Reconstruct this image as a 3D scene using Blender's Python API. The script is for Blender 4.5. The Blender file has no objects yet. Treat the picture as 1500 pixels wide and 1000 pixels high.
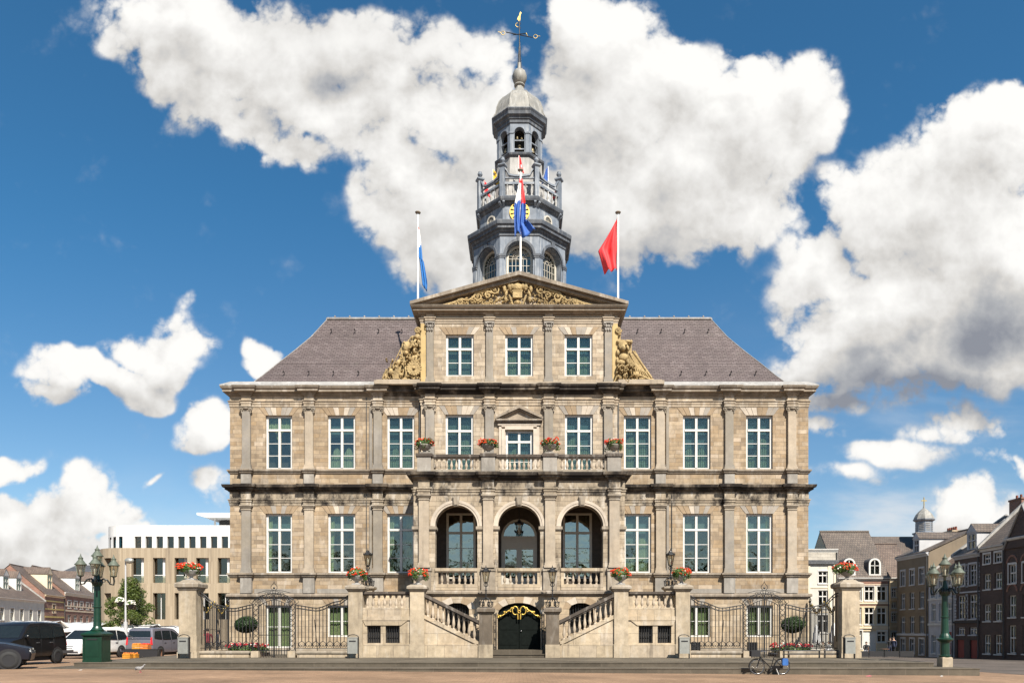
import bpy, math, random
from mathutils import Vector, Matrix
R = math.radians
PI = math.pi
scene = bpy.context.scene
COL = scene.collection

# ------------------------------------------------------------------ camera
CAM_D = 39.0            # metres from the camera to the wing facade (Y = 0)
EYE = 1.27              # eye height over the pavement
F = 1100.0              # focal length in photograph pixels (1500 wide)
cd = bpy.data.cameras.new('camera')
cam = bpy.data.objects.new('camera', cd)
COL.objects.link(cam)
cam.location = (0, -CAM_D, EYE)
cam.rotation_euler = (R(90), 0, 0)
cd.sensor_width = 36.0
cd.lens = 36.0 * F / 1500.0
cd.shift_x = -10.5 / 1500.0
cd.shift_y = 422.0 / 1500.0
cd.clip_end = 3000
scene.camera = cam
scene.view_settings.view_transform = 'Standard'
scene.view_settings.look = 'None'
scene.view_settings.gamma = 1
scene.view_settings.use_curve_mapping = False
scene.view_settings.exposure = 0.90

# ------------------------------------------------------------------ light
SUN_AZ, SUN_EL = R(22.5), R(46)          # to the right of the viewing axis, behind the camera
to_sun = Vector((math.sin(SUN_AZ) * math.cos(SUN_EL), -math.cos(SUN_AZ) * math.cos(SUN_EL), math.sin(SUN_EL)))
sd = bpy.data.lights.new('sun', 'SUN')
sd.energy = 5.0
sd.angle = R(0.5)
sd.color = (1.0, 0.935, 0.83)
sun = bpy.data.objects.new('sun', sd)
COL.objects.link(sun)
sun.rotation_euler = to_sun.to_track_quat('Z', 'Y').to_euler()
sun.location = (20, -40, 60)

# ------------------------------------------------------------------ node helpers
def nd(nt, t, ins=None, **props):
    n = nt.nodes.new(t)
    for k, v in props.items():
        setattr(n, k, v)
    if ins:
        for k, v in ins.items():
            s = n.inputs[k]
            if hasattr(v, 'is_output') or isinstance(v, bpy.types.NodeSocket):
                nt.links.new(v, s)
            else:
                s.default_value = v
    return n

def math_(nt, op, a, b=None, c=None, clamp=False):
    ins = {0: a}
    if b is not None: ins[1] = b
    if c is not None: ins[2] = c
    return nd(nt, 'ShaderNodeMath', ins, operation=op, use_clamp=clamp).outputs[0]

def mixc(nt, fac, a, b, blend='MIX'):
    n = nt.nodes.new('ShaderNodeMix')
    n.data_type = 'RGBA'; n.blend_type = blend
    for s, v in ((n.inputs[0], fac), (n.inputs[6], a), (n.inputs[7], b)):
        if isinstance(v, bpy.types.NodeSocket): nt.links.new(v, s)
        elif s.type == 'RGBA' and not hasattr(v, '__len__'): s.default_value = (v, v, v, 1)
        elif s.type == 'RGBA' and len(v) == 3: s.default_value = (*v, 1)
        else: s.default_value = v
    return n.outputs[2]

def ramp(nt, fac, stops, interp='LINEAR'):
    n = nt.nodes.new('ShaderNodeValToRGB')
    r = n.color_ramp; r.interpolation = interp
    while len(r.elements) < len(stops): r.elements.new(0.5)
    for e, (p, c) in zip(r.elements, stops):
        e.position = p
        e.color = (*c, 1) if hasattr(c, '__len__') else (c, c, c, 1)
    nt.links.new(fac, n.inputs[0])
    return n.outputs[0]

def smooth(nt, v, a, b):
    n = nd(nt, 'ShaderNodeMapRange', {0: v, 1: a, 2: b, 3: 0.0, 4: 1.0}, interpolation_type='SMOOTHSTEP')
    return n.outputs[0]

def noise(nt, vec, scale, detail=4, rough=0.55, dist=0.0, dim='3D'):
    n = nd(nt, 'ShaderNodeTexNoise', {'Scale': scale, 'Detail': detail, 'Roughness': rough, 'Distortion': dist}, noise_dimensions=dim)
    if vec is not None: nt.links.new(vec, n.inputs['Vector'])
    return n.outputs[0]

# ------------------------------------------------------------------ world: physical sky with broken cumulus
world = bpy.data.worlds.new('World')
scene.world = world
world.use_nodes = True
wn = world.node_tree
wn.nodes.clear()

def cloud_group():
    # cloud cover as a function of a direction (gnomonic coordinates of the northern half of the sky)
    g = bpy.data.node_groups.new('cloud_cover', 'ShaderNodeTree')
    g.interface.new_socket('P', in_out='INPUT', socket_type='NodeSocketVector')
    g.interface.new_socket('Cover', in_out='OUTPUT', socket_type='NodeSocketFloat')
    gi = g.nodes.new('NodeGroupInput'); go = g.nodes.new('NodeGroupOutput')
    p = gi.outputs[0]
    # domain warp so that outlines are ragged
    w = nd(g, 'ShaderNodeTexNoise', {'Scale': 5.0, 'Detail': 3.0, 'Roughness': 0.5}, noise_dimensions='2D')
    g.links.new(p, w.inputs['Vector'])
    off = nd(g, 'ShaderNodeVectorMath', {0: w.outputs['Color'], 1: (0.5, 0.5, 0.5)}, operation='SUBTRACT').outputs[0]
    off = nd(g, 'ShaderNodeVectorMath', {0: off, 'Scale': 0.16}, operation='SCALE').outputs[0]
    q = nd(g, 'ShaderNodeVectorMath', {0: p, 1: off}, operation='ADD').outputs[0]
    # (centre x, centre y, half width, half height, tilt in degrees, weight) in units of tan(angle)
    blobs = [
        (-0.391, 0.802, 0.182, 0.068, -10, 1.1), (-0.419, 0.738, 0.118, 0.068, -30, 1.05), (-0.328, 0.738, 0.136, 0.086, -15, 1.25), (-0.264, 0.684, 0.118, 0.064, -20, 1.1), (-0.310, 0.620, 0.073, 0.029, -10, 0.85),
        (-0.219, 0.784, 0.100, 0.073, 0, 1.1), (-0.155, 0.702, 0.082, 0.082, 0, 1.05), (-0.128, 0.784, 0.073, 0.064, 0, 0.9), (-0.364, 0.656, 0.082, 0.045, -35, 0.9), (-0.055, 0.775, 0.055, 0.055, 0, 0.85),
        (-0.064, 0.665, 0.091, 0.082, 0, 1), (-0.146, 0.575, 0.082, 0.064, 20, 1), (-0.173, 0.538, 0.064, 0.055, 30, 0.9), (-0.146, 0.475, 0.041, 0.064, 20, 0.75), (-0.091, 0.538, 0.100, 0.100, 0, 1.15),
        (0.109, 0.784, 0.082, 0.073, 0, 1.15), (0.127, 0.693, 0.109, 0.100, 0, 1.3), (0.109, 0.575, 0.127, 0.100, 0, 1.3), (0.218, 0.620, 0.136, 0.100, -10, 1.35), (0.309, 0.675, 0.100, 0.091, -15, 1.25),
        (0.372, 0.729, 0.064, 0.050, -15, 1), (0.413, 0.675, 0.045, 0.041, 0, 0.95), (0.272, 0.547, 0.082, 0.055, -10, 1), (0.181, 0.520, 0.091, 0.045, 0, 0.9), (0.109, 0.484, 0.064, 0.036, 0, 0.7),
        (0.227, 0.720, 0.064, 0.055, 0, 1), (0.618, 0.629, 0.100, 0.082, 25, 1.25), (0.554, 0.556, 0.118, 0.082, 20, 1.35), (0.454, 0.547, 0.068, 0.064, 10, 1.1), (0.390, 0.484, 0.055, 0.041, 0, 1),
        (0.481, 0.447, 0.118, 0.073, 0, 1.35), (0.627, 0.475, 0.127, 0.109, 0, 1.45), (0.581, 0.365, 0.136, 0.064, 0, 1.25), (0.445, 0.356, 0.082, 0.045, 5, 1), (0.436, 0.302, 0.073, 0.027, 0, 0.75),
        (0.654, 0.693, 0.055, 0.036, 25, 1), (0.427, 0.402, 0.073, 0.055, 0, 1), (-0.482, 0.361, 0.068, 0.041, -8, 1.37), (-0.455, 0.384, 0.045, 0.036, 10, 1.37), (-0.528, 0.370, 0.036, 0.029, 20, 1.30),
        (-0.564, 0.329, 0.082, 0.031, -10, 1.30), (-0.637, 0.315, 0.045, 0.015, -20, 0.78), (-0.510, 0.311, 0.064, 0.027, 0, 1.17), (-0.346, 0.370, 0.029, 0.033, 30, 1.30), (-0.355, 0.352, 0.024, 0.020, 0, 1.10),
        (-0.410, 0.256, 0.044, 0.031, 15, 1.23), (-0.428, 0.234, 0.036, 0.013, 0, 0.7), (-0.682, 0.220, 0.036, 0.022, 0, 1.23), (-0.591, 0.161, 0.068, 0.045, 20, 1.1), (-0.646, 0.120, 0.073, 0.036, 0, 1.1),
        (-0.673, 0.147, 0.055, 0.036, 0, 1), (-0.555, 0.120, 0.055, 0.036, 0, 0.9), (-0.619, 0.084, 0.100, 0.036, 0, 1), (-0.510, 0.202, 0.027, 0.009, 0, 0.5), (-0.419, 0.184, 0.045, 0.020, 0, 0.55),
        (0.590, 0.138, 0.055, 0.035, 10, 1), (0.636, 0.147, 0.045, 0.035, 0, 0.9), (0.609, 0.256, 0.064, 0.027, 10, 0.78), (0.518, 0.211, 0.082, 0.024, 0, 0.69), (0.654, 0.211, 0.045, 0.022, 0, 0.69),
        (0.427, 0.256, 0.045, 0.022, 0, 0.56), (0.454, 0.175, 0.082, 0.015, 0, 0.45),
        (.98, .5, .25, .25, 0, 1.0), (-1.1, .6, .30, .15, 0, 1.0), (-1.0, .25, .20, .08, 0, .9), (0, 1.5, .6, .14, 0, .9), (1.7, 1.0, .4, .2, 0, .8),
    ]
    acc = None
    for (x, y, a, b, t, wgt) in blobs:
        m = nd(g, 'ShaderNodeMapping', {0: q, 1: (x, y, 0), 2: (0, 0, R(t)), 3: (a * 1.4, b * 1.4, 1)}, vector_type='TEXTURE').outputs[0]
        s = nd(g, 'ShaderNodeTexGradient', {0: m}, gradient_type='SPHERICAL').outputs[1]
        s = math_(g, 'MULTIPLY', s, wgt * 1.15)
        acc = s if acc is None else math_(g, 'SMOOTH_MAX', acc, s, 0.22)
    # billows: rounded puffs divided by creases, plus fine wisps
    bil = None
    for sc, am in ((7.0, .50), (15.0, .42), (34.0, .26), (75.0, .14)):
        n = nd(g, 'ShaderNodeTexNoise', {'Scale': sc, 'Detail': 1.0, 'Roughness': 0.5}, noise_dimensions='2D')
        g.links.new(p, n.inputs['Vector'])
        e = math_(g, 'MULTIPLY', math_(g, 'ABSOLUTE', math_(g, 'MULTIPLY_ADD', n.outputs[0], 2.0, -1.0)), am)
        bil = e if bil is None else math_(g, 'ADD', bil, e)
    acc = math_(g, 'SUBTRACT', acc, 0.13)
    n1 = nd(g, 'ShaderNodeTexNoise', {'Scale': 10.0, 'Detail': 13.0, 'Roughness': 0.63}, noise_dimensions='2D')
    g.links.new(p, n1.inputs['Vector'])
    nn = math_(g, 'ADD', math_(g, 'MULTIPLY_ADD', n1.outputs[0], 1.20, -0.60 - 0.27), bil)
    amp = nd(g, 'ShaderNodeMapRange', {0: acc, 1: 0.0, 2: 0.30, 3: 0.05, 4: 1.0}).outputs[0]
    d = math_(g, 'ADD', acc, math_(g, 'MULTIPLY', nn, amp))
    g.links.new(d, go.inputs[0])
    return g

CG = cloud_group()
geo = nd(wn, 'ShaderNodeTexCoord')
dirv = geo.outputs['Generated']
sep = nd(wn, 'ShaderNodeSeparateXYZ', {0: dirv})
yy = math_(wn, 'MAXIMUM', math_(wn, 'ABSOLUTE', sep.outputs[1]), 0.12)
u = math_(wn, 'DIVIDE', sep.outputs[0], yy)
v = math_(wn, 'DIVIDE', sep.outputs[2], yy)
P = nd(wn, 'ShaderNodeCombineXYZ', {0: u, 1: v, 2: 0.0}).outputs[0]
def cover(offset):
    q = nd(wn, 'ShaderNodeVectorMath', {0: P, 1: offset}, operation='ADD').outputs[0]
    n = wn.nodes.new('ShaderNodeGroup'); n.node_tree = CG
    wn.links.new(q, n.inputs[0])
    return n.outputs[0]
c0 = cover((0, 0, 0))
c1 = cover((0.020, 0.048, 0))
behind = math_(wn, 'MULTIPLY', smooth(wn, sep.outputs[1], 0.05, -0.25), 0.12)     # clearer sky on the sunny side
shade = None      # shaded undersides and deep cores
wob = nd(wn, 'ShaderNodeTexNoise', {'Vector': P, 'Scale': 6.0, 'Detail': 4.0}, noise_dimensions='2D')
Q = nd(wn, 'ShaderNodeVectorMath', {0: P, 1: nd(wn, 'ShaderNodeVectorMath', {0: nd(wn, 'ShaderNodeVectorMath', {0: wob.outputs[1], 1: (.5, .5, .5)}, operation='SUBTRACT').outputs[0], 'Scale': .14}, operation='SCALE').outputs[0]}, operation='ADD').outputs[0]
for (x, y, a, b, wgt) in [(0.527, 0.329, 0.173, 0.055, 1.45), (0.454, 0.302, 0.109, 0.036, 1.45), (0.618, 0.402, 0.082, 0.064, 1.1), (-0.264, 0.784, 0.236, 0.050, 0.55), (-0.055, 0.511, 0.109, 0.045, 0.55), (0.181, 0.502, 0.109, 0.036, 0.5), (0.036, 0.611, 0.118, 0.082, 0.35), (-0.637, 0.147, 0.100, 0.027, 0.5), (-0.555, 0.302, 0.109, 0.020, 0.35), (0.518, 0.384, 0.055, 0.045, 0.6)]:
    m = nd(wn, 'ShaderNodeMapping', {0: Q, 1: (x, y, 0), 3: (a * 1.3, b * 1.3, 1)}, vector_type='TEXTURE').outputs[0]
    t_ = math_(wn, 'MULTIPLY', nd(wn, 'ShaderNodeTexGradient', {0: m}, gradient_type='SPHERICAL').outputs[1], wgt)
    shade = t_ if shade is None else math_(wn, 'MAXIMUM', shade, t_)
alpha = smooth(wn, math_(wn, 'SUBTRACT', c0, behind), 0.07, 0.42)
# sunlit flanks toward the light, grey bases and cores
lit = math_(wn, 'MULTIPLY_ADD', math_(wn, 'SUBTRACT', c0, c1), 0.46, 0.77)
thick = smooth(wn, c0, 0.55, 1.5)
sh = math_(wn, 'SUBTRACT', lit, math_(wn, 'MULTIPLY', thick, 0.16))
sh = math_(wn, 'SUBTRACT', sh, math_(wn, 'MULTIPLY', shade, 0.55), clamp=True)
ccol = ramp(wn, sh, [(0.0, (.15, .16, .185)), (0.30, (.25, .255, .265)), (0.55, (.37, .36, .345)), (0.78, (.465, .458, .445)), (1.0, (.545, .538, .522))])
sky = nd(wn, 'ShaderNodeTexSky', sky_type='NISHITA', sun_disc=False, sun_elevation=SUN_EL, sun_rotation=PI - SUN_AZ,
         altitude=200, air_density=0.9, dust_density=0.3, ozone_density=4.0)
SKY_STRENGTH = 0.062
elev = smooth(wn, v, 0.02, 0.62)
skyt = mixc(wn, 1.0, sky.outputs[0], mixc(wn, elev, (1.06, 1.08, 1.0), (.50, 1.08, 1.20)), 'MULTIPLY')      # deep polarised blue
skyc = nd(wn, 'ShaderNodeVectorMath', {0: skyt, 'Scale': SKY_STRENGTH}, operation='SCALE').outputs[0]
hz = smooth(wn, sep.outputs[2], -0.02, 0.04)
vn = noise(wn, nd(wn, 'ShaderNodeMapping', {0: P, 2: (0, 0, R(12)), 3: (1.1, 3.4, 1)}).outputs[0], 3.0, 7, .55, 0.3, '2D')
veil = math_(wn, 'MULTIPLY', smooth(wn, vn, .36, .75), math_(wn, 'ADD', math_(wn, 'MULTIPLY', math_(wn, 'MULTIPLY', smooth(wn, v, .50, .05), smooth(wn, u, .18, .50)), .75), math_(wn, 'MULTIPLY', smooth(wn, v, .26, .04), .40)))      # thin high haze
skyv = mixc(wn, veil, skyc, (.40, .42, .44))
mixed = mixc(wn, math_(wn, 'MULTIPLY', alpha, hz), skyv, ccol)
bg = nd(wn, 'ShaderNodeBackground', {0: mixed, 1: 1.0})
wo = nd(wn, 'ShaderNodeOutputWorld', {0: bg.outputs[0]})

# ------------------------------------------------------------------ geometry helpers
class MB:
    """collects faces; build() links them as ONE mesh object with metric UVs"""
    def __init__(s):
        s.v = []; s.f = []; s.m = []; s.s = []
    def add(s, verts, faces, mi=0, sm=False, flip=False):
        o = len(s.v)
        s.v.extend(tuple(p) for p in verts)
        for f in faces:
            f = [i + o for i in f]
            if flip: f.reverse()
            s.f.append(f); s.m.append(mi); s.s.append(sm)
        return s
    def box(s, x0, x1, y0, y1, z0, z1, mi=0):
        if x0 > x1: x0, x1 = x1, x0
        if y0 > y1: y0, y1 = y1, y0
        if z0 > z1: z0, z1 = z1, z0
        V = [(x0, y0, z0), (x1, y0, z0), (x1, y1, z0), (x0, y1, z0), (x0, y0, z1), (x1, y0, z1), (x1, y1, z1), (x0, y1, z1)]
        return s.add(V, [(0, 3, 2, 1), (4, 5, 6, 7), (0, 1, 5, 4), (1, 2, 6, 5), (2, 3, 7, 6), (3, 0, 4, 7)], mi)
    def quad(s, a, b, c, d, mi=0, sm=False):
        return s.add([a, b, c, d], [(0, 1, 2, 3)], mi, sm)
    def taper(s, cx, cy, z0, z1, w0, d0, w1, d1, mi=0):
        V = []
        for z, w, d in ((z0, w0, d0), (z1, w1, d1)):
            V += [(cx - w / 2, cy - d / 2, z), (cx + w / 2, cy - d / 2, z), (cx + w / 2, cy + d / 2, z), (cx - w / 2, cy + d / 2, z)]
        return s.add(V, [(0, 3, 2, 1), (4, 5, 6, 7), (0, 1, 5, 4), (1, 2, 6, 5), (2, 3, 7, 6), (3, 0, 4, 7)], mi)
    def rect_stack(s, cx, cy, prof, mi=0, ratio=None):
        """square 'lathe': prof = [(half width, z)], depth = half width * ratio or equal"""
        V = []; Fc = []
        for (w, z) in prof:
            d = w if ratio is None else ratio(w)
            V += [(cx - w, cy - d, z), (cx + w, cy - d, z), (cx + w, cy + d, z), (cx - w, cy + d, z)]
        n = len(prof)
        for i in range(n - 1):
            for k in range(4):
                a = i * 4 + k; b = i * 4 + (k + 1) % 4
                Fc.append((a, b, b + 4, a + 4))
        Fc.append((3, 2, 1, 0)); t = (n - 1) * 4
        Fc.append((t, t + 1, t + 2, t + 3))
        return s.add(V, Fc, mi)
    def prism(s, poly, y0, y1, mi=0, side=None):
        """poly in (x, z), counter-clockwise seen from -Y; extruded from y0 (front) to y1"""
        n = len(poly)
        V = [(x, y0, z) for x, z in poly] + [(x, y1, z) for x, z in poly]
        s.add(V[:n], [tuple(range(n))], mi)
        s.add(V[n:], [tuple(reversed(range(n)))], mi)
        s.add(V, [(i, i + n, (i + 1) % n + n, (i + 1) % n) for i in range(n)], mi if side is None else side)
        return s
    def prism_x(s, poly, x0, x1, mi=0):
        """poly in (y, z), extruded along x"""
        n = len(poly)
        V = [(x0, y, z) for y, z in poly] + [(x1, y, z) for y, z in poly]
        s.add(V, [tuple(range(n)), tuple(reversed(range(n, 2 * n)))] + [((i + 1) % n, (i + 1) % n + n, i + n, i) for i in range(n)], mi)
        return s
    def prism_z(s, poly, z0, z1, mi=0):
        n = len(poly)
        V = [(x, y, z0) for x, y in poly] + [(x, y, z1) for x, y in poly]
        s.add(V, [tuple(reversed(range(n))), tuple(range(n, 2 * n))] + [(i, (i + 1) % n, (i + 1) % n + n, i + n) for i in range(n)], mi)
        return s
    def sweep(s, path, prof, mi=0, closed=False, caps=True):
        """moulding: prof [(out, z)] bottom to top, carried along a plan path; outside lies right of the direction of travel"""
        n = len(path); V = []; m = len(prof)
        for i in range(n):
            def dirn(a, b):
                d = Vector((b[0] - a[0], b[1] - a[1])); return d.normalized()
            if closed:
                d0 = dirn(path[i - 1], path[i]); d1 = dirn(path[i], path[(i + 1) % n])
            else:
                d0 = dirn(path[i - 1], path[i]) if i > 0 else dirn(path[0], path[1])
                d1 = dirn(path[i], path[i + 1]) if i < n - 1 else d0
            n0 = Vector((d0.y, -d0.x)); n1 = Vector((d1.y, -d1.x))
            b = n0 + n1
            k = b / max(b.length_squared, 1e-6) * 2.0 if b.length > 1e-4 else n0
            for (o, z) in prof:
                V.append((path[i][0] + k.x * o, path[i][1] + k.y * o, z))
        Fc = []
        for i in range(n if closed else n - 1):
            a = i * m; b = ((i + 1) % n) * m
            for j in range(m - 1):
                Fc.append((a + j, b + j, b + j + 1, a + j + 1))
        if not closed and caps:
            Fc.append(tuple(reversed(range(m)))); Fc.append(tuple(range((n - 1) * m, n * m)))
        return s.add(V, Fc, mi)
    def lathe(s, prof, cx=0, cy=0, seg=16, mi=0, sm=True, phase=0.0, sx=1, sy=1, cap=True, ribs=0):
        V = []; n = len(prof)
        for (r, z) in prof:
            for k in range(seg):
                a = phase + 2 * PI * k / seg
                rr = r * (1 - ribs * (k % 2))
                V.append((cx + rr * math.cos(a) * sx, cy + rr * math.sin(a) * sy, z))
        Fc = []
        for i in range(n - 1):
            for k in range(seg):
                a = i * seg + k; b = i * seg + (k + 1) % seg
                Fc.append((a, b, b + seg, a + seg))
        s.add(V, Fc, mi, sm)
        if cap:
            s.add(V[:seg], [tuple(reversed(range(seg)))], mi)
            s.add(V[-seg:], [tuple(range(seg))], mi)
        return s
    def oct(s, prof, cx, cy, mi=0):
        """octagonal drum with a face toward -Y; prof = [(apothem, z)]"""
        k = 1 / math.cos(PI / 8)
        return s.lathe([(a * k, z) for a, z in prof], cx, cy, 8, mi, False, PI / 8)
    def tube(s, pts, r, seg=6, mi=0, sm=True, cap=True, r1=None):
        pts = [Vector(p) for p in pts]; n = len(pts); V = []
        t0 = (pts[1] - pts[0]).normalized()
        up = Vector((0, 0, 1)) if abs(t0.z) < 0.9 else Vector((1, 0, 0))
        nx = t0.cross(up).normalized()
        for i, p in enumerate(pts):
            if i == 0: t = t0
            elif i == n - 1: t = (pts[-1] - pts[-2]).normalized()
            else: t = (pts[i + 1] - pts[i - 1]).normalized()
            nx = (nx - t * nx.dot(t))
            nx = nx.normalized() if nx.length > 1e-6 else t.orthogonal().normalized()
            b = t.cross(nx)
            rr = r if r1 is None else r + (r1 - r) * i / (n - 1)
            if isinstance(r, (list, tuple)): rr = r[i]
            for k in range(seg):
                a = 2 * PI * k / seg
                V.append(p + nx * (rr * math.cos(a)) + b * (rr * math.sin(a)))
        Fc = [(i * seg + k, i * seg + (k + 1) % seg, (i + 1) * seg + (k + 1) % seg, (i + 1) * seg + k) for i in range(n - 1) for k in range(seg)]
        s.add(V, Fc, mi, sm)
        if cap:
            s.add(V[:seg], [tuple(reversed(range(seg)))], mi); s.add(V[-seg:], [tuple(range(seg))], mi)
        return s
    def ell(s, c, r, seg=10, rings=6, mi=0, rot=None, sm=True):
        V = []; M = rot.to_3x3() if rot is not None else None
        if not hasattr(r, '__len__'): r = (r, r, r)
        for i in range(rings + 1):
            th = PI * i / rings
            for k in range(seg):
                a = 2 * PI * k / seg
                p = Vector((r[0] * math.sin(th) * math.cos(a), r[1] * math.sin(th) * math.sin(a), -r[2] * math.cos(th)))
                if M: p = M @ p
                V.append((c[0] + p.x, c[1] + p.y, c[2] + p.z))
        Fc = [(i * seg + k, i * seg + (k + 1) % seg, (i + 1) * seg + (k + 1) % seg, (i + 1) * seg + k) for i in range(rings) for k in range(seg)]
        return s.add(V, Fc, mi, sm)
    def ring(s, c, r, t, axis='Y', seg=20, ts=6, mi=0, a0=0, a1=2 * PI):
        full = abs(a1 - a0 - 2 * PI) < 1e-3
        pts = []
        for k in range(seg + 1):
            a = a0 + (a1 - a0) * k / seg
            ca, sa = r * math.cos(a), r * math.sin(a)
            pts.append((c[0] + ca, c[1], c[2] + sa) if axis == 'Y' else ((c[0], c[1] + ca, c[2] + sa) if axis == 'X' else (c[0] + ca, c[1] + sa, c[2])))
        return s.tube(pts, t, ts, mi, cap=not full)
    def wall(s, x0, x1, z0, z1, y, holes, depth, mi=0, rmi=None):
        """wall face in the plane Y = y looking to -Y, rectangular holes (x0, x1, z0, z1) with reveals going back"""
        xs = sorted({x0, x1, *[h[0] for h in holes], *[h[1] for h in holes]})
        zs = sorted({z0, z1, *[h[2] for h in holes], *[h[3] for h in holes]})
        xs = [x for x in xs if x0 - 1e-6 <= x <= x1 + 1e-6]; zs = [z for z in zs if z0 - 1e-6 <= z <= z1 + 1e-6]
        for i in range(len(xs) - 1):
            for j in range(len(zs) - 1):
                cx = (xs[i] + xs[i + 1]) / 2; cz = (zs[j] + zs[j + 1]) / 2
                if any(h[0] < cx < h[1] and h[2] < cz < h[3] for h in holes): continue
                s.quad((xs[i], y, zs[j]), (xs[i + 1], y, zs[j]), (xs[i + 1], y, zs[j + 1]), (xs[i], y, zs[j + 1]), mi)
        r = mi if rmi is None else rmi
        for (a, b, c, d) in holes:
            y2 = y + depth
            s.quad((a, y, c), (a, y, d), (a, y2, d), (a, y2, c), r)
            s.quad((b, y, d), (b, y, c), (b, y2, c), (b, y2, d), r)
            s.quad((a, y, d), (b, y, d), (b, y2, d), (a, y2, d), r)
            s.quad((b, y, c), (a, y, c), (a, y2, c), (b, y2, c), r)
        return s
    def arch_wall(s, x0, x1, z0, z1, yf, yb, arches, mi=0, rmi=None, back=True, n=18):
        """wall with round-headed openings; arches = [(centre, half width, z bottom, z spring, rise)]"""
        r = mi if rmi is None else rmi
        arches = sorted(arches)
        faces = [(yf, 1)] + ([(yb, -1)] if back else [])
        for (y, sg) in faces:
            def q(a, b, c, d):
                P4 = [(a[0], y, a[1]), (b[0], y, b[1]), (c[0], y, c[1]), (d[0], y, d[1])]
                if sg < 0: P4.reverse()
                s.quad(*P4, mi)
            x = x0
            for (c, hw, zb, zs, ri) in arches:
                q((x, z0), (c - hw, z0), (c - hw, z1), (x, z1))
                if zb > z0 + 1e-6: q((c - hw, z0), (c + hw, z0), (c + hw, zb), (c - hw, zb))
                pts = [(c - hw * math.cos(PI * k / n), zs + ri * math.sin(PI * k / n)) for k in range(n + 1)]
                for a, b in zip(pts, pts[1:]):
                    q(a, b, (b[0], z1), (a[0], z1))
                x = c + hw
            q((x, z0), (x1, z0), (x1, z1), (x, z1))
        for (c, hw, zb, zs, ri) in arches:
            pts = [(c - hw, zb)] + [(c - hw * math.cos(PI * k / n), zs + ri * math.sin(PI * k / n)) for k in range(n + 1)] + [(c + hw, zb)]
            for a, b in zip(pts, pts[1:]):
                s.quad((a[0], yf, a[1]), (b[0], yf, b[1]), (b[0], yb, b[1]), (a[0], yb, a[1]), r)
            if zb > z0 + 1e-6:
                s.quad((c + hw, yf, zb), (c - hw, yf, zb), (c - hw, yb, zb), (c + hw, yb, zb), r)
        # ends
        s.quad((x0, yb, z0), (x0, yf, z0), (x0, yf, z1), (x0, yb, z1), mi)
        s.quad((x1, yf, z0), (x1, yb, z0), (x1, yb, z1), (x1, yf, z1), mi)
        s.quad((x0, yf, z1), (x1, yf, z1), (x1, yb, z1), (x0, yb, z1), mi)
        return s
    def arc_band(s, c, zs, r0, r1, y0, y1, n=20, mi=0, a0=0, a1=PI, ry=1.0):
        """flat ring segment in the XZ plane with thickness (archivolt)"""
        V = []
        for k in range(n + 1):
            a = a1 + (a0 - a1) * k / n
            for r in (r0, r1):
                for y in (y0, y1):
                    V.append((c + r * math.cos(a), y, zs + r * math.sin(a) * ry))
        Fc = []
        for k in range(n):
            o = 4 * k; p = o + 4
            Fc += [(o, p, p + 2, o + 2), (o + 2, p + 2, p + 3, o + 3), (o + 1, p + 1, p, o)[::-1] if False else (o, o + 1, p + 1, p), (o + 1, o + 3, p + 3, p + 1)]
        Fc += [(0, 2, 3, 1), (4 * n, 4 * n + 1, 4 * n + 3, 4 * n + 2)]
        return s.add(V, Fc, mi)
    def xf(s, M, start=0):
        for i in range(start, len(s.v)):
            p = M @ Vector(s.v[i]); s.v[i] = (p.x, p.y, p.z)
        return s
    def build(s, name, mats, parent=None, loc=None, uv=True):
        me = bpy.data.meshes.new(name)
        me.from_pydata(s.v, [], s.f)
        if not isinstance(mats, (list, tuple)): mats = [mats]
        for m in mats: me.materials.append(m)
        me.polygons.foreach_set('material_index', s.m)
        me.polygons.foreach_set('use_smooth', s.s)
        if uv and len(s.f) < 60000:
            ul = me.uv_layers.new(name='UVMap')
            buf = [0.0] * (2 * len(me.loops))
            for p in me.polygons:
                n = p.normal
                if abs(n.z) > 0.97:
                    for li, vi in zip(p.loop_indices, p.vertices):
                        c = s.v[vi]; buf[2 * li] = c[0]; buf[2 * li + 1] = c[1]
                else:
                    L = math.hypot(n.x, n.y); tx, ty = -n.y / L, n.x / L
                    bx, by, bz = ty * 0 - n.z * ty, n.z * tx, L  # n x t, pointing up the slope
                    bx, by, bz = -n.z * ty, n.z * tx, n.x * ty - n.y * tx
                    for li, vi in zip(p.loop_indices, p.vertices):
                        c = s.v[vi]
                        buf[2 * li] = c[0] * tx + c[1] * ty
                        buf[2 * li + 1] = c[0] * bx + c[1] * by + c[2] * bz
            ul.data.foreach_set('uv', buf)
        me.update()
        o = bpy.data.objects.new(name, me)
        COL.objects.link(o)
        if parent is not None: o.parent = parent
        if loc is not None: o.location = loc
        return o

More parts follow.
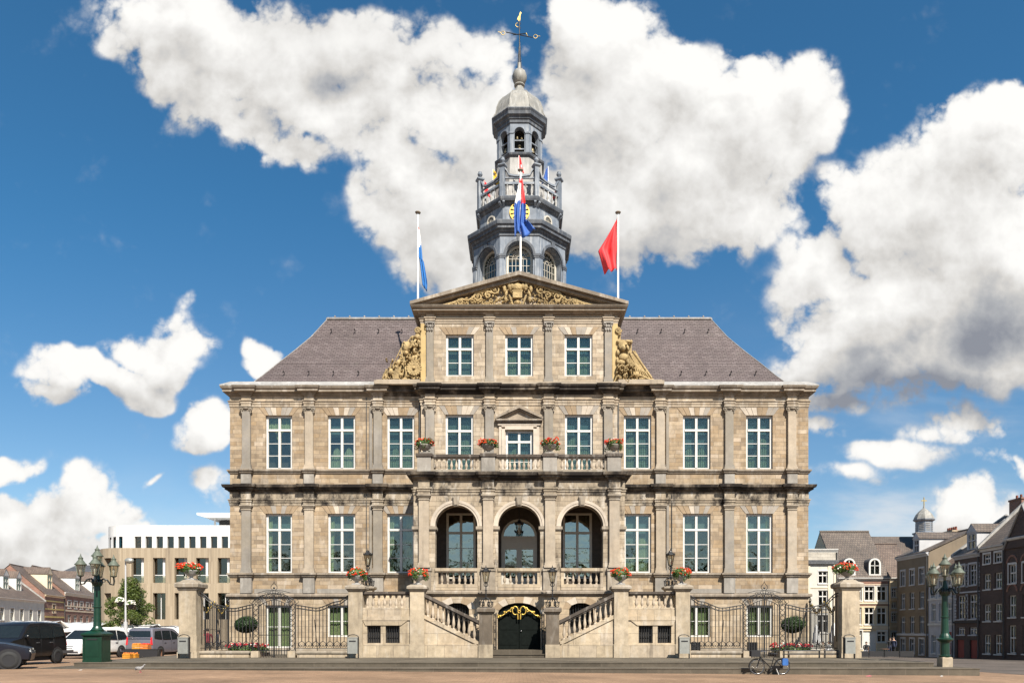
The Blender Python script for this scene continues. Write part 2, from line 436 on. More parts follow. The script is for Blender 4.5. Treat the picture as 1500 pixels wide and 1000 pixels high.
def pieces(mb, gap=.02):
    """groups of faces whose bounding boxes touch"""
    n = len(mb.v); par = list(range(n))
    def find(a):
        while par[a] != a: par[a] = par[par[a]]; a = par[a]
        return a
    for f in mb.f:
        r = find(f[0])
        for i in f[1:]: par[find(i)] = r
    box = {}
    for i, p in enumerate(mb.v):
        r = find(i)
        b = box.setdefault(r, [list(p), list(p)])
        for k in range(3): b[0][k] = min(b[0][k], p[k]); b[1][k] = max(b[1][k], p[k])
    gr = [[{r}, b] for r, b in box.items()]
    ch = True
    while ch:
        ch = False; out = []
        for g_, b in gr:
            for o in out:
                if all(b[0][k] <= o[1][1][k] + gap and b[1][k] >= o[1][0][k] - gap for k in range(3)):
                    o[0] |= g_; o[1] = [[min(a, c) for a, c in zip(b[0], o[1][0])], [max(a, c) for a, c in zip(b[1], o[1][1])]]; ch = True; break
            else: out.append([set(g_), b])
        gr = out
    res_ = []
    for g_, b in gr:
        m = MB(); mp = {}
        for f, mi, sm in zip(mb.f, mb.m, mb.s):
            if find(f[0]) in g_:
                ff = []
                for i in f:
                    if i not in mp: mp[i] = len(m.v); m.v.append(mb.v[i])
                    ff.append(mp[i])
                m.f.append(ff); m.m.append(mi); m.s.append(sm)
        res_.append(m)
    return res_
def build_each(mb, name, mats, parent=None):
    return [m.build(name, mats, parent) for m in pieces(mb)]

def thing(name, label, cat, loc=(0, 0, 0), rz=0.0, group=None):
    o = bpy.data.objects.new(name, None)
    o.empty_display_size = 0.2
    COL.objects.link(o)
    o.location = loc; o.rotation_euler = (0, 0, rz)
    tag(o, label, cat, group)
    return o
def tag(o, label=None, cat=None, group=None, kind=None):
    if label: o['label'] = label
    if cat: o['category'] = cat
    if group: o['group'] = group
    if kind: o['kind'] = kind
    return o
def copy_tree(o, parent=None, loc=None, rz=None, label=None, scale=None):
    kids = list(o.children)
    c = o.copy(); COL.objects.link(c)
    c.parent = parent
    if loc is not None: c.location = loc
    if rz is not None: c.rotation_euler = (0, 0, rz)
    if scale is not None: c.scale = scale
    if label: c['label'] = label
    for k in kids: copy_tree(k, c)
    return c
def X(px, d): return (px - 760.5) * d / F        # measuring aids: photograph pixel -> metres at a known distance
def Z(py, d): return (922 - py) * d / F + EYE
# ------------------------------------------------------------------ materials
M = {}
def new_mat(name):
    m = bpy.data.materials.new(name); m.use_nodes = True
    nt = m.node_tree; nt.nodes.clear()
    out = nt.nodes.new('ShaderNodeOutputMaterial')
    M[name] = m
    return m, nt, out
def principled(nt, out, col, rough=0.8, metal=0.0, bump=None, bstr=0.3, bdist=0.02, spec=None, **kw):
    b = nd(nt, 'ShaderNodeBsdfPrincipled', {'Roughness': rough, 'Metallic': metal})
    if isinstance(col, bpy.types.NodeSocket): nt.links.new(col, b.inputs['Base Color'])
    else: b.inputs['Base Color'].default_value = (*col, 1)
    if spec is not None: b.inputs['Specular IOR Level'].default_value = spec
    for k, v in kw.items():
        s = b.inputs[k.replace('_', ' ')]
        s.default_value = v
    if bump is not None:
        bn = nd(nt, 'ShaderNodeBump', {'Strength': bstr, 'Distance': bdist, 'Height': bump})
        nt.links.new(bn.outputs[0], b.inputs['Normal'])
    nt.links.new(b.outputs[0], out.inputs[0])
    return b
def worldpos(nt): return nd(nt, 'ShaderNodeNewGeometry').outputs['Position']

STONE_K = 0.76
def stone(name, tones, bw=None, rh=0.215, mortar=0.008, mort_col=(.16, .13, .10), soot=0.0, soot_scale=0.5, var=0.35, grime=0.35, rough=0.85, tint=None, wash=0.0, carve=False):
    m, nt, out = new_mat(name)
    tones = [tuple(c * STONE_K * w_ for c, w_ in zip(t, (.985, .945, .905))) for t in tones]
    uv = nd(nt, 'ShaderNodeTexCoord').outputs['UV']
    pos = worldpos(nt)
    if bw:
        wob = nd(nt, 'ShaderNodeVectorMath', {0: nd(nt, 'ShaderNodeTexNoise', {'Vector': uv, 'Scale': 9.0, 'Detail': 2.0}).outputs['Color'], 1: (.5, .5, .5)}, operation='SUBTRACT').outputs[0]
        wob = nd(nt, 'ShaderNodeVectorMath', {0: wob, 'Scale': 0.012}, operation='SCALE').outputs[0]
        uvw = nd(nt, 'ShaderNodeVectorMath', {0: uv, 1: wob}, operation='ADD').outputs[0]
        br = nd(nt, 'ShaderNodeTexBrick', {'Vector': uvw, 'Color1': (0, 0, 0, 1), 'Color2': (1, 1, 1, 1), 'Mortar': (.5, .5, .5, 1), 'Scale': 1.0, 'Mortar Size': mortar,
                'Mortar Smooth': 0.1, 'Bias': 0.0, 'Brick Width': bw, 'Row Height': rh}, offset=0.43, offset_frequency=2, squash=0.62, squash_frequency=3)
        fac, mfac = br.outputs[0], br.outputs[1]
        col = ramp(nt, fac, [(i / (len(tones) - 1), t) for i, t in enumerate(tones)])
    else:
        fac = noise(nt, pos, 0.9, 3)
        fac = smooth(nt, fac, 0.3, 0.7); mfac = None
        oi = nd(nt, 'ShaderNodeObjectInfo').outputs['Random']
        fac = math_(nt, 'MULTIPLY_ADD', oi, 0.55, math_(nt, 'MULTIPLY', fac, 0.45))
        col = ramp(nt, fac, [(i / (len(tones) - 1), t) for i, t in enumerate(tones)])
    n1 = noise(nt, pos, 3.2, 8, 0.65)
    k = nd(nt, 'ShaderNodeMapRange', {0: n1, 1: 0.25, 2: 0.75, 3: 1 - var, 4: 1 + var * 0.6}).outputs[0]
    col = mixc(nt, 1.0, col, nd(nt, 'ShaderNodeCombineColor', {0: k, 1: k, 2: k}).outputs[0], 'MULTIPLY')
    n2 = noise(nt, pos, 26.0, 5, 0.7)
    col = mixc(nt, math_(nt, 'MULTIPLY', smooth(nt, n2, 0.52, 0.78), 0.45), col, (.17, .135, .10))
    if mfac is not None:
        col = mixc(nt, math_(nt, 'MULTIPLY', mfac, 0.85), col, mort_col)
    n0 = noise(nt, pos, .33, 5, .6)      # broad areas of cleaned and weathered stone
    k0 = nd(nt, 'ShaderNodeMapRange', {0: n0, 1: .32, 2: .68, 3: .80, 4: 1.14}).outputs[0]
    col = mixc(nt, 1.0, col, nd(nt, 'ShaderNodeCombineColor', {0: k0, 1: k0, 2: k0}).outputs[0], 'MULTIPLY')
    # streaks of old dirt running down the face
    st = nd(nt, 'ShaderNodeMapping', {0: pos, 3: (3.2, 3.2, 0.28)}).outputs[0]
    s1 = noise(nt, st, 1.0, 6, 0.6)
    col = mixc(nt, math_(nt, 'MULTIPLY', smooth(nt, s1, 0.52, 0.74), grime), col, (.085, .068, .052))
    if wash:
        s3 = noise(nt, nd(nt, 'ShaderNodeMapping', {0: pos, 1: (7, 3, 1), 3: (2.2, 2.2, 0.7)}).outputs[0], 1.3, 5, 0.6)
        col = mixc(nt, math_(nt, 'MULTIPLY', smooth(nt, s3, 0.52, 0.68), wash), col, (.62, .58, .52))
    if soot:
        s2 = noise(nt, nd(nt, 'ShaderNodeMapping', {0: pos, 3: (1.6, 1.6, 0.9)}).outputs[0], soot_scale, 9, 0.68)
        col = mixc(nt, smooth(nt, s2, 0.72 - 0.42 * soot, 0.86 - 0.30 * soot), col, (.022, .018, .016))
    hgt = math_(nt, 'MULTIPLY_ADD', n2, 0.35, math_(nt, 'MULTIPLY', n1, 0.5))
    if mfac is not None: hgt = math_(nt, 'SUBTRACT', hgt, mfac)
    if carve: hgt = math_(nt, 'MULTIPLY_ADD', noise(nt, pos, 9.0, 4, .6), 6.0, hgt)
    principled(nt, out, col, rough, bump=hgt, bstr=0.9 if carve else 0.55, bdist=0.012, spec=0.25)
    return m

stone('ashlar', [(.335, .255, .17), (.44, .345, .235), (.385, .285, .18), (.53, .43, .305), (.42, .34, .25), (.48, .38, .265), (.31, .245, .175), (.60, .50, .385)], bw=.74, rh=.212, grime=.32, wash=.16)
stone('ashlar_low', [(.46, .37, .255), (.54, .44, .31), (.50, .41, .30), (.42, .335, .235), (.58, .49, .37)], bw=.86, rh=.29, grime=.34, wash=.12)
stone('ashlar_center', [(.40, .33, .245), (.54, .46, .355), (.48, .395, .29), (.60, .52, .41), (.36, .30, .23), (.52, .44, .34)], bw=.8, rh=.225, grime=.36, wash=.3, soot=.14, soot_scale=.8)
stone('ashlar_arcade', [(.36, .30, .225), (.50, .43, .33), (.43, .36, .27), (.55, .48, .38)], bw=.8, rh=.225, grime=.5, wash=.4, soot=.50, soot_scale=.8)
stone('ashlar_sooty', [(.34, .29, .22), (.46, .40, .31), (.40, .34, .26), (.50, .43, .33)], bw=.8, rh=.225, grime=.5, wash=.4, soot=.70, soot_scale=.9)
stone('pilaster_stone', [(.29, .27, .235), (.345, .315, .265), (.325, .308, .282), (.38, .335, .27)], grime=.28, var=.2)
stone('pilaster_warm', [(.43, .375, .30), (.50, .43, .34), (.46, .415, .35)], grime=.4, var=.22)
stone('grey_stone', [(.30, .29, .27), (.36, .34, .31), (.40, .385, .36)], grime=.3, var=.2, wash=.2)
stone('moulding', [(.26, .225, .185), (.34, .295, .24), (.40, .34, .27)], bw=1.3, rh=6.0, mortar=.009, grime=.5, soot=.22, var=.3, wash=.25)
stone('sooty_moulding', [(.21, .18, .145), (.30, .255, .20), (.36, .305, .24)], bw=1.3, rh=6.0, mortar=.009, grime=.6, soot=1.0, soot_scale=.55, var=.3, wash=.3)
stone('lintel_light', [(.66, .59, .50), (.58, .52, .445)], grime=.15, var=.2)
stone('lintel_tan', [(.36, .275, .185), (.43, .335, .23)], grime=.25, var=.25)
stone('lintel_grey', [(.37, .345, .31), (.43, .40, .36)], grime=.2, var=.2)
stone('stair_stone', [(.46, .385, .28), (.58, .49, .36), (.50, .43, .34), (.55, .45, .32)], bw=1.25, rh=.55, mortar=.008, grime=.6, var=.35, wash=.2, soot=.12, soot_scale=1.2)
stone('pier_stone', [(.44, .375, .28), (.54, .46, .345)], grime=.65, var=.35, wash=.15, soot=.08, soot_scale=1.5)
stone('dark_pier', [(.15, .125, .10), (.19, .16, .125)], grime=.55, var=.3, soot=.2, wash=.12)
stone('cap_stone', [(.33, .29, .235), (.40, .35, .28)], grime=.5, var=.3, soot=.2, wash=.2)
stone('dark_rail', [(.085, .072, .062), (.125, .105, .09)], grime=.6, var=.3, soot=.3, wash=.25)
stone('baluster_stone', [(.44, .375, .29), (.58, .50, .40), (.36, .31, .25)], grime=.45, var=.3)
stone('gold_stone', [(.50, .375, .185), (.56, .43, .225), (.45, .335, .165)], grime=.55, var=.5, soot=.16, soot_scale=2.5, carve=True)
stone('yellow_stone', [(.62, .47, .22), (.66, .51, .27)], grime=.2, var=.15)
stone('blue_stone', [(.098, .084, .064), (.13, .112, .087), (.112, .098, .076)], bw=1.6, rh=.9, mortar=.006, grime=.4, var=.3)

def plain(name, col, rough=0.5, metal=0.0, var=0.12, scale=6.0, spec=None, bump=0.0, dirt=0.0, **kw):
    m, nt, out = new_mat(name)
    pos = worldpos(nt)
    n = noise(nt, pos, scale, 5, 0.6)
    k = nd(nt, 'ShaderNodeMapRange', {0: n, 1: 0.25, 2: 0.75, 3: 1 - var, 4: 1 + var}).outputs[0]
    c = mixc(nt, 1.0, col, nd(nt, 'ShaderNodeCombineColor', {0: k, 1: k, 2: k}).outputs[0], 'MULTIPLY')
    if dirt:
        st = nd(nt, 'ShaderNodeMapping', {0: pos, 3: (4, 4, 0.5)}).outputs[0]
        c = mixc(nt, math_(nt, 'MULTIPLY', smooth(nt, noise(nt, st, 1.0, 6, .65), .5, .75), dirt), c, (.05, .045, .04))
    principled(nt, out, c, rough, metal, n if bump else None, bump, 0.01, spec, **kw)
    return m
plain('white_paint', (.53, .52, .495), .45, var=.06)
plain('iron', (.012, .012, .013), .45, var=.3, scale=20)
plain('iron_glossy', (.010, .013, .012), .28, var=.3)
plain('gold', (.62, .42, .09), .42, .6, var=.2)
plain('gilt_dull', (.50, .36, .10), .45, .6, var=.25)
plain('door_black', (.006, .008, .007), .7, var=.3, spec=.06)
plain('cream_paint', (.48, .44, .37), .5, var=.08)
plain('pipe_lead', (.06, .058, .056), .55, var=.3)
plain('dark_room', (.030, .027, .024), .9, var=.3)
plain('floor_dark', (.08, .07, .06), .8)
plain('curtain_green', (.20, .235, .125), .85, var=.15)
plain('curtain_cream', (.15, .18, .105), .85, var=.15)
plain('blind_teal', (.036, .070, .068), .8, var=.2)
plain('blind_grey', (.060, .085, .070), .8, var=.2)
plain('gold_lantern', (.30, .24, .12), .5, .3)
plain('green_paint', (.005, .030, .016), .38, var=.25, scale=3, dirt=.3)
plain('green_patina', (.085, .10, .075), .6, var=.25)
plain('bin_steel', (.34, .34, .31), .42, .5, var=.15)
plain('rubber', (.018, .018, .018), .8)
plain('chrome', (.62, .62, .62), .25, 1.0)
plain('alloy', (.60, .60, .60), .35, .3, var=.1)
plain('flag_pole', (.80, .78, .74), .35, var=.05)
plain('flag_red', (.78, .045, .05), .75, var=.1)
plain('flag_blue', (.03, .10, .36), .75, var=.1)
plain('flag_light_blue', (.015, .13, .38), .75, var=.1)
plain('flag_white', (.80, .79, .78), .75, var=.05)
plain('flag_yellow', (.80, .48, .03), .75, var=.1)
plain('black_cloth', (.015, .015, .017), .85)
plain('petal_red', (.52, .025, .008), .6, var=.3, scale=40)
plain('petal_orange', (.62, .06, .010), .6, var=.3, scale=40)
plain('petal_crimson', (.50, .012, .03), .6, var=.3, scale=40)
plain('petal_pink', (.50, .10, .14), .6, var=.2, scale=40)
plain('petal_white', (.80, .78, .70), .6, var=.1)
plain('soil', (.05, .035, .025), .95)
plain('bark', (.10, .075, .05), .9, var=.4, scale=12, bump=.6)
plain('bronze_bell', (.16, .13, .075), .45, .7, var=.3)
plain('canvas_white', (.80, .78, .75), .7, var=.05)
plain('canvas_dark', (.25, .21, .20), .8)
plain('crate_orange', (.55, .16, .02), .6, var=.2)
plain('crate_yellow', (.50, .22, .02), .6, var=.2)
plain('crate_brown', (.18, .09, .05), .8, var=.3)
plain('skin', (.52, .33, .24), .55)
plain('cloth_navy', (.02, .028, .06), .8)
plain('cloth_maroon', (.22, .02, .035), .8)
plain('cloth_grey', (.18, .18, .19), .8)
plain('cloth_beige', (.50, .42, .32), .8)
plain('cloth_white', (.72, .72, .72), .8)
plain('hair', (.04, .025, .015), .6)
plain('loggia_dark', (.055, .042, .032), .9, var=.4)  # dark finish, with the deep shade inside the loggia put into its colour
plain('pannier_blue', (.02, .10, .32), .6, var=.2)
plain('pigeon_grey', (.22, .21, .205), .7, var=.5, scale=30)
plain('tape_red', (.62, .03, .03), .5)
plain('light_red', (.55, .015, .02), .15)
plain('light_glass', (.65, .65, .62), .1)

def carpaint(name, col, metal=0.0, rough=0.28, dirt=0.15, coat=.3):
    m, nt, out = new_mat(name)
    pos = worldpos(nt)
    n = noise(nt, pos, 5.0, 6, .65)
    c = mixc(nt, math_(nt, 'MULTIPLY', smooth(nt, n, .45, .8), dirt), col, (.20, .17, .13))
    b = principled(nt, out, c, rough, metal)
    b.inputs['Coat Weight'].default_value = coat; b.inputs['Specular IOR Level'].default_value = .35; b.inputs['Coat Roughness'].default_value = 0.06
    return m
carpaint('paint_black', (.008, .008, .009), dirt=.03, coat=.1)
carpaint('paint_dark', (.010, .011, .018), dirt=.03, coat=.12)
carpaint('paint_white', (.74, .74, .73))
carpaint('paint_silver', (.48, .50, .51), metal=.35)
carpaint('paint_grey', (.155, .15, .18), metal=.3)
carpaint('plastic_grey', (.07, .07, .075), rough=.6)

def glass(name, tint=(.62, .72, .70), refl=0.16, wav=0.02, rough=0.01, lead=False):
    """window glass: reflects the sky and lets the room behind show through"""
    m, nt, out = new_mat(name)
    uv = nd(nt, 'ShaderNodeTexCoord').outputs['UV']
    pos = worldpos(nt)
    h = noise(nt, pos, 1.6, 2, .5)
    bn = nd(nt, 'ShaderNodeBump', {'Strength': 0.5, 'Distance': wav, 'Height': h})
    tr = nd(nt, 'ShaderNodeBsdfTransparent', {0: (*tint, 1)})
    gl = nd(nt, 'ShaderNodeBsdfGlossy', {'Color': (.86, .82, .70, 1), 'Roughness': rough})
    nt.links.new(bn.outputs[0], gl.inputs['Normal'])
    gm = nd(nt, 'ShaderNodeNewGeometry')
    cs_ = math_(nt, 'ABSOLUTE', nd(nt, 'ShaderNodeVectorMath', {0: gm.outputs['Incoming'], 1: gm.outputs['Normal']}, operation='DOT_PRODUCT').outputs['Value'])
    fr = math_(nt, 'MULTIPLY_ADD', math_(nt, 'POWER', math_(nt, 'SUBTRACT', 1.0, cs_, clamp=True), 5.0), .96, .04)
    fac = math_(nt, 'MULTIPLY_ADD', fr, 0.9, refl, clamp=True)
    mx = nd(nt, 'ShaderNodeMixShader', {0: fac, 1: tr.outputs[0], 2: gl.outputs[0]}).outputs[0]
    if lead:
        br = nd(nt, 'ShaderNodeTexBrick', {'Vector': uv, 'Scale': 1.0, 'Mortar Size': .006, 'Brick Width': .11, 'Row Height': .13}, offset=0.0)
        ld = nd(nt, 'ShaderNodeBsdfDiffuse', {0: (.03, .05, .05, 1)})
        mx = nd(nt, 'ShaderNodeMixShader', {0: math_(nt, 'MULTIPLY', br.outputs[1], .8), 1: mx, 2: ld.outputs[0]}).outputs[0]
    nt.links.new(mx, out.inputs[0])
    return m
glass('glass', tint=(.90, .95, .93), refl=.08)
glass('glass_mirror', tint=(.5, .55, .55), refl=.30)
glass('glass_leaded', tint=(.88, .96, .95), refl=.06, lead=True)
glass('glass_dark', tint=(.55, .62, .62), refl=.08)
glass('glass_clear', tint=(.86, .90, .86), refl=.03)
glass('glass_car', tint=(.20, .27, .25), refl=.07)
glass('glass_lantern', tint=(.80, .78, .70), refl=.12)
glass('glass_office', tint=(.16, .20, .24), refl=.10)

def tiles(name, tones, bw, rh, mortar=.008, mcol=(.05, .042, .045), rough=.6, moss=None, bstr=.8, patch=.3):
    m, nt, out = new_mat(name)
    uv = nd(nt, 'ShaderNodeTexCoord').outputs['UV']
    pos = worldpos(nt)
    br = nd(nt, 'ShaderNodeTexBrick', {'Vector': uv, 'Color1': (0, 0, 0, 1), 'Color2': (1, 1, 1, 1), 'Mortar': (.5, .5, .5, 1), 'Scale': 1.0, 'Mortar Size': mortar,
            'Mortar Smooth': 0.2, 'Brick Width': bw, 'Row Height': rh}, offset=0.5)
    col = ramp(nt, br.outputs[0], [(i / (len(tones) - 1), t) for i, t in enumerate(tones)])
    n1 = noise(nt, pos, 0.55, 6, .65)
    k = nd(nt, 'ShaderNodeMapRange', {0: n1, 1: .3, 2: .7, 3: 1 - patch, 4: 1 + patch}).outputs[0]
    col = mixc(nt, 1.0, col, nd(nt, 'ShaderNodeCombineColor', {0: k, 1: k, 2: k}).outputs[0], 'MULTIPLY')
    if moss: col = mixc(nt, math_(nt, 'MULTIPLY', smooth(nt, noise(nt, pos, 2.3, 7, .7), .55, .72), .6), col, moss)
    col = mixc(nt, br.outputs[1], col, mcol)
    sepu = nd(nt, 'ShaderNodeSeparateXYZ', {0: uv})
    saw = math_(nt, 'FRACT', math_(nt, 'DIVIDE', sepu.outputs[1], rh))
    h = math_(nt, 'SUBTRACT', math_(nt, 'MULTIPLY', saw, -.6), br.outputs[1])
    principled(nt, out, col, rough, bump=h, bstr=bstr, bdist=.02, spec=.35)
    return m
tiles('slate', [(.088, .067, .065), (.120, .094, .090), (.102, .078, .075), (.140, .112, .108)], .26, .135, mortar=.010, mcol=(.052, .040, .038), patch=.20, bstr=1.0, moss=(.12, .102, .088))
tiles('pantile', [(.085, .068, .055), (.125, .098, .078), (.105, .085, .07)], .26, .32, mortar=.02, moss=(.11, .10, .07))
tiles('pantile_brown', [(.105, .075, .058), (.15, .11, .085), (.125, .09, .07)], .26, .32, mortar=.02, moss=(.13, .12, .08))
tiles('pantile_red', [(.30, .09, .055), (.24, .10, .07)], .26, .32, mortar=.02)
tiles('dark_slate', [(.06, .062, .068), (.085, .086, .09)], .3, .2, mortar=.006)
tiles('brick_red', [(.19, .075, .05), (.25, .11, .075), (.15, .07, .05)], .24, .075, mortar=.008, mcol=(.27, .24, .20), rough=.85, bstr=.25)
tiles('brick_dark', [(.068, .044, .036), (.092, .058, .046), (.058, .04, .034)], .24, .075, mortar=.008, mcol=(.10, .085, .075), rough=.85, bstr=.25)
tiles('brick_yellow', [(.40, .30, .17), (.30, .20, .12), (.46, .36, .24)], .24, .075, mortar=.01, mcol=(.36, .33, .28), rough=.85, bstr=.25)
tiles('stone_rough', [(.33, .30, .255), (.40, .365, .31)], .5, .3, mortar=.006, mcol=(.2, .18, .15), rough=.9, bstr=.4)

# lead sheet on the tower: blue-grey, pale wash and dark runs
def lead(name, base, pale, wash, dark=.5):
    m, nt, out = new_mat(name)
    pos = worldpos(nt)
    n1 = noise(nt, pos, 1.4, 6, .62)
    col = mixc(nt, smooth(nt, n1, .3, .72), base, pale)
    st = noise(nt, nd(nt, 'ShaderNodeMapping', {0: pos, 3: (5, 5, .55)}).outputs[0], 1.0, 7, .65)
    col = mixc(nt, math_(nt, 'MULTIPLY', smooth(nt, st, .48, .70), wash), col, (.60, .59, .57))
    s2 = noise(nt, nd(nt, 'ShaderNodeMapping', {0: pos, 1: (3, 1, 2), 3: (4, 4, .6)}).outputs[0], 1.3, 7, .65)
    col = mixc(nt, math_(nt, 'MULTIPLY', smooth(nt, s2, .53, .72), dark), col, (.035, .04, .048))
    principled(nt, out, col, .62, .0, n1, .4, .02, .4)
    return m
lead('lead', (.115, .135, .165), (.20, .225, .262), .36)
lead('lead_dark', (.048, .054, .066), (.095, .105, .122), .18, .65)
lead('lead_dome', (.185, .180, .165), (.27, .255, .225), .28, .5)
lead('lead_pale', (.235, .225, .21), (.33, .315, .295), .35, .4)
lead('lead_ridge', (.17, .16, .15), (.24, .225, .21), .25, .4)

# square paving: small fired clay setts, warm
def paving(name, tones, bw, rh, mort, mcol, spots=.3):
    m, nt, out = new_mat(name)
    pos = worldpos(nt)
    uv = nd(nt, 'ShaderNodeMapping', {0: pos, 2: (0, 0, R(0))}).outputs[0]
    br = nd(nt, 'ShaderNodeTexBrick', {'Vector': uv, 'Color1': (0, 0, 0, 1), 'Color2': (1, 1, 1, 1), 'Mortar': (.5, .5, .5, 1), 'Scale': 1.0, 'Mortar Size': mort, 'Brick Width': bw, 'Row Height': rh}, offset=0.5)
    col = ramp(nt, br.outputs[0], [(i / (len(tones) - 1), t) for i, t in enumerate(tones)])
    n1 = noise(nt, pos, .35, 7, .6); n2 = noise(nt, pos, 3.0, 6, .7)
    k = nd(nt, 'ShaderNodeMapRange', {0: n1, 1: .3, 2: .7, 3: .62, 4: 1.26}).outputs[0]
    col = mixc(nt, 1.0, col, nd(nt, 'ShaderNodeCombineColor', {0: k, 1: k, 2: k}).outputs[0], 'MULTIPLY')
    col = mixc(nt, math_(nt, 'MULTIPLY', smooth(nt, n2, .55, .75), spots), col, (.12, .085, .06))
    col = mixc(nt, math_(nt, 'MULTIPLY', br.outputs[1], .6), col, mcol)
    h = math_(nt, 'SUBTRACT', n2, br.outputs[1])
    principled(nt, out, col, .85, bump=h, bstr=.5, bdist=.008, spec=.2)
    return m
paving('clay_setts', [(.205, .130, .080), (.30, .192, .120), (.245, .155, .097), (.335, .225, .145)], .24, .085, .010, (.12, .082, .056), .45)
paving('asphalt_setts', [(.095, .078, .066), (.12, .10, .086)], .2, .1, .006, (.06, .05, .045))  # asphalt grey, darkened to carry the shade lying on the road
paving('flagstones', [(.092, .077, .058), (.125, .106, .080), (.105, .09, .069)], 1.0, .6, .008, (.11, .09, .07))

def foliage(name, a, b, c=None):
    m, nt, out = new_mat(name)
    oi = nd(nt, 'ShaderNodeNewGeometry')
    n = noise(nt, oi.outputs['Position'], 2.2, 4, .6)
    col = mixc(nt, smooth(nt, n, .3, .7), a, b)
    wn_ = nd(nt, 'ShaderNodeTexWhiteNoise', {'Vector': nd(nt, 'ShaderNodeVectorMath', {0: oi.outputs['Position'], 'Scale': 9.0}, operation='SCALE').outputs[0]})
    k = nd(nt, 'ShaderNodeMapRange', {0: wn_.outputs[0], 3: .65, 4: 1.35}).outputs[0]
    col = mixc(nt, 1.0, col, nd(nt, 'ShaderNodeCombineColor', {0: k, 1: k, 2: k}).outputs[0], 'MULTIPLY')
    df = nd(nt, 'ShaderNodeBsdfPrincipled', {'Base Color': col, 'Roughness': .55})
    tl = nd(nt, 'ShaderNodeBsdfTranslucent', {0: col})
    mx = nd(nt, 'ShaderNodeMixShader', {0: .25, 1: df.outputs[0], 2: tl.outputs[0]})
    nt.links.new(mx.outputs[0], out.inputs[0])
    return m
foliage('leaf_tree', (.055, .085, .014), (.10, .13, .022))
foliage('leaf_box', (.018, .045, .012), (.035, .07, .018))
foliage('leaf_flower', (.04, .09, .015), (.09, .14, .03))
foliage('leaf_far', (.05, .085, .02), (.08, .12, .03))

# board-marked concrete of the office block
def concrete():
    m, nt, out = new_mat('board_concrete')
    uv = nd(nt, 'ShaderNodeTexCoord').outputs['UV']; pos = worldpos(nt)
    br = nd(nt, 'ShaderNodeTexBrick', {'Vector': uv, 'Color1': (0, 0, 0, 1), 'Color2': (1, 1, 1, 1), 'Scale': 1.0, 'Mortar Size': .006, 'Brick Width': .16, 'Row Height': 2.2}, offset=.3)
    col = ramp(nt, br.outputs[0], [(0, (.27, .215, .148)), (.5, (.315, .255, .178)), (1, (.36, .295, .21))])
    st = noise(nt, nd(nt, 'ShaderNodeMapping', {0: pos, 3: (2.5, 2.5, .2)}).outputs[0], 1.0, 7, .65)
    col = mixc(nt, math_(nt, 'MULTIPLY', smooth(nt, st, .48, .72), .55), col, (.13, .10, .075))
    principled(nt, out, col, .85, bump=br.outputs[0], bstr=.2, bdist=.02)
concrete()
for nm, c in (('render_cream', (.62, .54, .41)), ('render_white', (.50, .475, .42)), ('render_ochre', (.17, .132, .09)), ('render_buff', (.55, .45, .30)),
              ('render_grey', (.40, .40, .42)), ('trim_white', (.56, .545, .51)), ('trim_buff', (.60, .50, .36)), ('trim_grey', (.42, .42, .43)), ('panel_white', (.58, .58, .57)), ('shop_red', (.25, .05, .035)), ('shop_dark', (.03, .028, .028))):
    plain(nm, c, .8, var=.12, scale=1.2, dirt=.18, bump=.15)
# ------------------------------------------------------------------ ground
rnd = random.Random(7)
def gz(x, y): return -0.31 - 0.0075 * max(-60, min(60, x)) - 0.015 * min(160, y + 11)   # the square falls gently away and to the right
g = MB()
ys = [-120, -75, -40, -11, 20, 60, 149, 900]; xs_ = [-900, -60, 60, 900]
for a, b in zip(ys, ys[1:]):
    for c, d in zip(xs_, xs_[1:]):
        g.quad((c, a, gz(c, a)), (d, a, gz(d, a)), (d, b, gz(d, b)), (c, b, gz(c, b)))
plaza = tag(g.build('plaza', M['clay_setts']), kind='structure')
p = MB()
XL0, XL1, XR0, XR1 = -18.0, -17.35, 17.15, 16.15      # the raised stone pavement round the town hall
p.prism_z([(XL0, -11.0), (XR0, -11.0), (XR0, 30), (XL0, 30)], -2.2, -.165)
p.prism_z([(XL1, -9.7), (XR1, -9.7), (XR1, 30), (XL1, 30)], -2.2, -.002)
pavement = tag(p.build('pavement', M['flagstones']), kind='structure')
k = MB()
for (a, b, y0, z) in ((XL0, XR0, -11.0, -.165), (XL1, XR1, -9.7, -.002)):
    k.sweep([(a, 29.9), (a, y0), (b, y0), (b, 29.9)], [(-.36, z - .10), (.012, z - .27), (.012, z - .035), (.03, z - .03), (.03, z - .005), (.022, z + .004), (-.36, z + .004)])
rw = MB()
for a, b in zip((-11.5, 20, 60), (20, 60, 149)):
    rw.quad((19.6, a, gz(19.6, a) + .004), (38.0, a, gz(38, a) + .004), (38.0, b, gz(38, b) + .004), (19.6, b, gz(19.6, b) + .004))
tag(rw.build('road', M['asphalt_setts']), kind='structure')
tag(k.build('pavement_kerb', M['blue_stone']), kind='structure')

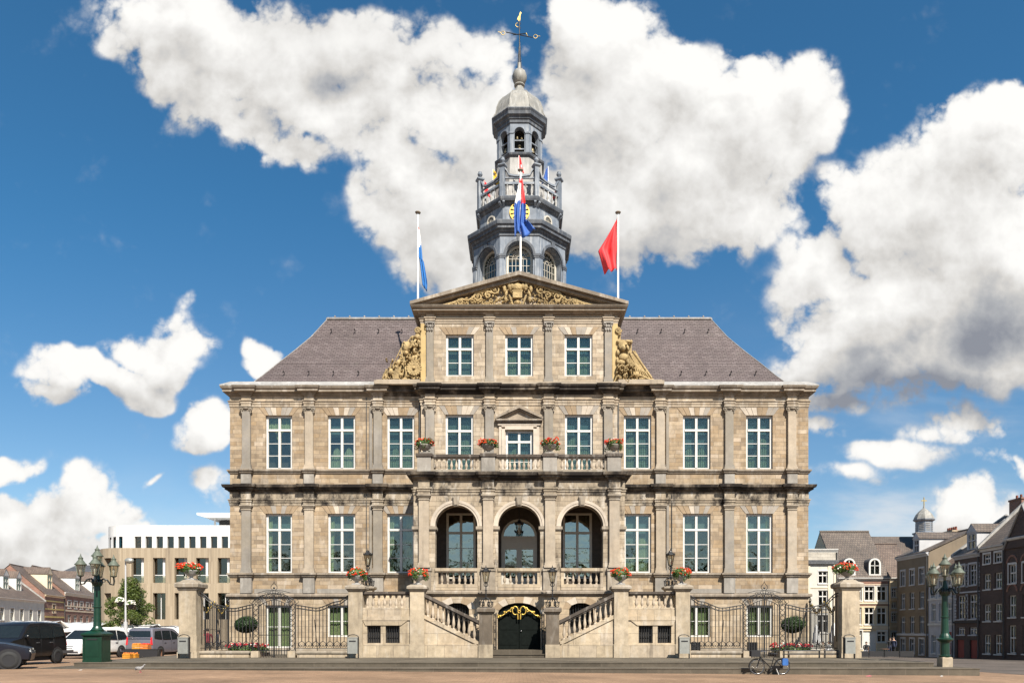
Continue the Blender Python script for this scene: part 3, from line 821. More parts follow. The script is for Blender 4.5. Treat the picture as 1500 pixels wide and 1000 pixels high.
# ------------------------------------------------------------------ town hall
HALL = thing('town_hall', 'large tan stone town hall with arched loggia, carved pediment and octagonal bell tower', 'town hall', (0, 0, 0))
W = 15.02; CB = 5.06; CY = -0.3; LY = -3.0
UZ0, UZ1 = 9.62, 12.40         # upper windows
LZ0, LZ1 = 4.23, 7.30          # lower windows
WX = [(-13.17, -11.79), (-9.94, -8.51), (-6.86, -5.44)]
ALLX = WX + [(-b, -a) for a, b in reversed(WX)]
wm = MB()
for sg in (-1, 1):
    x0, x1 = (-W, -CB) if sg < 0 else (CB, W)
    xs = [h for h in ALLX if h[0] * sg > 0]
    holes = [(a, b, UZ0, UZ1) for a, b in xs] + [(a, b, LZ0, LZ1) for a, b in xs]
    wm.wall(x0, x1, 3.0, 13.4, 0.0, holes, .26)
wm.quad((-W, 27, 0), (-W, 0, 0), (-W, 0, 13.4), (-W, 27, 13.4)); wm.quad((W, 0, 0), (W, 27, 0), (W, 27, 13.4), (W, 0, 13.4))
wm.quad((W, 27, 0), (-W, 27, 0), (-W, 27, 13.4), (W, 27, 13.4))
build_each(wm, 'wall', M['ashlar'], HALL)
bm_ = MB()
for sg in (-1, 1):
    x0, x1 = (-W, -CB) if sg < 0 else (CB, W)
    hs = []
    for a, b in [h for h in ALLX if h[0] * sg > 0][0 if sg < 0 else 1: 2 if sg < 0 else 3]:
        outer = abs(a + b) > 22
        hs.append((a, b, .34 if outer and sg < 0 else .915, 2.55))
    bm_.wall(x0, x1, 0.0, 3.0, -.05, hs, .28)
    bm_.quad((x0, -.05, 3.0), (x1, -.05, 3.0), (x1, .0, 3.0), (x0, .0, 3.0))
bm_.quad((-W, .0, 0), (-W, -.05, 0), (-W, -.05, 3.0), (-W, .0, 3.0)); bm_.quad((W, -.05, 0), (W, 0, 0), (W, 0, 3), (W, -.05, 3))
build_each(bm_, 'basement_wall', M['ashlar_low'], HALL)

# centre wall behind the loggia, first floor and attic
cw = MB()
cw.wall(-CB, CB, 8.2, 13.75, CY, [(-3.08 - .72, -3.08 + .72, 9.3, 12.35), (3.08 - .72, 3.08 + .72, 9.3, 12.35), (-.70, .70, 8.9, 11.54)], .26)
for sg in (-1, 1):
    a, b = sg * CB, sg * CB
    pts = [(a, 0, 8.2), (a, CY, 8.2), (a, CY, 13.75), (a, 0, 13.75)]
    if sg > 0: pts.reverse()
    cw.quad(*pts)
build_each(cw, 'wall', M['ashlar_center'], HALL)
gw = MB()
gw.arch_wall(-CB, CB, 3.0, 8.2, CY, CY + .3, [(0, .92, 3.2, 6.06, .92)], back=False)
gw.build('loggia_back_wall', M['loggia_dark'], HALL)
aw = MB()
AZ0, AZ1 = 13.75, 17.2
aw.wall(-CB, CB, AZ0, AZ1, CY, [(c - .72, c + .72, 14.34, 16.47) for c in (-3.06, 0, 3.06)], .24)
aw.quad((-CB, 5, AZ0), (-CB, CY, AZ0), (-CB, CY, 17.6), (-CB, 5, 17.6)); aw.quad((CB, CY, AZ0), (CB, 5, AZ0), (CB, 5, 17.6), (CB, CY, 17.6))
aw.build('attic_wall', M['ashlar_center'], HALL)
ys_ = MB()
for sg in (-1, 1): ys_.box(sg * 4.80, sg * 5.075, CY - .03, CY + .3, 14.0, 17.02)
build_each(ys_, 'corner_strip', M['yellow_stone'], HALL)

# rooms behind the glass
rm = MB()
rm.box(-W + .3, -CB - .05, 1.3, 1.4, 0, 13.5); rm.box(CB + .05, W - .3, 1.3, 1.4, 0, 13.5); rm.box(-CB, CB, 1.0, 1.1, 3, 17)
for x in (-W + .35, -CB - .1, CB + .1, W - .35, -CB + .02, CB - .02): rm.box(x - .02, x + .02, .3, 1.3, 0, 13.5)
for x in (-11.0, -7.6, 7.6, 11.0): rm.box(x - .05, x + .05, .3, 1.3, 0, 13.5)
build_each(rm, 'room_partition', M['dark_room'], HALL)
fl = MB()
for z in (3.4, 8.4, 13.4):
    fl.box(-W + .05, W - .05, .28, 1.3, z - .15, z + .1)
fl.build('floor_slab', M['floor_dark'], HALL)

# ---- windows
def win_frame(w, h, tz=.73, bars=2, fw=.11, mull=.12, bw=.032, top=.10, bot=.08):
    m = MB()
    hw = w / 2
    m.box(-hw, -hw + fw, 0, .09, 0, h); m.box(hw - fw, hw, 0, .09, 0, h)
    m.box(-hw + fw, hw - fw, 0, .09, h - top, h); m.box(-hw + fw, hw - fw, 0, .09, 0, bot)
    m.box(-mull / 2, mull / 2, -.025, .085, bot, h - top)
    z0 = bot; z1 = h - top
    if tz:
        t = h * tz
        m.box(-hw + fw, hw - fw, -.04, .088, t - .055, t + .055)
        z1 = t - .055
    for i in range(bars):
        z = z0 + (z1 - z0) * (i + 1) / (bars + 1)
        for s in (-1, 1):
            a, b = sorted((s * mull / 2, s * (hw - fw)))
            m.box(a, b, .02, .07, z - bw / 2, z + bw / 2)
    return m
def pane_mb(w, h):
    m = MB(); m.box(-w / 2 + .1, w / 2 - .1, .045, .055, .06, h - .08); return m
def curtain_mb(w, h, shape):
    """pleated cloth hanging behind the glass; shape(x in -1..1) gives the covered range as fractions of the height"""
    m = MB(); n = 44
    prev = None
    for i in range(n + 1):
        x = -w / 2 + .06 + (w - .12) * i / n
        y = .20 + .030 * math.sin(i * 1.9) + .014 * math.sin(i * .7 + 1)
        lo, hi = shape(2 * i / n - 1)
        cur = ((x, y, .05 + lo * (h - .1)), (x, y, .05 + hi * (h - .1)))
        if prev and (hi - lo > .01):
            m.quad(prev[0], cur[0], cur[1], prev[1], 0, True)
        prev = cur
    return m
CURT = {
 'swag': (lambda x: ((.50 + .28 * abs(math.sin(x * 2.6 + .4)) if True else 0), 1.0), 'curtain_green'),
 'low': (lambda x: (0, .20 + .22 * max(0, math.cos((abs(x) - .48) * 3.2))), 'curtain_cream'),
 'sides': (lambda x: (0 if abs(x) > .72 else 1.0 - .02, 1.0), 'curtain_green'),
 'mound': (lambda x: (0, .24 + .36 * max(0, math.cos((x - .45) * 1.9))), 'curtain_cream'),
 'mound2': (lambda x: (0, .46 + .22 * max(0, math.cos((x + .3) * 2.4))), 'curtain_cream'),
 'full': (lambda x: (0, 1.0), 'curtain_green'),
 'top': (lambda x: (.73, 1.0), 'blind_teal'),
 'pair': (lambda x: (0 if abs(x) > .45 + .2 * math.sin(x * 9) else .985, 1.0), 'curtain_cream'),
 'tied': (lambda x: (.34 - .30 * abs(x) if abs(x) > .25 else .80, 1.0), 'curtain_green'),
 'corner': (lambda x: (.0 if x < -.70 else .98, 1.0), 'curtain_green'),
}
_win = {}
def window(parent, x, y, z, w, h, style='std', curt=None, glassm='glass', blind=None, name='window'):
    key = (round(w, 2), round(h, 2), style, tuple(curt or ()), glassm, blind)
    if key not in _win:
        if style == 'std': fm = win_frame(w, h)
        elif style == 'attic': fm = win_frame(w, h, .66, 1)
        elif style == 'plain': fm = win_frame(w, h, None, 1, .10, .12)
        elif style == 'door': fm = win_frame(w, h, .78, 1, .12, .12)
        elif style == 'loggia': fm = win_frame(w, h, .70, 2, .12, .12)
        f = fm.build(name, M['white_paint'] if style != 'loggia' else M['cream_paint'], parent)
        pane_mb(w, h).build('pane', M[glassm], f)
        for c in curt or ():
            sh, mm = CURT[c]
            curtain_mb(w, h, sh).build('curtain', M[mm], f)
        if blind:
            b = MB(); b.box(-w / 2 + .08, w / 2 - .08, .27, .28, h * blind, h - .06); b.build('blind', M['blind_grey' if len(_win) % 3 == 0 else 'blind_teal'], f)
        _win[key] = f; f.location = (x, y, z)
        return f
    return copy_tree(_win[key], parent, (x, y, z))
up_styles = [(('swag',), 'glass', .73), (('low',), 'glass', .62), (('low',), 'glass_leaded', .03), (('mound2',), 'glass_leaded', .03), (('low',), 'glass_leaded', .2), (('mound',), 'glass_leaded', .42)]
lo_styles = [(('corner',), 'glass', .74), (('corner',), 'glass', .74), (('pair',), 'glass', .80), (('mound',), 'glass', .5), ((), 'glass', .74), (('sides',), 'glass', .70)]
for i, (a, b) in enumerate(ALLX):
    c, gm, bl = up_styles[i]
    window(HALL, (a + b) / 2, .13, UZ0, b - a, UZ1 - UZ0, 'std', c, gm, bl)
    c, gm, bl = lo_styles[i]
    window(HALL, (a + b) / 2, .13, LZ0, b - a, LZ1 - LZ0, 'std', c, gm, bl)
for c, cu in ((-3.06, 'low'), (0, 'mound2'), (3.06, 'mound')):
    window(HALL, c, CY + .12, 14.34, 1.44, 2.13, 'attic', (cu,) if c > -1 else (), 'glass_leaded', .03)
for c, cu in ((-3.08, 'mound'), (3.08, 'mound2')):
    window(HALL, c, CY + .12, 9.3, 1.44, 3.05, 'std', (cu,), 'glass_leaded', .03)
window(HALL, 0, CY + .12, 8.9, 1.40, 2.64, 'door', ('mound2',), 'glass_leaded', .03, 'balcony_door')
window(HALL, -12.48, .08, .34, 1.38, 2.21, 'plain', ('full',), 'glass_clear', None, 'garden_door')
window(HALL, 12.48, .08, .915, 1.38, 1.635, 'plain', ('full',), 'glass_clear')
for s in (-1, 1): window(HALL, s * 9.225, .08, .915, 1.43, 1.635, 'plain', ('full',), 'glass_clear')
for s in (-1, 1): window(HALL, s * 2.99, CY - .10, 3.9, 1.50, 3.36, 'loggia', (), 'glass_mirror', None, 'loggia_window')
# panels under the window of the garden door
# arched loggia door
dr = MB()
dr.box(-.92, -.80, 0, .12, 0, 2.86); dr.box(.80, .92, 0, .12, 0, 2.86)
dr.box(-.80, .80, 0, .12, 2.30, 2.78); dr.box(-.06, .06, -.02, .10, .0, 2.30); dr.box(-.80, .80, .0, .11, 0, .75)
for sg in (-1, 1):
    a, b = sorted((sg * .06, sg * .14)); dr.box(a, b, 0, .1, .75, 2.3)
    a, b = sorted((sg * .72, sg * .80)); dr.box(a, b, 0, .1, .75, 2.3)
    a, b = sorted((sg * .14, sg * .72)); dr.box(a, b, .02, .08, 1.36, 1.40); dr.box(a, b, .0, .1, 2.22, 2.30)
dr.arc_band(0, 2.86, .80, .92, 0, .12)
dr.box(-.80, .80, 0, .11, 2.78, 2.90)
d_ = dr.build('loggia_door', M['cream_paint'], HALL, (0, CY + .04, 3.2))
dg = MB(); dg.box(-.78, .78, .05, .06, .75, 2.3)
dg.add([(0, .05, 2.9)] + [(.8 * math.cos(PI * k / 16), .05, 2.86 + .8 * math.sin(PI * k / 16)) for k in range(17)], [(0, k + 1, k + 2) for k in range(16)], 0, flip=True)
dg.build('pane', M['glass_mirror'], d_)

# ---- flat arches of fanned stones over the windows
_lint = {}
def lintel(x, y, z, w, h=.36, seed=0, n=7, spread=.42):
    key = seed
    if key not in _lint:
        r = random.Random(seed); m = MB()
        for i in range(n):
            a0 = -w / 2 - .02 + (w + .04) * i / n; a1 = -w / 2 - .02 + (w + .04) * (i + 1) / n
            b0 = a0 * (1 + spread); b1 = a1 * (1 + spread)
            m.prism([(a0 + .009, 0), (a1 - .009, 0), (b1 - .011, h), (b0 + .011, h)], -.012, .02, r.choice([0, 1, 1, 2, 1, 2] if i % 2 else [0, 1, 2, 1, 2, 2]))
        o = m.build('window_lintel', [M['lintel_light'], M['lintel_tan'], M['lintel_grey']], HALL)
        o.location = (x, y, z); _lint[key] = o
        return o
    o = _lint[key].copy(); COL.objects.link(o); o.location = (x, y, z); return o
for i, (a, b) in enumerate(ALLX):
    lintel((a + b) / 2, -.006, UZ1, 1.42, .40, i % 3)
    lintel((a + b) / 2, -.006, LZ1 + .0, 1.42, .40, 3 + i % 3)
for c in (-3.08, 3.08): lintel(c, CY - .006, 12.35, 1.46, .45, 7)
for i, c in enumerate((-3.06, 0, 3.06)): lintel(c, CY - .006, 16.47, 1.46, .38, 8 + i)
for c in (-9.225, 9.225): lintel(c, -.056, 2.55, 1.44, .38, 12)
for c in (-12.48, 12.48): lintel(c, -.056, 2.55, 1.40, .38, 13)

# ---- pilasters
def pil_mesh(w, z0, z1, proj, order, warm=False):
    m = MB()
    base = .30
    m.box(-w / 2 - .06, w / 2 + .06, -proj - .06, 0, z0, z0 + .12)
    m.box(-w / 2 - .03, w / 2 + .03, -proj - .03, 0, z0 + .12, z0 + base * .8)
    m.box(-w / 2, w / 2, -proj, 0, z0 + base * .8, z1)
    return m
def ionic(m, w, z, proj):
    for s in (-1, 1):
        c = (s * (w / 2 + .03), -proj - .03, z + .10)
        m.ring((c[0], c[1], c[2]), .085, .028, 'Y', 12, 6)
        m.ell((c[0], c[1] - .02, c[2]), (.05, .05, .05), 8, 5)
        m.ell((s * (w / 2 + .02), -proj - .02, z - .06), (.035, .03, .09), 6, 5)
    m.box(-w / 2 - .06, w / 2 + .06, -proj - .06, 0, z + .14, z + .20)
    m.box(-w / 2 - .10, w / 2 + .10, -proj - .09, 0, z + .20, z + .25)
    m.ell((0, -proj - .05, z + .13), (w * .33, .05, .05), 10, 5)
    m.box(-w / 2, w / 2, -proj - .01, 0, z, z + .14)
def doric(m, w, z, proj):
    m.box(-w / 2 - .03, w / 2 + .03, -proj - .03, 0, z, z + .05)
    m.box(-w / 2, w / 2, -proj - .0, 0, z + .05, z + .14)
    m.box(-w / 2 - .05, w / 2 + .05, -proj - .05, 0, z + .14, z + .20)
    m.box(-w / 2 - .09, w / 2 + .09, -proj - .09, 0, z + .20, z + .27)
def corinth(m, w, z, proj):
    m.box(-w / 2, w / 2, -proj, 0, z, z + .42)
    for k in range(3):
        for j in range(2):
            m.ell((-w / 2 + w * (k + .5 + .3 * j - .15) / 3, -proj - .03, z + .07 + .17 * j), (.055, .04, .09), 7, 5)
    for s in (-1, 1):
        m.ring((s * (w / 2 + .0), -proj - .05, z + .33), .06, .022, 'Y', 10, 5)
    m.box(-w / 2 - .07, w / 2 + .07, -proj - .07, 0, z + .40, z + .47)
_pil = {}
def pilaster(x, y, w, z0, z1, proj, order, mat='pilaster_stone'):
    key = (w, z0, z1, order, mat)
    if key not in _pil:
        s = pil_mesh(w, z0, z1, proj, order).build('pilaster', M[mat], HALL)
        c = MB()
        {'ionic': ionic, 'doric': doric, 'corinth': corinth}[order](c, w, z1, proj)
        c.build('capital', M['cap_stone'] if order != 'corinth' else M['grey_stone'], s)
        _pil[key] = s; s.location = (x, y, 0); return s
    return copy_tree(_pil[key], HALL, (x, y, 0))
WP = [14.13, 10.88, 7.32]
CP = [4.58, 1.52]
for sg in (-1, 1):
    for i, x in enumerate(WP):
        mt = 'pilaster_stone' if (i + (sg > 0)) % 2 == 0 else 'pilaster_warm'
        pilaster(sg * x, 0, .42, 9.58, 12.58, .16, 'ionic', mt)
        pilaster(sg * x, 0, .47, 4.22, 7.46, .17, 'doric', mt)
    for x in CP:
        pilaster(sg * x, CY, .44, 9.58, 12.58, .16, 'ionic', 'pilaster_stone')
        pilaster(sg * x, CY, .36, 14.0, 16.60, .14, 'corinth', 'pilaster_stone')
    for x in (4.55, 1.48):
        pilaster(sg * x, LY, .48, 4.24, 7.46, .18, 'doric', 'pilaster_warm')
# slim half pilasters beside the innermost wing pilasters
hp = MB()
for sg in (-1, 1):
    hp.box(sg * 7.62, sg * 7.76, -.09, 0, 9.6, 12.82); hp.box(sg * 7.64, sg * 7.76, -.09, 0, 4.2, 7.72)
build_each(hp, 'half_pilaster', M['pilaster_stone'], HALL)

# ---- entablatures carried round every pilaster
def res(points, centres, w, proj, y):
    out = []
    for c in sorted(centres):
        out += [(c - w / 2, y), (c - w / 2, y - proj), (c + w / 2, y - proj), (c + w / 2, y)]
    return out
def facade_path(wing_w, wing_proj, front_c, front_w, front_proj, fy):
    P_ = [(-W, 27), (-W, 0)]
    P_ += res(None, [-x for x in WP], wing_w, wing_proj, 0)
    P_ += [(-CB, 0), (-CB, fy)]
    P_ += res(None, [-c for c in front_c] + list(front_c), front_w, front_proj, fy)
    P_ += [(CB, fy), (CB, 0)]
    P_ += res(None, WP, wing_w, wing_proj, 0)
    P_ += [(W, 0), (W, 27)]
    return P_
up = facade_path(.46, .15, CP, .48, .15, CY)
lo = facade_path(.50, .16, [4.55, 1.48], .52, .17, LY)
e1 = MB(); e1.sweep(up, [(.0, 12.82), (.03, 12.82), (.03, 12.96), (.06, 12.97), (.06, 13.08), (.10, 13.10), (.10, 13.14), (.015, 13.15), (.015, 13.37)])
e1.build('architrave', M['ashlar_center'], HALL)
CPROF = [(.015, 13.37), (.06, 13.38), (.10, 13.46), (.14, 13.47), (.14, 13.52), (.29, 13.55), (.29, 13.66), (.35, 13.70), (.39, 13.79), (.39, 13.82), (-.3, 13.86)]
iL = [i for i, q in enumerate(up) if abs(q[0] + 7.09) < .02][-1]; iR = [i for i, q in enumerate(up) if abs(q[0] - 7.09) < .02][0]
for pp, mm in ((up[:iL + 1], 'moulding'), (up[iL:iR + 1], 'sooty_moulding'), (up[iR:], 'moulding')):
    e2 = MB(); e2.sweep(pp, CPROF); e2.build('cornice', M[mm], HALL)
# lead covered gutter of the wings
gt = MB()
for sg in (-1, 1):
    pth = [(-W, 26), (-W, 0), (-5.2, 0)] if sg < 0 else [(5.2, 0), (W, 0), (W, 26)]
    gt.sweep(pth, [(.40, 13.825), (.40, 13.87), (-.02, 14.16), (-1.1, 14.40), (-1.1, 13.9)])
build_each(gt, 'gutter', M['lead_pale'], HALL)
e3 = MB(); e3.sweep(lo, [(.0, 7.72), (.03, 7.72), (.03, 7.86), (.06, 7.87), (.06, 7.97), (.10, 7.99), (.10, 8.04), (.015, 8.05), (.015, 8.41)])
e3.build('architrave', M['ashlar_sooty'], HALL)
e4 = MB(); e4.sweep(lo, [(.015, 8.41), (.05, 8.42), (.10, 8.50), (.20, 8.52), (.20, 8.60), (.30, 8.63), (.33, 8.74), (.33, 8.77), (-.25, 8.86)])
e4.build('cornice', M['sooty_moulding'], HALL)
sills = MB()
for sg in (-1, 1):
    for (z, w_, pr) in ((9.34, .52, .20), (3.97, .58, .21)):
        pth = [(-W, 27), (-W, 0)] + res(None, [-x for x in WP], w_, pr, 0) + [(-CB, 0)]
        if sg > 0: pth = [(-a, b) for a, b in reversed(pth)]
        sills.sweep(pth, [(0, z), (.05, z + .04), (.09, z + .13), (.13, z + .15), (.13, z + .235), (0, z + .262)])
build_each(sills, 'sill_course', M['moulding'], HALL)
pe = MB(); pw = MB()
for sg in (-1, 1):
    for x in WP:
        pe.box(sg * x - .26, sg * x + .26, -.19, 0, 8.84, 9.34); pe.box(sg * x - .29, sg * x + .29, -.20, 0, 3.17, 3.97)
build_each(pe, 'pedestal', M['grey_stone'], HALL)
pc = MB()
pth = [(-W, 27), (-W, -.05)] + [(-CB, -.05), (-CB, LY)] + res(None, [-4.55, -1.48, 1.48, 4.55], .66, .12, LY) + [(CB, LY), (CB, -.05), (W, -.05), (W, 27)]
pc.sweep(pth, [(0, 2.90), (.05, 2.91), (.08, 2.98), (.14, 3.0), (.14, 3.10), (.10, 3.15), (-.1, 3.17)])
pc.build('plinth_course', M['moulding'], HALL)
plc = MB()
for sg in (-1, 1):
    a, b = sorted((sg * CB, sg * W)); plc.box(a, b, -.10, -.05, 0, .34)
build_each(plc, 'plinth', M['cap_stone'], HALL)
# stone slabs under the lower pedestals seen as pale bands
sb = MB()
for a, b in ((-13.75, -11.25), (-10.5, -8.0), (8.0, 10.5), (11.25, 13.75)): sb.box(a, b, -.02, 0, 3.18, 3.40)
build_each(sb, 'band_stone', M['grey_stone'], HALL)

# ---- balustrades
bal = MB()
bal.lathe([(.062, 0), (.062, .06), (.035, .085), (.04, .12), (.078, .30), (.070, .40), (.034, .68), (.03, .78), (.045, .82), (.055, .86), (.058, .92), (.058, 1.0)], seg=10)
_bal = [None]
def balusters(parent, p0, p1, n, zfun0, zfun1, name='baluster'):
    for i in range(n):
        t = (i + .5) / n
        x = p0[0] + (p1[0] - p0[0]) * t; y = p0[1] + (p1[1] - p0[1]) * t
        z0, z1 = zfun0(t), zfun1(t)
        if _bal[0] is None:
            o = bal.build(name, M['baluster_stone'], parent); _bal[0] = o
        else:
            o = _bal[0].copy(); COL.objects.link(o); o.parent = parent
        o.name = name
        o.location = (x, y, z0); o.scale = (1, 1, z1 - z0); o.rotation_euler = (0, 0, i * .7)

def near(obs, x, y):
    def key(o):
        vs = [v.co for v in o.data.vertices]; cx = sum(v.x for v in vs) / len(vs); cy = sum(v.y for v in vs) / len(vs)
        return (cx - x) ** 2 + (cy - y) ** 2
    return min(obs, key=key)
LC = [-3.015, 0, 3.015]; LHW = 1.01
# loggia: front arcade
lg = MB()
lg.arch_wall(-CB, CB, 3.17, 7.75, LY, LY + .55, [(c, LHW, 3.2, 6.23, 1.0) for c in LC], 0)
for sg in (-1, 1):
    n0 = len(lg.v)
    lg.arch_wall(LY + .55, CY, 3.17, 7.75, 0, .5, [((LY + CY) / 2 + .25, .82, 3.2, 6.23, .82)])
    Mx = Matrix(((0, sg, 0, -sg * CB * -1 if False else 0), (1, 0, 0, 0), (0, 0, 1, 0), (0, 0, 0, 1)))
    for i in range(n0, len(lg.v)):
        x, y, z = lg.v[i]
        lg.v[i] = (sg * (CB - y), x, z)
    if sg > 0: pass
    else:
        pass
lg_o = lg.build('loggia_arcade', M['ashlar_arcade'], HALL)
av = MB()
for c in LC:
    av.arc_band(c, 6.23, LHW + .005, LHW + .10, LY - .05, LY + .02, 24)
    av.arc_band(c, 6.23, LHW + .10, LHW + .23, LY - .075, LY + .02, 24)
build_each(av, 'archivolt', M['lintel_light'], HALL)
ks = MB()
for c in LC:
    ks.prism([(c - .11, 7.18), (c + .11, 7.18), (c + .17, 7.66), (c - .17, 7.66)], LY - .16, LY)
    ks.prism([(c - .08, 7.24), (c + .08, 7.24), (c + .12, 7.60), (c - .12, 7.60)], LY - .20, LY - .16)
build_each(ks, 'keystone', M['cap_stone'], HALL)
im = MB()
for a, b in ((-CB - .02, -4.01), (-2.02, -.99), (.99, 2.02), (4.01, CB + .02)):
    for (d, z0, z1) in ((.04, 6.02, 6.08), (.09, 6.08, 6.22)):
        im.box(a - d * .6, b + d * .6, LY - d, LY + .57, z0, z1)
build_each(im, 'impost', M['cap_stone'], HALL)
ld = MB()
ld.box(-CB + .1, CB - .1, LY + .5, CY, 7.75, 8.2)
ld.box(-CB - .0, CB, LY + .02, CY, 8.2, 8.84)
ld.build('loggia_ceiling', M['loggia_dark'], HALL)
lf = MB(); lf.box(-CB + .02, CB - .02, LY + .05, CY, 2.95, 3.2); lf.build('loggia_floor', M['blue_stone'], HALL)
lpd = MB()
for x in (-4.55, -1.48, 1.48, 4.55):
    lpd.box(x - .33, x + .33, LY - .14, LY, 3.17, 4.08); lpd.box(x - .36, x + .36, LY - .18, LY, 4.08, 4.23)
build_each(lpd, 'pedestal', M['cap_stone'], HALL)
# loggia balustrade
lb = MB()
for c in LC:
    lb.box(c - LHW, c + LHW, LY - .05, LY + .28, 3.172, 3.46); lb.box(c - LHW, c + LHW, LY - .08, LY + .30, 4.08, 4.23); lb.box(c - LHW, c + LHW, LY - .03, LY + .25, 4.02, 4.08)
    for s in (-1, 1): a, b = sorted((c + s * LHW, c + s * (LHW - .14))); lb.box(a, b, LY - .02, LY + .24, 3.46, 4.02)
lb_o = build_each(lb, 'loggia_balustrade', M['stair_stone'], HALL)
for c in LC: balusters(near(lb_o, c, LY), (c - LHW + .17, LY + .11), (c + LHW - .17, LY + .11), 6, lambda t: 3.46, lambda t: 4.02)
# balcony balustrade above
BX = [-4.55, -1.48, 1.48, 4.55]
bb = MB()
for x in BX:
    bb.box(x - .33, x + .33, LY - .10, LY + .30, 8.84, 9.56)
build_each(bb, 'balcony_pedestal', M['grey_stone'], HALL)
br_ = MB()
for x in BX: br_.box(x - .40, x + .40, LY - .16, LY + .36, 9.56, 9.70)
for a, b in zip(BX, BX[1:]):
    br_.box(a + .40, b - .40, LY - .05, LY + .25, 9.54, 9.67); br_.box(a + .33, b - .33, LY - .02, LY + .22, 9.49, 9.54)
for s in (-1, 1):
    a, b = sorted((s * 4.40, s * 4.70)); br_.box(a, b, LY + .36, CY, 9.54, 9.67)
br_.build('balcony_rail', M['dark_rail'], HALL)
b2 = MB()
for a, b in zip(BX, BX[1:]):
    b2.box(a + .33, b - .33, LY - .04, LY + .24, 8.84, 8.95)
    b2.box(a + .33, a + .45, LY - .0, LY + .2, 8.95, 9.49); b2.box(b - .45, b - .33, LY - .0, LY + .2, 8.95, 9.49)
for s in (-1, 1):
    a, b = sorted((s * 4.40, s * 4.70)); b2.box(a, b, LY + .30, CY, 8.84, 9.0)
b2o = build_each(b2, 'balcony_balustrade', M['cap_stone'], HALL)
for a, b in zip(BX, BX[1:]): balusters(near(b2o, (a + b) / 2, LY), (a + .47, LY + .10), (b - .47, LY + .10), 9, lambda t: 8.95, lambda t: 9.49)
for s in (-1, 1): balusters(near(b2o, s * 4.55, -1.5), (s * 4.55, LY + .45), (s * 4.55, CY - .15), 8, lambda t: 9.0, lambda t: 9.54)
# pedimented surround of the balcony door
ad = MB()
for s in (-1, 1):
    a, b = sorted((s * .73, s * .90)); ad.box(a, b, CY - .10, CY, 8.86, 11.60)
    a, b = sorted((s * .90, s * 1.04)); ad.box(a, b, CY - .06, CY, 8.86, 11.75)
ad.box(-.73, .73, CY - .10, CY, 11.56, 11.70); ad.box(-.90, .90, CY - .10, CY, 11.70, 11.78)
ad.box(-1.10, 1.10, CY - .12, CY, 11.78, 11.86)
build_each(ad, 'door_surround', M['lintel_light'], HALL)
ap = MB()
ap.box(-1.16, 1.16, CY - .20, CY, 11.93, 11.99); ap.box(-1.20, 1.20, CY - .26, CY, 11.99, 12.07)
ap.box(-1.10, 1.10, CY - .08, CY, 11.86, 11.93)
ap.prism([(-1.0, 12.07), (1.0, 12.07), (0, 12.55)], CY - .06, CY)
for s in (-1, 1):
    P1 = [(s * 1.22, 12.07), (s * 1.22, 12.17), (0, 12.80), (0, 12.62)]
    P2 = [(s * 1.05, 12.07), (s * 1.16, 12.07), (0, 12.63), (0, 12.53)]
    if s > 0: P1.reverse(); P2.reverse()
    P1 = P1 if s < 0 else P1
    ap.prism(P1[::-1] , CY - .28, CY); ap.prism(P2[::-1], CY - .17, CY)
ap.build('door_pediment', M['moulding'], HALL)
# down pipes
dp = MB()
for x, y, z0, z1 in ((-5.16, -.08, 8.9, 13.2), (5.13, -.06, 8.9, 13.0), (-7.92, -.06, 9.6, 13.3), (-7.92, -.06, 4.3, 8.3), (7.92, -.06, 4.3, 8.3)):
    dp.tube([(x, y, z0), (x, y, z1)], .045 if abs(x) < 6 else .018, 8)
build_each(dp, 'down_pipe', M['pipe_lead'], HALL)

# ---- basement under the loggia with the arched gate
bs = MB()
bs.arch_wall(-CB, CB, 0, 2.95, LY, LY + .5, [(-2.98, .58, 1.1, 2.27, .30), (0, 1.03, .33, 2.02, .55), (2.98, .58, 1.1, 2.27, .30)])
for s in (-1, 1):
    P4 = [(s * CB, -.05, 0), (s * CB, LY, 0), (s * CB, LY, 2.95), (s * CB, -.05, 2.95)]
    if s > 0: P4.reverse()
    bs.quad(*P4)
bs.build('loggia_basement', M['ashlar_low'], HALL)
bv = MB()
for c, hw, zs, ri, n_ in ((-2.98, .58, 2.27, .30, 5), (2.98, .58, 2.27, .30, 5), (0, 1.03, 2.02, .55, 9)):
    for i in range(n_):
        a0, a1 = PI * i / n_ + .01, PI * (i + 1) / n_ - .01
        k_ = 1.55 if n_ == 5 else 1.30
        P4 = []
        for rr in (1.0, k_):
            for a in ((a0, a1) if rr == 1.0 else (a1, a0)):
                P4.append((c + hw * rr * math.cos(a), min(zs + (ri * math.sin(a)) * (1 if rr == 1 else 1) + (0.32 * math.sin(a) if rr > 1 else 0), 2.88)))
        bv.prism(P4[::-1] if False else P4, LY - .012, LY + .01, i % 3)
build_each(bv, 'arch_stones', [M['lintel_light'], M['lintel_tan'], M['stair_stone']], HALL)
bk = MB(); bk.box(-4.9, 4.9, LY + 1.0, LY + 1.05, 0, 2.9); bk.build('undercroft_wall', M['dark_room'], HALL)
bgr = MB()
for c in (-2.98, 2.98):
    for i in range(9): x = c - .5 + i * .125; bgr.box(x - .012, x + .012, LY + .2, LY + .225, 1.1, 2.55)
    bgr.box(c - .58, c + .58, LY + .19, LY + .22, 1.7, 1.73)
build_each(bgr, 'window_grille', M['iron'], HALL)
gd = MB()
for s in (-1, 1):
    a, b = sorted((s * .012, s * 1.0)); gd.box(a, b, LY + .16, LY + .22, .36, 1.98)
    a, b = sorted((s * .10, s * .94)); gd.box(a, b, LY + .145, LY + .16, .55, 1.15); gd.box(a, b, LY + .145, LY + .16, 1.28, 1.9)
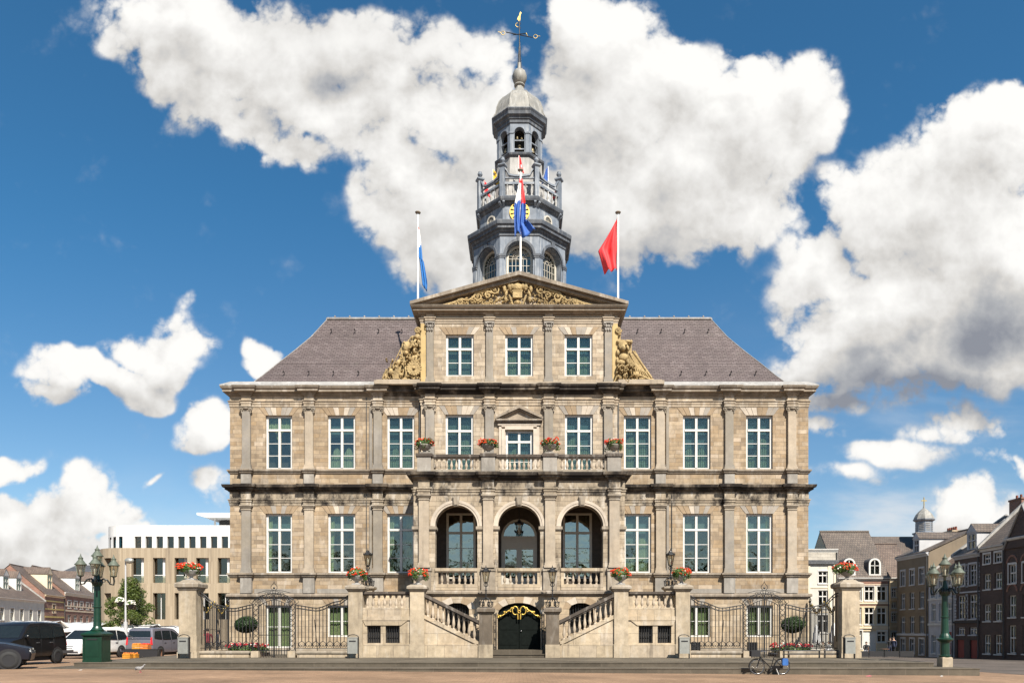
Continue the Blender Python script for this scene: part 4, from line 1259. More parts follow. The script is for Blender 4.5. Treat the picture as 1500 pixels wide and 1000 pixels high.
gate_pts = [(1.02 * math.cos(PI * k / 20), 2.0 + .53 * math.sin(PI * k / 20)) for k in range(21)]
gd.prism(gate_pts, LY + .17, LY + .22)
gdo = gd.build('gate_door', M['door_black'], HALL)
kn = MB(); kn.ell((.10, LY + .12, 1.22), (.035, .04, .035)); kn.build('door_knob', M['chrome'], gdo)
og = MB()
def scroll(m, pts, r): m.tube(pts, r, 6)
for s in (-1, 1):
    pts = []
    for k in range(22):                       # big central C scroll
        a = R(-120) + k * R(300) / 21; rr = .17
        pts.append((s * (.19 + rr * math.cos(a) * .8), LY - .02, 2.20 + rr * math.sin(a) * 1.15))
    og.tube(pts, .030, 6)
    og.tube([(s * .30, LY - .02, 2.36), (s * .44, LY - .02, 2.24), (s * .58, LY - .02, 2.14), (s * .70, LY - .02, 2.16), (s * .68, LY - .02, 2.06), (s * .80, LY - .02, 1.96), (s * .92, LY - .02, 1.97), (s * 1.0, LY - .02, 1.90)], .030, 6)
    og.tube([(s * .26, LY - .03, 2.30), (s * .36, LY - .03, 2.34), (s * .46, LY - .03, 2.18), (s * .40, LY - .03, 2.14)], .034, 6)
    for (x, z, r_) in ((.50, 2.18, .045), (.62, 2.10, .04), (.72, 2.13, .04), (.90, 1.93, .055), (1.0, 1.88, .05), (1.02, 1.98, .035)): og.ell((s * x, LY - .03, z), (r_, .03, r_), 7, 5)
    og.tube([(s * .07, LY - .02, 2.05), (s * .06, LY - .02, 1.78)], .035, 6)
for k in range(5):
    a = R(90) + k * R(72); og.ell((.06 * math.cos(a), LY - .04, 2.14 + .06 * math.sin(a)), (.035, .03, .035), 6, 4)
og.build('gate_crest', M['gold'], HALL)
js = MB()
for s in (-1, 1):
    js.box(s * 1.10 - .02, s * 1.10 + .02, LY - .06, LY - .02, .33, 2.1); js.box(s * 1.20 - .015, s * 1.20 + .015, LY - .06, LY - .02, .33, 2.1)
    for z in (.45, .85, 1.25, 1.65, 2.0): js.ring((s * 1.15, LY - .05, z), .045, .012, 'Y', 10, 5)
build_each(js, 'gate_jamb', M['iron'], HALL)

# ---- outer stair, terrace and piers
PYF = -4.6
st_ = MB()
for s in (-1, 1):
    def xs(a, b): return sorted((s * a, s * b))
    a, b = xs(5.0, 7.2)
    hl = sorted([tuple(xs(5.49, 6.14)), tuple(xs(6.36, 6.99))])
    st_.wall(a, b, 0, 2.02, PYF + .1, [(h[0], h[1], .67, 1.46) for h in hl], .25)
    st_.box(a, b, PYF + .1, -.06, 2.02, 2.18)                         # terrace deck
    a2, b2 = xs(7.2, 7.83); 
    st_.box(*xs(7.25, 7.8), PYF + .3, -.06, 0, 2.18)                  # flank wall
    st_.box(a - .02, b + .02, PYF + .04, PYF + .1, 1.72, 1.90)
    # splayed lintel slab over the cellar windows
    P4 = [(s * 5.42, 1.48), (s * 7.06, 1.48), (s * 7.18, 1.74), (s * 5.08, 1.74)]
    if s < 0: P4.reverse(); 
    st_.prism(P4, PYF + .055, PYF + .1)
    st_.box(*xs(5.0, 7.2), PYF + .02, PYF + .1, 0, .62)
    # stair side wall under the sloping balustrade
    P5 = [(s * 1.89, 0), (s * 4.36, 0), (s * 4.36, 1.80), (s * 1.89, .58)]
    if s < 0: P5.reverse()
    st_.prism(P5, PYF + .12, PYF + .4)
    st_.box(*xs(1.85, 4.36), PYF + .06, PYF + .12, 0, .62)
    P6 = [(s * 1.87, .56), (s * 4.36, 1.79), (s * 4.36, 1.97), (s * 1.87, .74)]
    if s < 0: P6.reverse()
    st_.prism(P6, PYF + .06, PYF + .44)
    # steps
    nst = 11
    for i in range(nst):
        xx0 = 1.4 + (4.6 - 1.4) * i / nst
        st_.box(*xs(xx0, 5.1), PYF + .4, LY - .15 if i else LY - .15, .33 + (2.15 - .33) * i / nst, .33 + (2.15 - .33) * (i + 1) / nst - .002)
    for i in range(6):
        st_.box(*xs(5.3, 7.2), -2.6 + .28 * i, -.1, 2.18, 2.18 + .17 * (i + 1))
build_each(st_, 'stair', M['stair_stone'], HALL)
cg = MB()
for s in (-1, 1):
    for (a, b) in ((5.49, 6.14), (6.36, 6.99)):
        x0, x1 = sorted((s * a, s * b))
        for i in range(6): x = x0 + (i + .5) * (x1 - x0) / 6; cg.box(x - .014, x + .014, PYF + .2, PYF + .228, .67, 1.46)
        cg.box(x0, x1, PYF + .195, PYF + .215, 1.02, 1.05)
build_each(cg, 'cellar_grille', M['iron'], HALL)
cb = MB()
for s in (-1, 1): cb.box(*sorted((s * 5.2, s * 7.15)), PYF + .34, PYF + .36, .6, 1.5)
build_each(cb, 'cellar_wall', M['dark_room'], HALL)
pr = MB(); pcap = MB(); drk = MB()
capp = [(.33, 0), (.36, .03), (.40, .10), (.46, .13), (.46, .22), (.42, .27), (.30, .33)]
for s in (-1, 1):
    for x0, x1 in ((4.36, 5.0), (7.18, 7.83)):
        c = s * (x0 + x1) / 2
        pr.box(c - .325, c + .325, PYF, PYF + .65, .62, 3.02); pr.box(c - .35, c + .35, PYF - .03, PYF + .68, 0, .62)
        pcap.rect_stack(c, PYF + .325, [(w, 3.02 + z) for w, z in capp])
    # short dark pillars by the gate
    c = s * 1.535
    pr.box(c - .33, c + .33, PYF - .04, PYF + .62, 0, .60)
    drk.box(c - .295, c + .295, PYF, PYF + .58, .60, 1.99)
    drk.rect_stack(c, PYF + .29, [(.32, 1.99), (.34, 2.05), (.41, 2.10), (.41, 2.24), (.36, 2.30)])
    # inner pier carrying a wall lamp
    c = s * 7.45
    pr.box(c - .27, c + .27, -2.3, -1.76, 2.18, 3.22)
    pcap.rect_stack(c, -2.03, [(.29, 3.22), (.33, 3.26), (.38, 3.30), (.38, 3.38), (.2, 3.42)])
    pr.box(s * 5.02 - .02, s * 5.22 + .02, PYF + .2, PYF + .5, 2.18, 3.0) if s > 0 else pr.box(-5.24, -5.0, PYF + .2, PYF + .5, 2.18, 3.0)
build_each(pr, 'stair_pier', M['pier_stone'], HALL); build_each(pcap, 'pier_cap', M['cap_stone'], HALL); build_each(drk, 'gate_pillar', M['dark_pier'], HALL)
tr_ = MB(); trb = MB()
for s in (-1, 1):
    tr_.box(*sorted((s * 4.98, s * 7.2)), PYF + .10, PYF + .50, 2.92, 3.03)
    tr_.box(*sorted((s * 4.98, s * 7.2)), PYF + .16, PYF + .44, 2.86, 2.92)
    trb.box(*sorted((s * 5.0, s * 7.2)), PYF + .12, PYF + .46, 2.181, 2.30)
    tr_.box(*sorted((s * 7.35, s * 7.65)), PYF + .6, -2.3, 2.92, 3.03)
    trb.box(*sorted((s * 7.36, s * 7.64)), PYF + .6, -2.3, 2.181, 2.30)
    P5 = [(s * 1.86, 1.56), (s * 4.37, 2.80), (s * 4.37, 2.95), (s * 1.86, 1.71)]
    P6 = [(s * 1.86, 1.49), (s * 4.37, 2.73), (s * 4.37, 2.80), (s * 1.86, 1.56)]
    if s < 0: P5.reverse(); P6.reverse()
    tr_.prism(P5, PYF + .06, PYF + .44); tr_.prism(P6, PYF + .12, PYF + .38)
build_each(tr_, 'stair_rail', M['dark_rail'], HALL)
trbo = build_each(trb, 'stair_balustrade', M['stair_stone'], HALL)
for s in (-1, 1):
    balusters(near(trbo, s * 6.1, PYF), (s * 5.28, PYF + .29), (s * 7.14, PYF + .29), 7, lambda t: 2.30, lambda t: 2.87)
    balusters(near(trbo, s * 6.1, PYF), (s * 1.95, PYF + .25), (s * 4.34, PYF + .25), 10, lambda t: .72 + 1.23 * (.03 + .96 * t), lambda t: 1.52 + 1.24 * (.03 + .96 * t))
ds = MB()
ds.box(-1.25, 1.25, PYF + .1, LY, 0.004, .17); ds.box(-1.22, 1.22, PYF + .42, LY + .5, .17, .335)
ds.sweep([(-1.25, LY), (-1.25, PYF + .1), (1.25, PYF + .1), (1.25, LY)], [(.0, .12), (.035, .125), (.035, .168), (0, .174)])
ds.build('door_step', M['blue_stone'], HALL)
# ---- attic entablature and pediment
ax = facade = [(-CB, 5), (-CB, CY)] + res(None, [-4.58, -1.52, 1.52, 4.58], .40, .10, CY) + [(CB, CY), (CB, 5)]
a1 = MB(); a1.sweep(ax, [(0, 17.03), (.03, 17.03), (.03, 17.13), (.06, 17.14), (.06, 17.24), (.10, 17.26), (.10, 17.31), (.01, 17.32), (.01, 17.50)])
a1.build('attic_architrave', M['pilaster_warm'], HALL)
a2 = MB(); a2.sweep([(-CB, 5), (-CB, CY), (CB, CY), (CB, 5)], [(.01, 17.46), (.12, 17.48), (.14, 17.55), (.36, 17.57), (.36, 17.66), (.44, 17.70), (.50, 17.79), (.50, 17.81), (-.2, 17.83)])
a2.build('pediment_cornice', M['moulding'], HALL)
AP = 19.52; EX = 5.56
rk = MB()
for s in (-1, 1):
    P1 = [(s * EX, 17.82), (s * EX, 17.98), (0, AP), (0, AP - .20)]
    P2 = [(s * 5.20, 17.82), (s * (EX - .1), 17.82), (0, AP - .20), (0, AP - .40)]
    P3 = [(s * 5.02, 17.82), (s * 5.28, 17.82), (0, AP - .29), (0, AP - .37)]
    for P4, y in ((P1, CY - .52), (P2, CY - .34), (P3, CY - .14)):
        Q = P4[::-1] if s > 0 else P4[::-1]
        if s < 0: Q = P4
        # orientation: make counter-clockwise
        ar = sum(Q[i][0] * Q[(i + 1) % 4][1] - Q[(i + 1) % 4][0] * Q[i][1] for i in range(4))
        if ar < 0: Q = Q[::-1]
        rk.prism(Q, y, CY + .1)
    for (z0, z1, o) in ((17.40, 17.62, .02), ):
        pass
build_each(rk, 'raking_cornice', M['moulding'], HALL)
ty = MB(); ty.prism([(-4.9, 17.82), (4.9, 17.82), (0, AP - .30)], CY + .06, CY + .3); ty.build('tympanum', M['pilaster_warm'], HALL)
gr = MB()
gr.prism([(-EX, 17.90), (EX, 17.90), (0, AP - .04)], CY + .11, 9.5)
gr.build('pediment_roof', M['dark_slate'], HALL)

# carved relief of the pediment
def spiral(m, c, r, turns, t, s=1, y=0.0, a0=0.0, thick=None):
    pts = []; rad = []
    n = int(14 * turns)
    for k in range(n + 1):
        f = k / n; a = a0 + s * f * turns * 2 * PI; rr = r * (1 - .86 * f)
        pts.append((c[0] + rr * math.cos(a), c[1] - .03 * f, c[2] + rr * math.sin(a))); rad.append(t * (1 - .45 * f))
    m.tube(pts, rad, 6)
    m.ell((c[0], c[1] - .04, c[2]), (r * .2, .05, r * .2), 7, 5)
rl = MB(); r_ = random.Random(5)
ry = CY - .17
def lump(x, z, rx, rz, ryy=.10, rot=0, y=None):
    rl.ell((x, ry if y is None else y, z), (rx, ryy, rz), 8, 6, 0, Matrix.Rotation(rot, 3, 'Y') if rot else None)
Zp = lambda py: Z(py, 38.7) + .07; Xp = lambda px: X(px, 38.7)
def rp(cx, cy): return (Xp(640 + cx / 6.25), Zp(395 + cy / 6.25))
# central figure with shield
x, z = rp(742, 118); lump(x, z, .10, .14, .14); lump(x, z - .02, .16, .10, .08)
x, z = rp(738, 190); lump(x, z, .30, .24, .16); lump(x - .28, z + .06, .13, .17, .13); lump(x + .28, z + .06, .13, .17, .13)
x, z = rp(738, 262); rl.box(x - .24, x + .24, ry - .14, ry + .05, z - .16, z + .18); rl.box(x - .28, x + .28, ry - .16, ry + .05, z + .16, z + .21)
x, z = rp(740, 330)
for k in range(5): lump(x, z, .035, .13, .09, k * R(36), ry - .08)
lump(x, z, .22, .14, .06)
for s in (-1, 1):
    for k in range(5): lump(x + s * (.28 + .03 * k), z - .05 + .09 * k, .06, .13, .10, s * R(30))
    def q(cx, cy): a = rp(740 + s * (cx - 740), cy); return a
    # attendants
    a = q(800, 125); lump(a[0], a[1], .09, .12, .12); a = q(815, 180); lump(a[0], a[1], .12, .26, .13, s * R(10)); a = q(855, 130); lump(a[0], a[1], .08, .09, .1)
    a = q(860, 200); lump(a[0], a[1], .10, .22, .12); a = q(850, 300); lump(a[0], a[1], .10, .16, .12); a = q(846, 250); lump(a[0], a[1], .08, .2, .1, s * R(-15))
    # volutes
    for (cx, cy, rr, tt) in ((945, 210, .30, 1.9), (1100, 275, .27, 1.7), (1262, 322, .19, 1.6), (1010, 262, .20, 1.4)):
        a = q(cx, cy); spiral(rl, (a[0], ry - .02, a[1]), rr, tt, .055, -s, a0=R(90 + s * 60))
    # acanthus scroll stems
    st = [q(cx, cy) for cx, cy in ((880, 150), (930, 165), (990, 190), (1050, 225), (1110, 240), (1150, 285), (1190, 310), (1260, 300), (1330, 330), (1420, 350))]
    rl.tube([(a, ry - .02, b) for a, b in st], [.09, .085, .08, .08, .07, .065, .06, .055, .05, .03], 7)
    for k in range(130):
        cx = r_.uniform(780, 1380); top = 118 + (cx - 780) * .375; cy = r_.uniform(top + 8, 352)
        if cy > 352: continue
        a = q(cx, cy); lump(a[0], a[1], r_.uniform(.022, .05), r_.uniform(.04, .10), r_.uniform(.05, .12), r_.uniform(-1.5, 1.5))
    # garland of fruit
    for k in range(46):
        f = k / 45; cx = 880 + 290 * f; cy = 285 + 55 * math.sin(f * PI * .9) - 10 * f
        a = q(cx + r_.uniform(-8, 8), cy + r_.uniform(-14, 14)); lump(a[0], a[1], .05, .05, .1)
    for k in range(11):
        a = q(1290 + k * 14, 325 + k * 2.6); lump(a[0], a[1], .03, .12 - .008 * k, .08, s * R(20))
    for k in range(9):
        a = q(890 + k * 20, 348); lump(a[0], a[1], .07, .05, .09)
rl.build('pediment_relief', M['gold_stone'], HALL)

# ---- carved trophies beside the attic
def fan(m, c, r, n, a0=0, a1=2 * PI, y=0, t=.05):
    for k in range(n):
        a = a0 + (a1 - a0) * (k + .5) / n
        ca, sa = math.cos(a), math.sin(a)
        w0, w1 = .018, r * (a1 - a0) / n * .42
        px, pz = -sa, ca
        V = [(c[0] + ca * r * .2 + px * w0, y, c[1] + sa * r * .2 + pz * w0), (c[0] + ca * r + px * w1, y - .03, c[1] + sa * r + pz * w1),
             (c[0] + ca * r - px * w1, y - .03, c[1] + sa * r - pz * w1), (c[0] + ca * r * .2 - px * w0, y, c[1] + sa * r * .2 - pz * w0)]
        V2 = [(p[0], p[1] + .12, p[2]) for p in V]
        m.add(V + V2, [(3, 2, 1, 0), (0, 1, 5, 4), (1, 2, 6, 5), (2, 3, 7, 6), (3, 0, 4, 7)])
        m.ell((c[0] + ca * r * .98, y + .0, c[1] + sa * r * .98), (w1, .05, w1), 6, 4)
    m.ell((c[0], y - .03, c[1]), (r * .22, .08, r * .22), 10, 6)
TY = CY - .05
def tl(cx, cy): return (X(540 + cx / 8.33, 38.75), Z(460 + cy / 8.33, 38.75))
tm = MB()
sil = [(150, 832), (165, 760), (215, 690), (300, 620), (350, 560), (392, 470), (405, 350), (470, 330), (500, 330), (520, 290), (560, 275), (580, 180), (620, 175), (652, 200), (652, 832)]
tm.prism([tl(*c) for c in sil], TY + .16, TY + .42)
def T(cx, cy, rx, rz, d=.16, rot=0, y=None):
    if rx > 14: rx, rz, d = rx * .80, rz * .80, d * .85
    a = tl(cx, cy); tm.ell((a[0], TY if y is None else y, a[1]), (rx / 235, d, rz / 235), 10, 7, 0, Matrix.Rotation(R(rot), 3, 'Y') if rot else None)
fan(tm, tl(562, 680), .36, 18, y=TY - .16)
fan(tm, tl(400, 760), .42, 9, R(95), R(235), y=TY - .12)
T(572, 470, 36, 50, .2, 0, TY - .08); T(572, 400, 48, 40, .2, 0, TY - .06); T(570, 560, 82, 70, .2); T(520, 540, 50, 60, .18, 25)
T(470, 410, 52, 85, .2, 15, TY - .05); T(440, 360, 24, 24, .14); T(492, 345, 18, 30, .12); T(460, 480, 40, 45, .18)
T(600, 290, 48, 50, .18); T(545, 300, 40, 35, .14); T(615, 360, 30, 45, .16); T(560, 330, 34, 28, .16)
for k in range(9):      # drapery folds and lances
    A, B = tl(300 + 34 * k, 560 + 26 * k if k < 5 else 640), tl(210 + 46 * k, 815)
    tm.tube([(A[0], TY - .05, A[1]), ((A[0] + B[0]) / 2 + .05, TY - .12, (A[1] + B[1]) / 2), (B[0], TY - .04, B[1])], [.03, .045, .02], 5)
for p0, p1 in (((520, 300), (410, 520)), ((545, 330), (470, 560)), ((610, 480), (560, 640)), ((628, 380), (640, 560))):
    A, B = tl(*p0), tl(*p1); tm.tube([(A[0], TY - .10, A[1]), (B[0], TY - .10, B[1])], .025, 5)
for k in range(14):     # plumes
    a_ = R(60 + k * 12); A = tl(565, 380); tm.tube([(A[0], TY - .08, A[1]), (A[0] + .16 * math.cos(a_), TY - .12, A[1] + .22 * math.sin(a_)), (A[0] + .26 * math.cos(a_), TY - .06, A[1] + .30 * math.sin(a_) - .05)], [.03, .03, .012], 5)
a = tl(600, 215); spiral(tm, (a[0], TY - .02, a[1]), .17, 1.6, .05, 1)
T(280, 720, 62, 58, .22, 20, TY - .04); T(215, 760, 52, 48, .18); T(330, 660, 58, 40, .18, 30); T(370, 600, 40, 55, .16, 30)
T(340, 800, 80, 34, .2); T(460, 810, 70, 30, .18); T(580, 800, 80, 34, .18); T(200, 812, 60, 26, .16)
for (p0, p1, rr) in (((405, 470), (480, 800), .035), ((440, 540), (478, 800), .03), ((408, 430), (300, 650), .03), ((230, 690), (180, 800), .05), ((250, 690), (215, 810), .05), ((380, 520), (440, 560), .04)):
    A, B = tl(*p0), tl(*p1); tm.tube([(A[0], TY - .14, A[1]), (B[0], TY - .10, B[1])], rr, 6)
for k in range(70):
    ax_, ay_ = r_.uniform(200, 640), r_.uniform(300, 825)
    if math.hypot(ax_ - 562, ay_ - 680) < 105 or (ay_ < 560 and ax_ < 560 - (ay_ - 300) * .5): continue
    T(ax_, ay_, r_.uniform(5, 13), r_.uniform(8, 22), .16, r_.uniform(-60, 60), TY - .06 - r_.uniform(0, .12))
tm.build('trophy_carving', M['gold_stone'], HALL)
tm = MB()
def tl2(cx, cy): return (X(890 + cx / 8.33, 38.75), Z(460 + cy / 8.33, 38.75))
tl = tl2
sil = [(85, 862), (85, 190), (150, 160), (168, 215), (160, 300), (290, 320), (300, 470), (370, 530), (440, 650), (530, 760), (640, 862)]
tm.prism([tl(*c) for c in sil], TY + .16, TY + .42)
a = tl(128, 205); spiral(tm, (a[0], TY - .02, a[1]), .17, 1.7, .05, -1)
T(185, 430, 38, 50, .2, 0, TY - .08); T(180, 365, 72, 34, .18); T(130, 350, 40, 30, .16); T(240, 345, 50, 28, .16); T(190, 540, 78, 62, .2, 0, TY - .03); T(120, 480, 30, 50, .16); T(160, 600, 68, 44, .2)
T(240, 420, 24, 52, .14, -20); T(115, 580, 24, 60, .16); T(250, 600, 34, 90, .16, -30); T(300, 640, 30, 100, .15, -32); T(210, 765, 40, 62, .22, 0, TY - .06); T(165, 700, 80, 40, .2); T(140, 780, 40, 60, .18)
T(350, 740, 56, 60, .18, -20); T(430, 790, 80, 40, .16, -20); T(520, 820, 60, 30, .14, -20); T(300, 820, 90, 34, .16); T(150, 830, 60, 30, .18); T(285, 350, 20, 36, .14)
for (p0, p1, rr) in (((300, 470), (530, 790), .06), ((320, 470), (430, 650), .05), ((262, 490), (350, 660), .05), ((460, 700), (465, 790), .04), ((380, 760), (560, 830), .05)):
    A, B = tl(*p0), tl(*p1); tm.tube([(A[0], TY - .12, A[1]), (B[0], TY - .06, B[1])], rr, 7)
for k in range(8):
    A, B = tl(250 + 12 * k, 480 + 20 * k), tl(290 + 36 * k, 840)
    tm.tube([(A[0], TY - .06, A[1]), ((A[0] + B[0]) / 2 + .04, TY - .13, (A[1] + B[1]) / 2), (B[0], TY - .03, B[1])], [.03, .045, .02], 5)
for k in range(16):
    a_ = R(20 + k * 14); A = tl(185, 400); tm.tube([(A[0], TY - .10, A[1]), (A[0] + .20 * math.cos(a_), TY - .13, A[1] + .20 * math.sin(a_)), (A[0] + .27 * math.cos(a_ + .4), TY - .06, A[1] + .27 * math.sin(a_ + .4))], [.03, .03, .012], 5)
for k in range(12):
    T(110 + 12 * k, 660 + 10 * math.sin(k), 11, 20, .16, 0, TY - .12)
for k in range(70):
    T(r_.uniform(100, 330), r_.uniform(640, 850), r_.uniform(5, 12), r_.uniform(8, 22), .16, r_.uniform(-60, 60), TY - .06 - r_.uniform(0, .12))
tm.build('trophy_carving', M['gold_stone'], HALL)
tb = MB()
for s in (-1, 1):
    tb.box(*sorted((s * 5.08, s * 7.3)), CY - .32, .2, 13.83, 14.06); tb.box(*sorted((s * 7.05, s * 7.42)), CY - .34, .25, 13.83, 14.02)
tb.box(-CB - .05, CB + .05, CY - .30, CY, 13.83, 13.96)
build_each(tb, 'attic_plinth', M['pilaster_warm'], HALL)

# ---- main roof
rf = MB()
RPROF = [(.80, 14.28), (1.33, 14.98), (1.85, 15.72), (2.60, 16.74), (3.31, 17.77), (4.04, 19.07)]       # bell-cast slope: (inset from the wall, height)
def rring(i, z): return [(-W + i, i, z), (W - i, i, z), (W - i, 27 - i, z), (-W + i, 27 - i, z)]
rings_ = [rring(*q) for q in RPROF]
for P_, Q_ in zip(rings_, rings_[1:]):
    for i in range(4): rf.quad(P_[i], P_[(i + 1) % 4], Q_[(i + 1) % 4], Q_[i])
A, B = rings_[0], rings_[-1]; zr1 = RPROF[-1][1]
rf.quad(*B)
def on_roof(z):
    for (i0, z0), (i1, z1) in zip(RPROF, RPROF[1:]):
        if z <= z1: return i0 + (i1 - i0) * (z - z0) / (z1 - z0)
    return RPROF[-1][0]
roof = rf.build('roof', M['slate'], HALL)
rg = MB()
for i in range(4):
    rg.tube([B[i], B[(i + 1) % 4]], .10, 8)
for i in range(4):
    rg.tube([r[i] for r in rings_], .03, 6)
for i in range(26):
    x = B[0][0] + (B[1][0] - B[0][0]) * (i + .5) / 26
    rg.ell((x, B[0][1], zr1 + .13), (.06, .06, .07), 6, 4)
rg.build('ridge_flashing', M['lead_ridge'], roof)
hk = None
for row, (f, off) in enumerate(((.13, 0), (.78, .5))):
    for i in range(20):
        x = -12.6 + 1.33 * (i + off)
        if abs(x) < (5.3 if f > .3 else 7.5) or abs(x) > 13.6 - 2.9 * f: continue
        pz = 14.28 + (zr1 - 14.28) * f; py = on_roof(pz)
        if hk is None:
            m = MB(); m.tube([(0, .0, .0), (0, -.02, .16), (0, -.12, .19), (0, -.20, .10), (0, -.20, .17)], .022, 5)
            hk = m.build('roof_hook', M['iron'], roof); hk.location = (x, py, pz)
        else:
            c = hk.copy(); COL.objects.link(c); c.location = (x, py, pz)

# ------------------------------------------------------------------ bell tower (part of the hall)
TX, TYC = .02, 12.0
def face_xf(k):      # k-th octagon face; k = 0 looks at the camera
    return Matrix.Translation((TX, TYC, 0)) @ Matrix.Rotation(k * PI / 4, 4, 'Z')
ta = 3.02
s1 = MB()
fw = ta * math.tan(PI / 8)
for k in range(8):
    n0 = len(s1.v)
    s1.arch_wall(-fw, fw, 17.0, 26.5, -ta, -ta + .55, [(0, .86, 21.2, 25.16, .86)])
    for s in (-1, 1):
        a, b = sorted((s * .98, s * (fw + .02))); s1.box(a, b, -ta - .07, -ta, 17.0, 25.16)
    s1.xf(face_xf(k), n0)
s1.build('tower_stage', M['lead'], HALL)
s1b = MB()
for k in range(8):
    n0 = len(s1b.v)
    for s in (-1, 1):
        a, b = sorted((s * .88, s * (fw + .05))); s1b.box(a, b, -ta - .12, -ta + .2, 25.10, 25.24); s1b.box(a + .03, b - .03, -ta - .10, -ta + .2, 25.0, 25.10)
    s1b.arc_band(0, 25.2, .87, 1.02, -ta - .08, -ta + .02, 20)
    s1b.prism([(-.12, 26.05), (.12, 26.05), (.16, 26.36), (-.16, 26.36)], -ta - .11, -ta)
    s1b.xf(face_xf(k), n0)
build_each(s1b, 'tower_arch', M['lead_dark'], HALL)
tc1 = MB(); tc1.oct([(ta, 26.38), (ta + .05, 26.42), (ta + .06, 26.62), (ta + .12, 26.65), (ta + .16, 26.76), (ta + .30, 26.80), (ta + .31, 26.92), (ta + .40, 27.02), (ta + .42, 27.22), (ta + .40, 27.28), (2.5, 27.36)], TX, TYC)
build_each(tc1, 'tower_cornice', M['lead_dark'], HALL)
_tw = [None]
tw_f = MB()
tw_f.box(-.84, -.70, 0, .12, -4, 0); tw_f.box(.70, .84, 0, .12, -4, 0); tw_f.arc_band(0, 0, .70, .84, 0, .12, 18)
for i in range(1, 6): x = -.70 + 1.4 * i / 6; tw_f.box(x - .014, x + .014, .03, .08, -4, 0)
for i in range(9): z = -.0 - i * .44; tw_f.box(-.70, .70, .032, .078, z - .014, z + .014)
for i in range(1, 9): a = PI * i / 9; tw_f.tube([(.18 * math.cos(a), .055, .18 * math.sin(a)), (.70 * math.cos(a), .055, .70 * math.sin(a))], .014, 4)
tw_f.ring((0, .055, 0), .18, .016, 'Y', 12, 4, 0, 0, PI); tw_f.ring((0, .055, 0), .45, .014, 'Y', 14, 4, 0, 0, PI)
for k in range(8):
    Mx = face_xf(k)
    loc = Mx @ Vector((0, -ta + .42, 25.16))
    if _tw[0] is None:
        o = tw_f.build('tower_window', M['cream_paint'], HALL)
        pm = MB(); pm.box(-.72, .72, .06, .065, -4, 0)
        pm.add([(0, .06, 0)] + [(.72 * math.cos(PI * j / 16), .06, .72 * math.sin(PI * j / 16)) for j in range(17)], [(0, j + 1, j + 2) for j in range(16)], 0, flip=True)
        pm.build('pane', M['glass_dark'], o); _tw[0] = o; o.location = loc; o.rotation_euler = (0, 0, 0)
    else: copy_tree(_tw[0], HALL, loc, k * PI / 4)
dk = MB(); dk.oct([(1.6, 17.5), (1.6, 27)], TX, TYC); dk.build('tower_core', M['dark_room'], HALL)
# clock stage
cs = MB(); cs.oct([(2.72, 27.3), (2.62, 27.42), (2.60, 28.62), (2.64, 28.66)], TX, TYC); cs.build('clock_stage', M['lead'], HALL)
tc2 = MB(); tc2.oct([(2.62, 28.60), (2.68, 28.64), (2.74, 28.76), (2.86, 28.79), (2.90, 28.90), (2.92, 29.02), (2.88, 29.07), (1.2, 29.10)], TX, TYC); build_each(tc2, 'tower_cornice', M['lead_dark'], HALL)
bk_ = MB()
for k in range(8):
    n0 = len(bk_.v)
    f2 = 2.6 * math.tan(PI / 8)
    for s in (-1, 1): bk_.prism_x([(-2.86, 28.79), (-2.86, 28.70), (-2.7, 28.55), (-2.6, 28.45), (-2.6, 28.79)], s * (f2 - .06) - .07, s * (f2 - .06) + .07)
    bk_.xf(face_xf(k), n0)
build_each(bk_, 'cornice_bracket', M['lead'], HALL)
# clock: open gilt hour ring
ck = MB()
for (r0, r1) in ((.60, .64), (.27, .30)): ck.arc_band(0, 0, r0, r1, -.03, .02, 32, 0, 0, 2 * PI)
for k in range(12):
    a = R(90 + 30 * k); n0 = len(ck.v)
    ck.add([(-.045, -.025, .30), (.045, -.025, .30), (.095, -.025, .60), (-.095, -.025, .60), (-.045, .02, .30), (.045, .02, .30), (.095, .02, .60), (-.095, .02, .60)],
           [(0, 1, 2, 3), (0, 3, 7, 4), (1, 5, 6, 2)], 0)
    ck.xf(Matrix.Rotation(-R(30 * k), 4, 'Y'), n0)
cko = ck.build('clock', M['gold'], HALL, (TX, TYC - 2.66, 28.14))
hd = MB(); hd.box(-.02, .02, -.05, -.035, -.1, .5); n0 = len(hd.v); hd.box(-.028, .028, -.065, -.05, -.08, .34); hd.xf(Matrix.Rotation(R(125), 4, 'Y'), n0); hd.ell((0, -.05, 0), .05, 8, 5)
hd.build('clock_hand', M['gold'], cko)
sw0 = None
for k in (1, 3, 5, 7):
    if sw0 is None:
        m = MB(); m.arc_band(0, 0, .27, .37, -.06, .02, 14); m.box(-.37, -.27, -.06, .02, -.34, 0); m.box(.27, .37, -.06, .02, -.34, 0); m.box(-.37, .37, -.06, .02, -.42, -.34)
        for x in (-.09, .09): m.box(x - .014, x + .014, -.025, .0, -.34, .24)
        for z in (-.18, .0): m.box(-.27, .27, -.024, .001, z - .014, z + .014)
        sw0 = m.build('round_headed_window', M['cream_paint'], HALL)
        pm = MB(); pm.box(-.28, .28, .0, .01, -.34, 0); pm.add([(0, 0, 0)] + [(.28 * math.cos(PI * j / 12), 0, .28 * math.sin(PI * j / 12)) for j in range(13)], [(0, j + 1, j + 2) for j in range(12)], 0, flip=True)
        pm.build('pane', M['glass_office'], sw0); o = sw0
    else: o = copy_tree(sw0, HALL)
    o.location = face_xf(k) @ Vector((0, -2.62, 27.95)); o.rotation_euler = (0, 0, k * PI / 4)
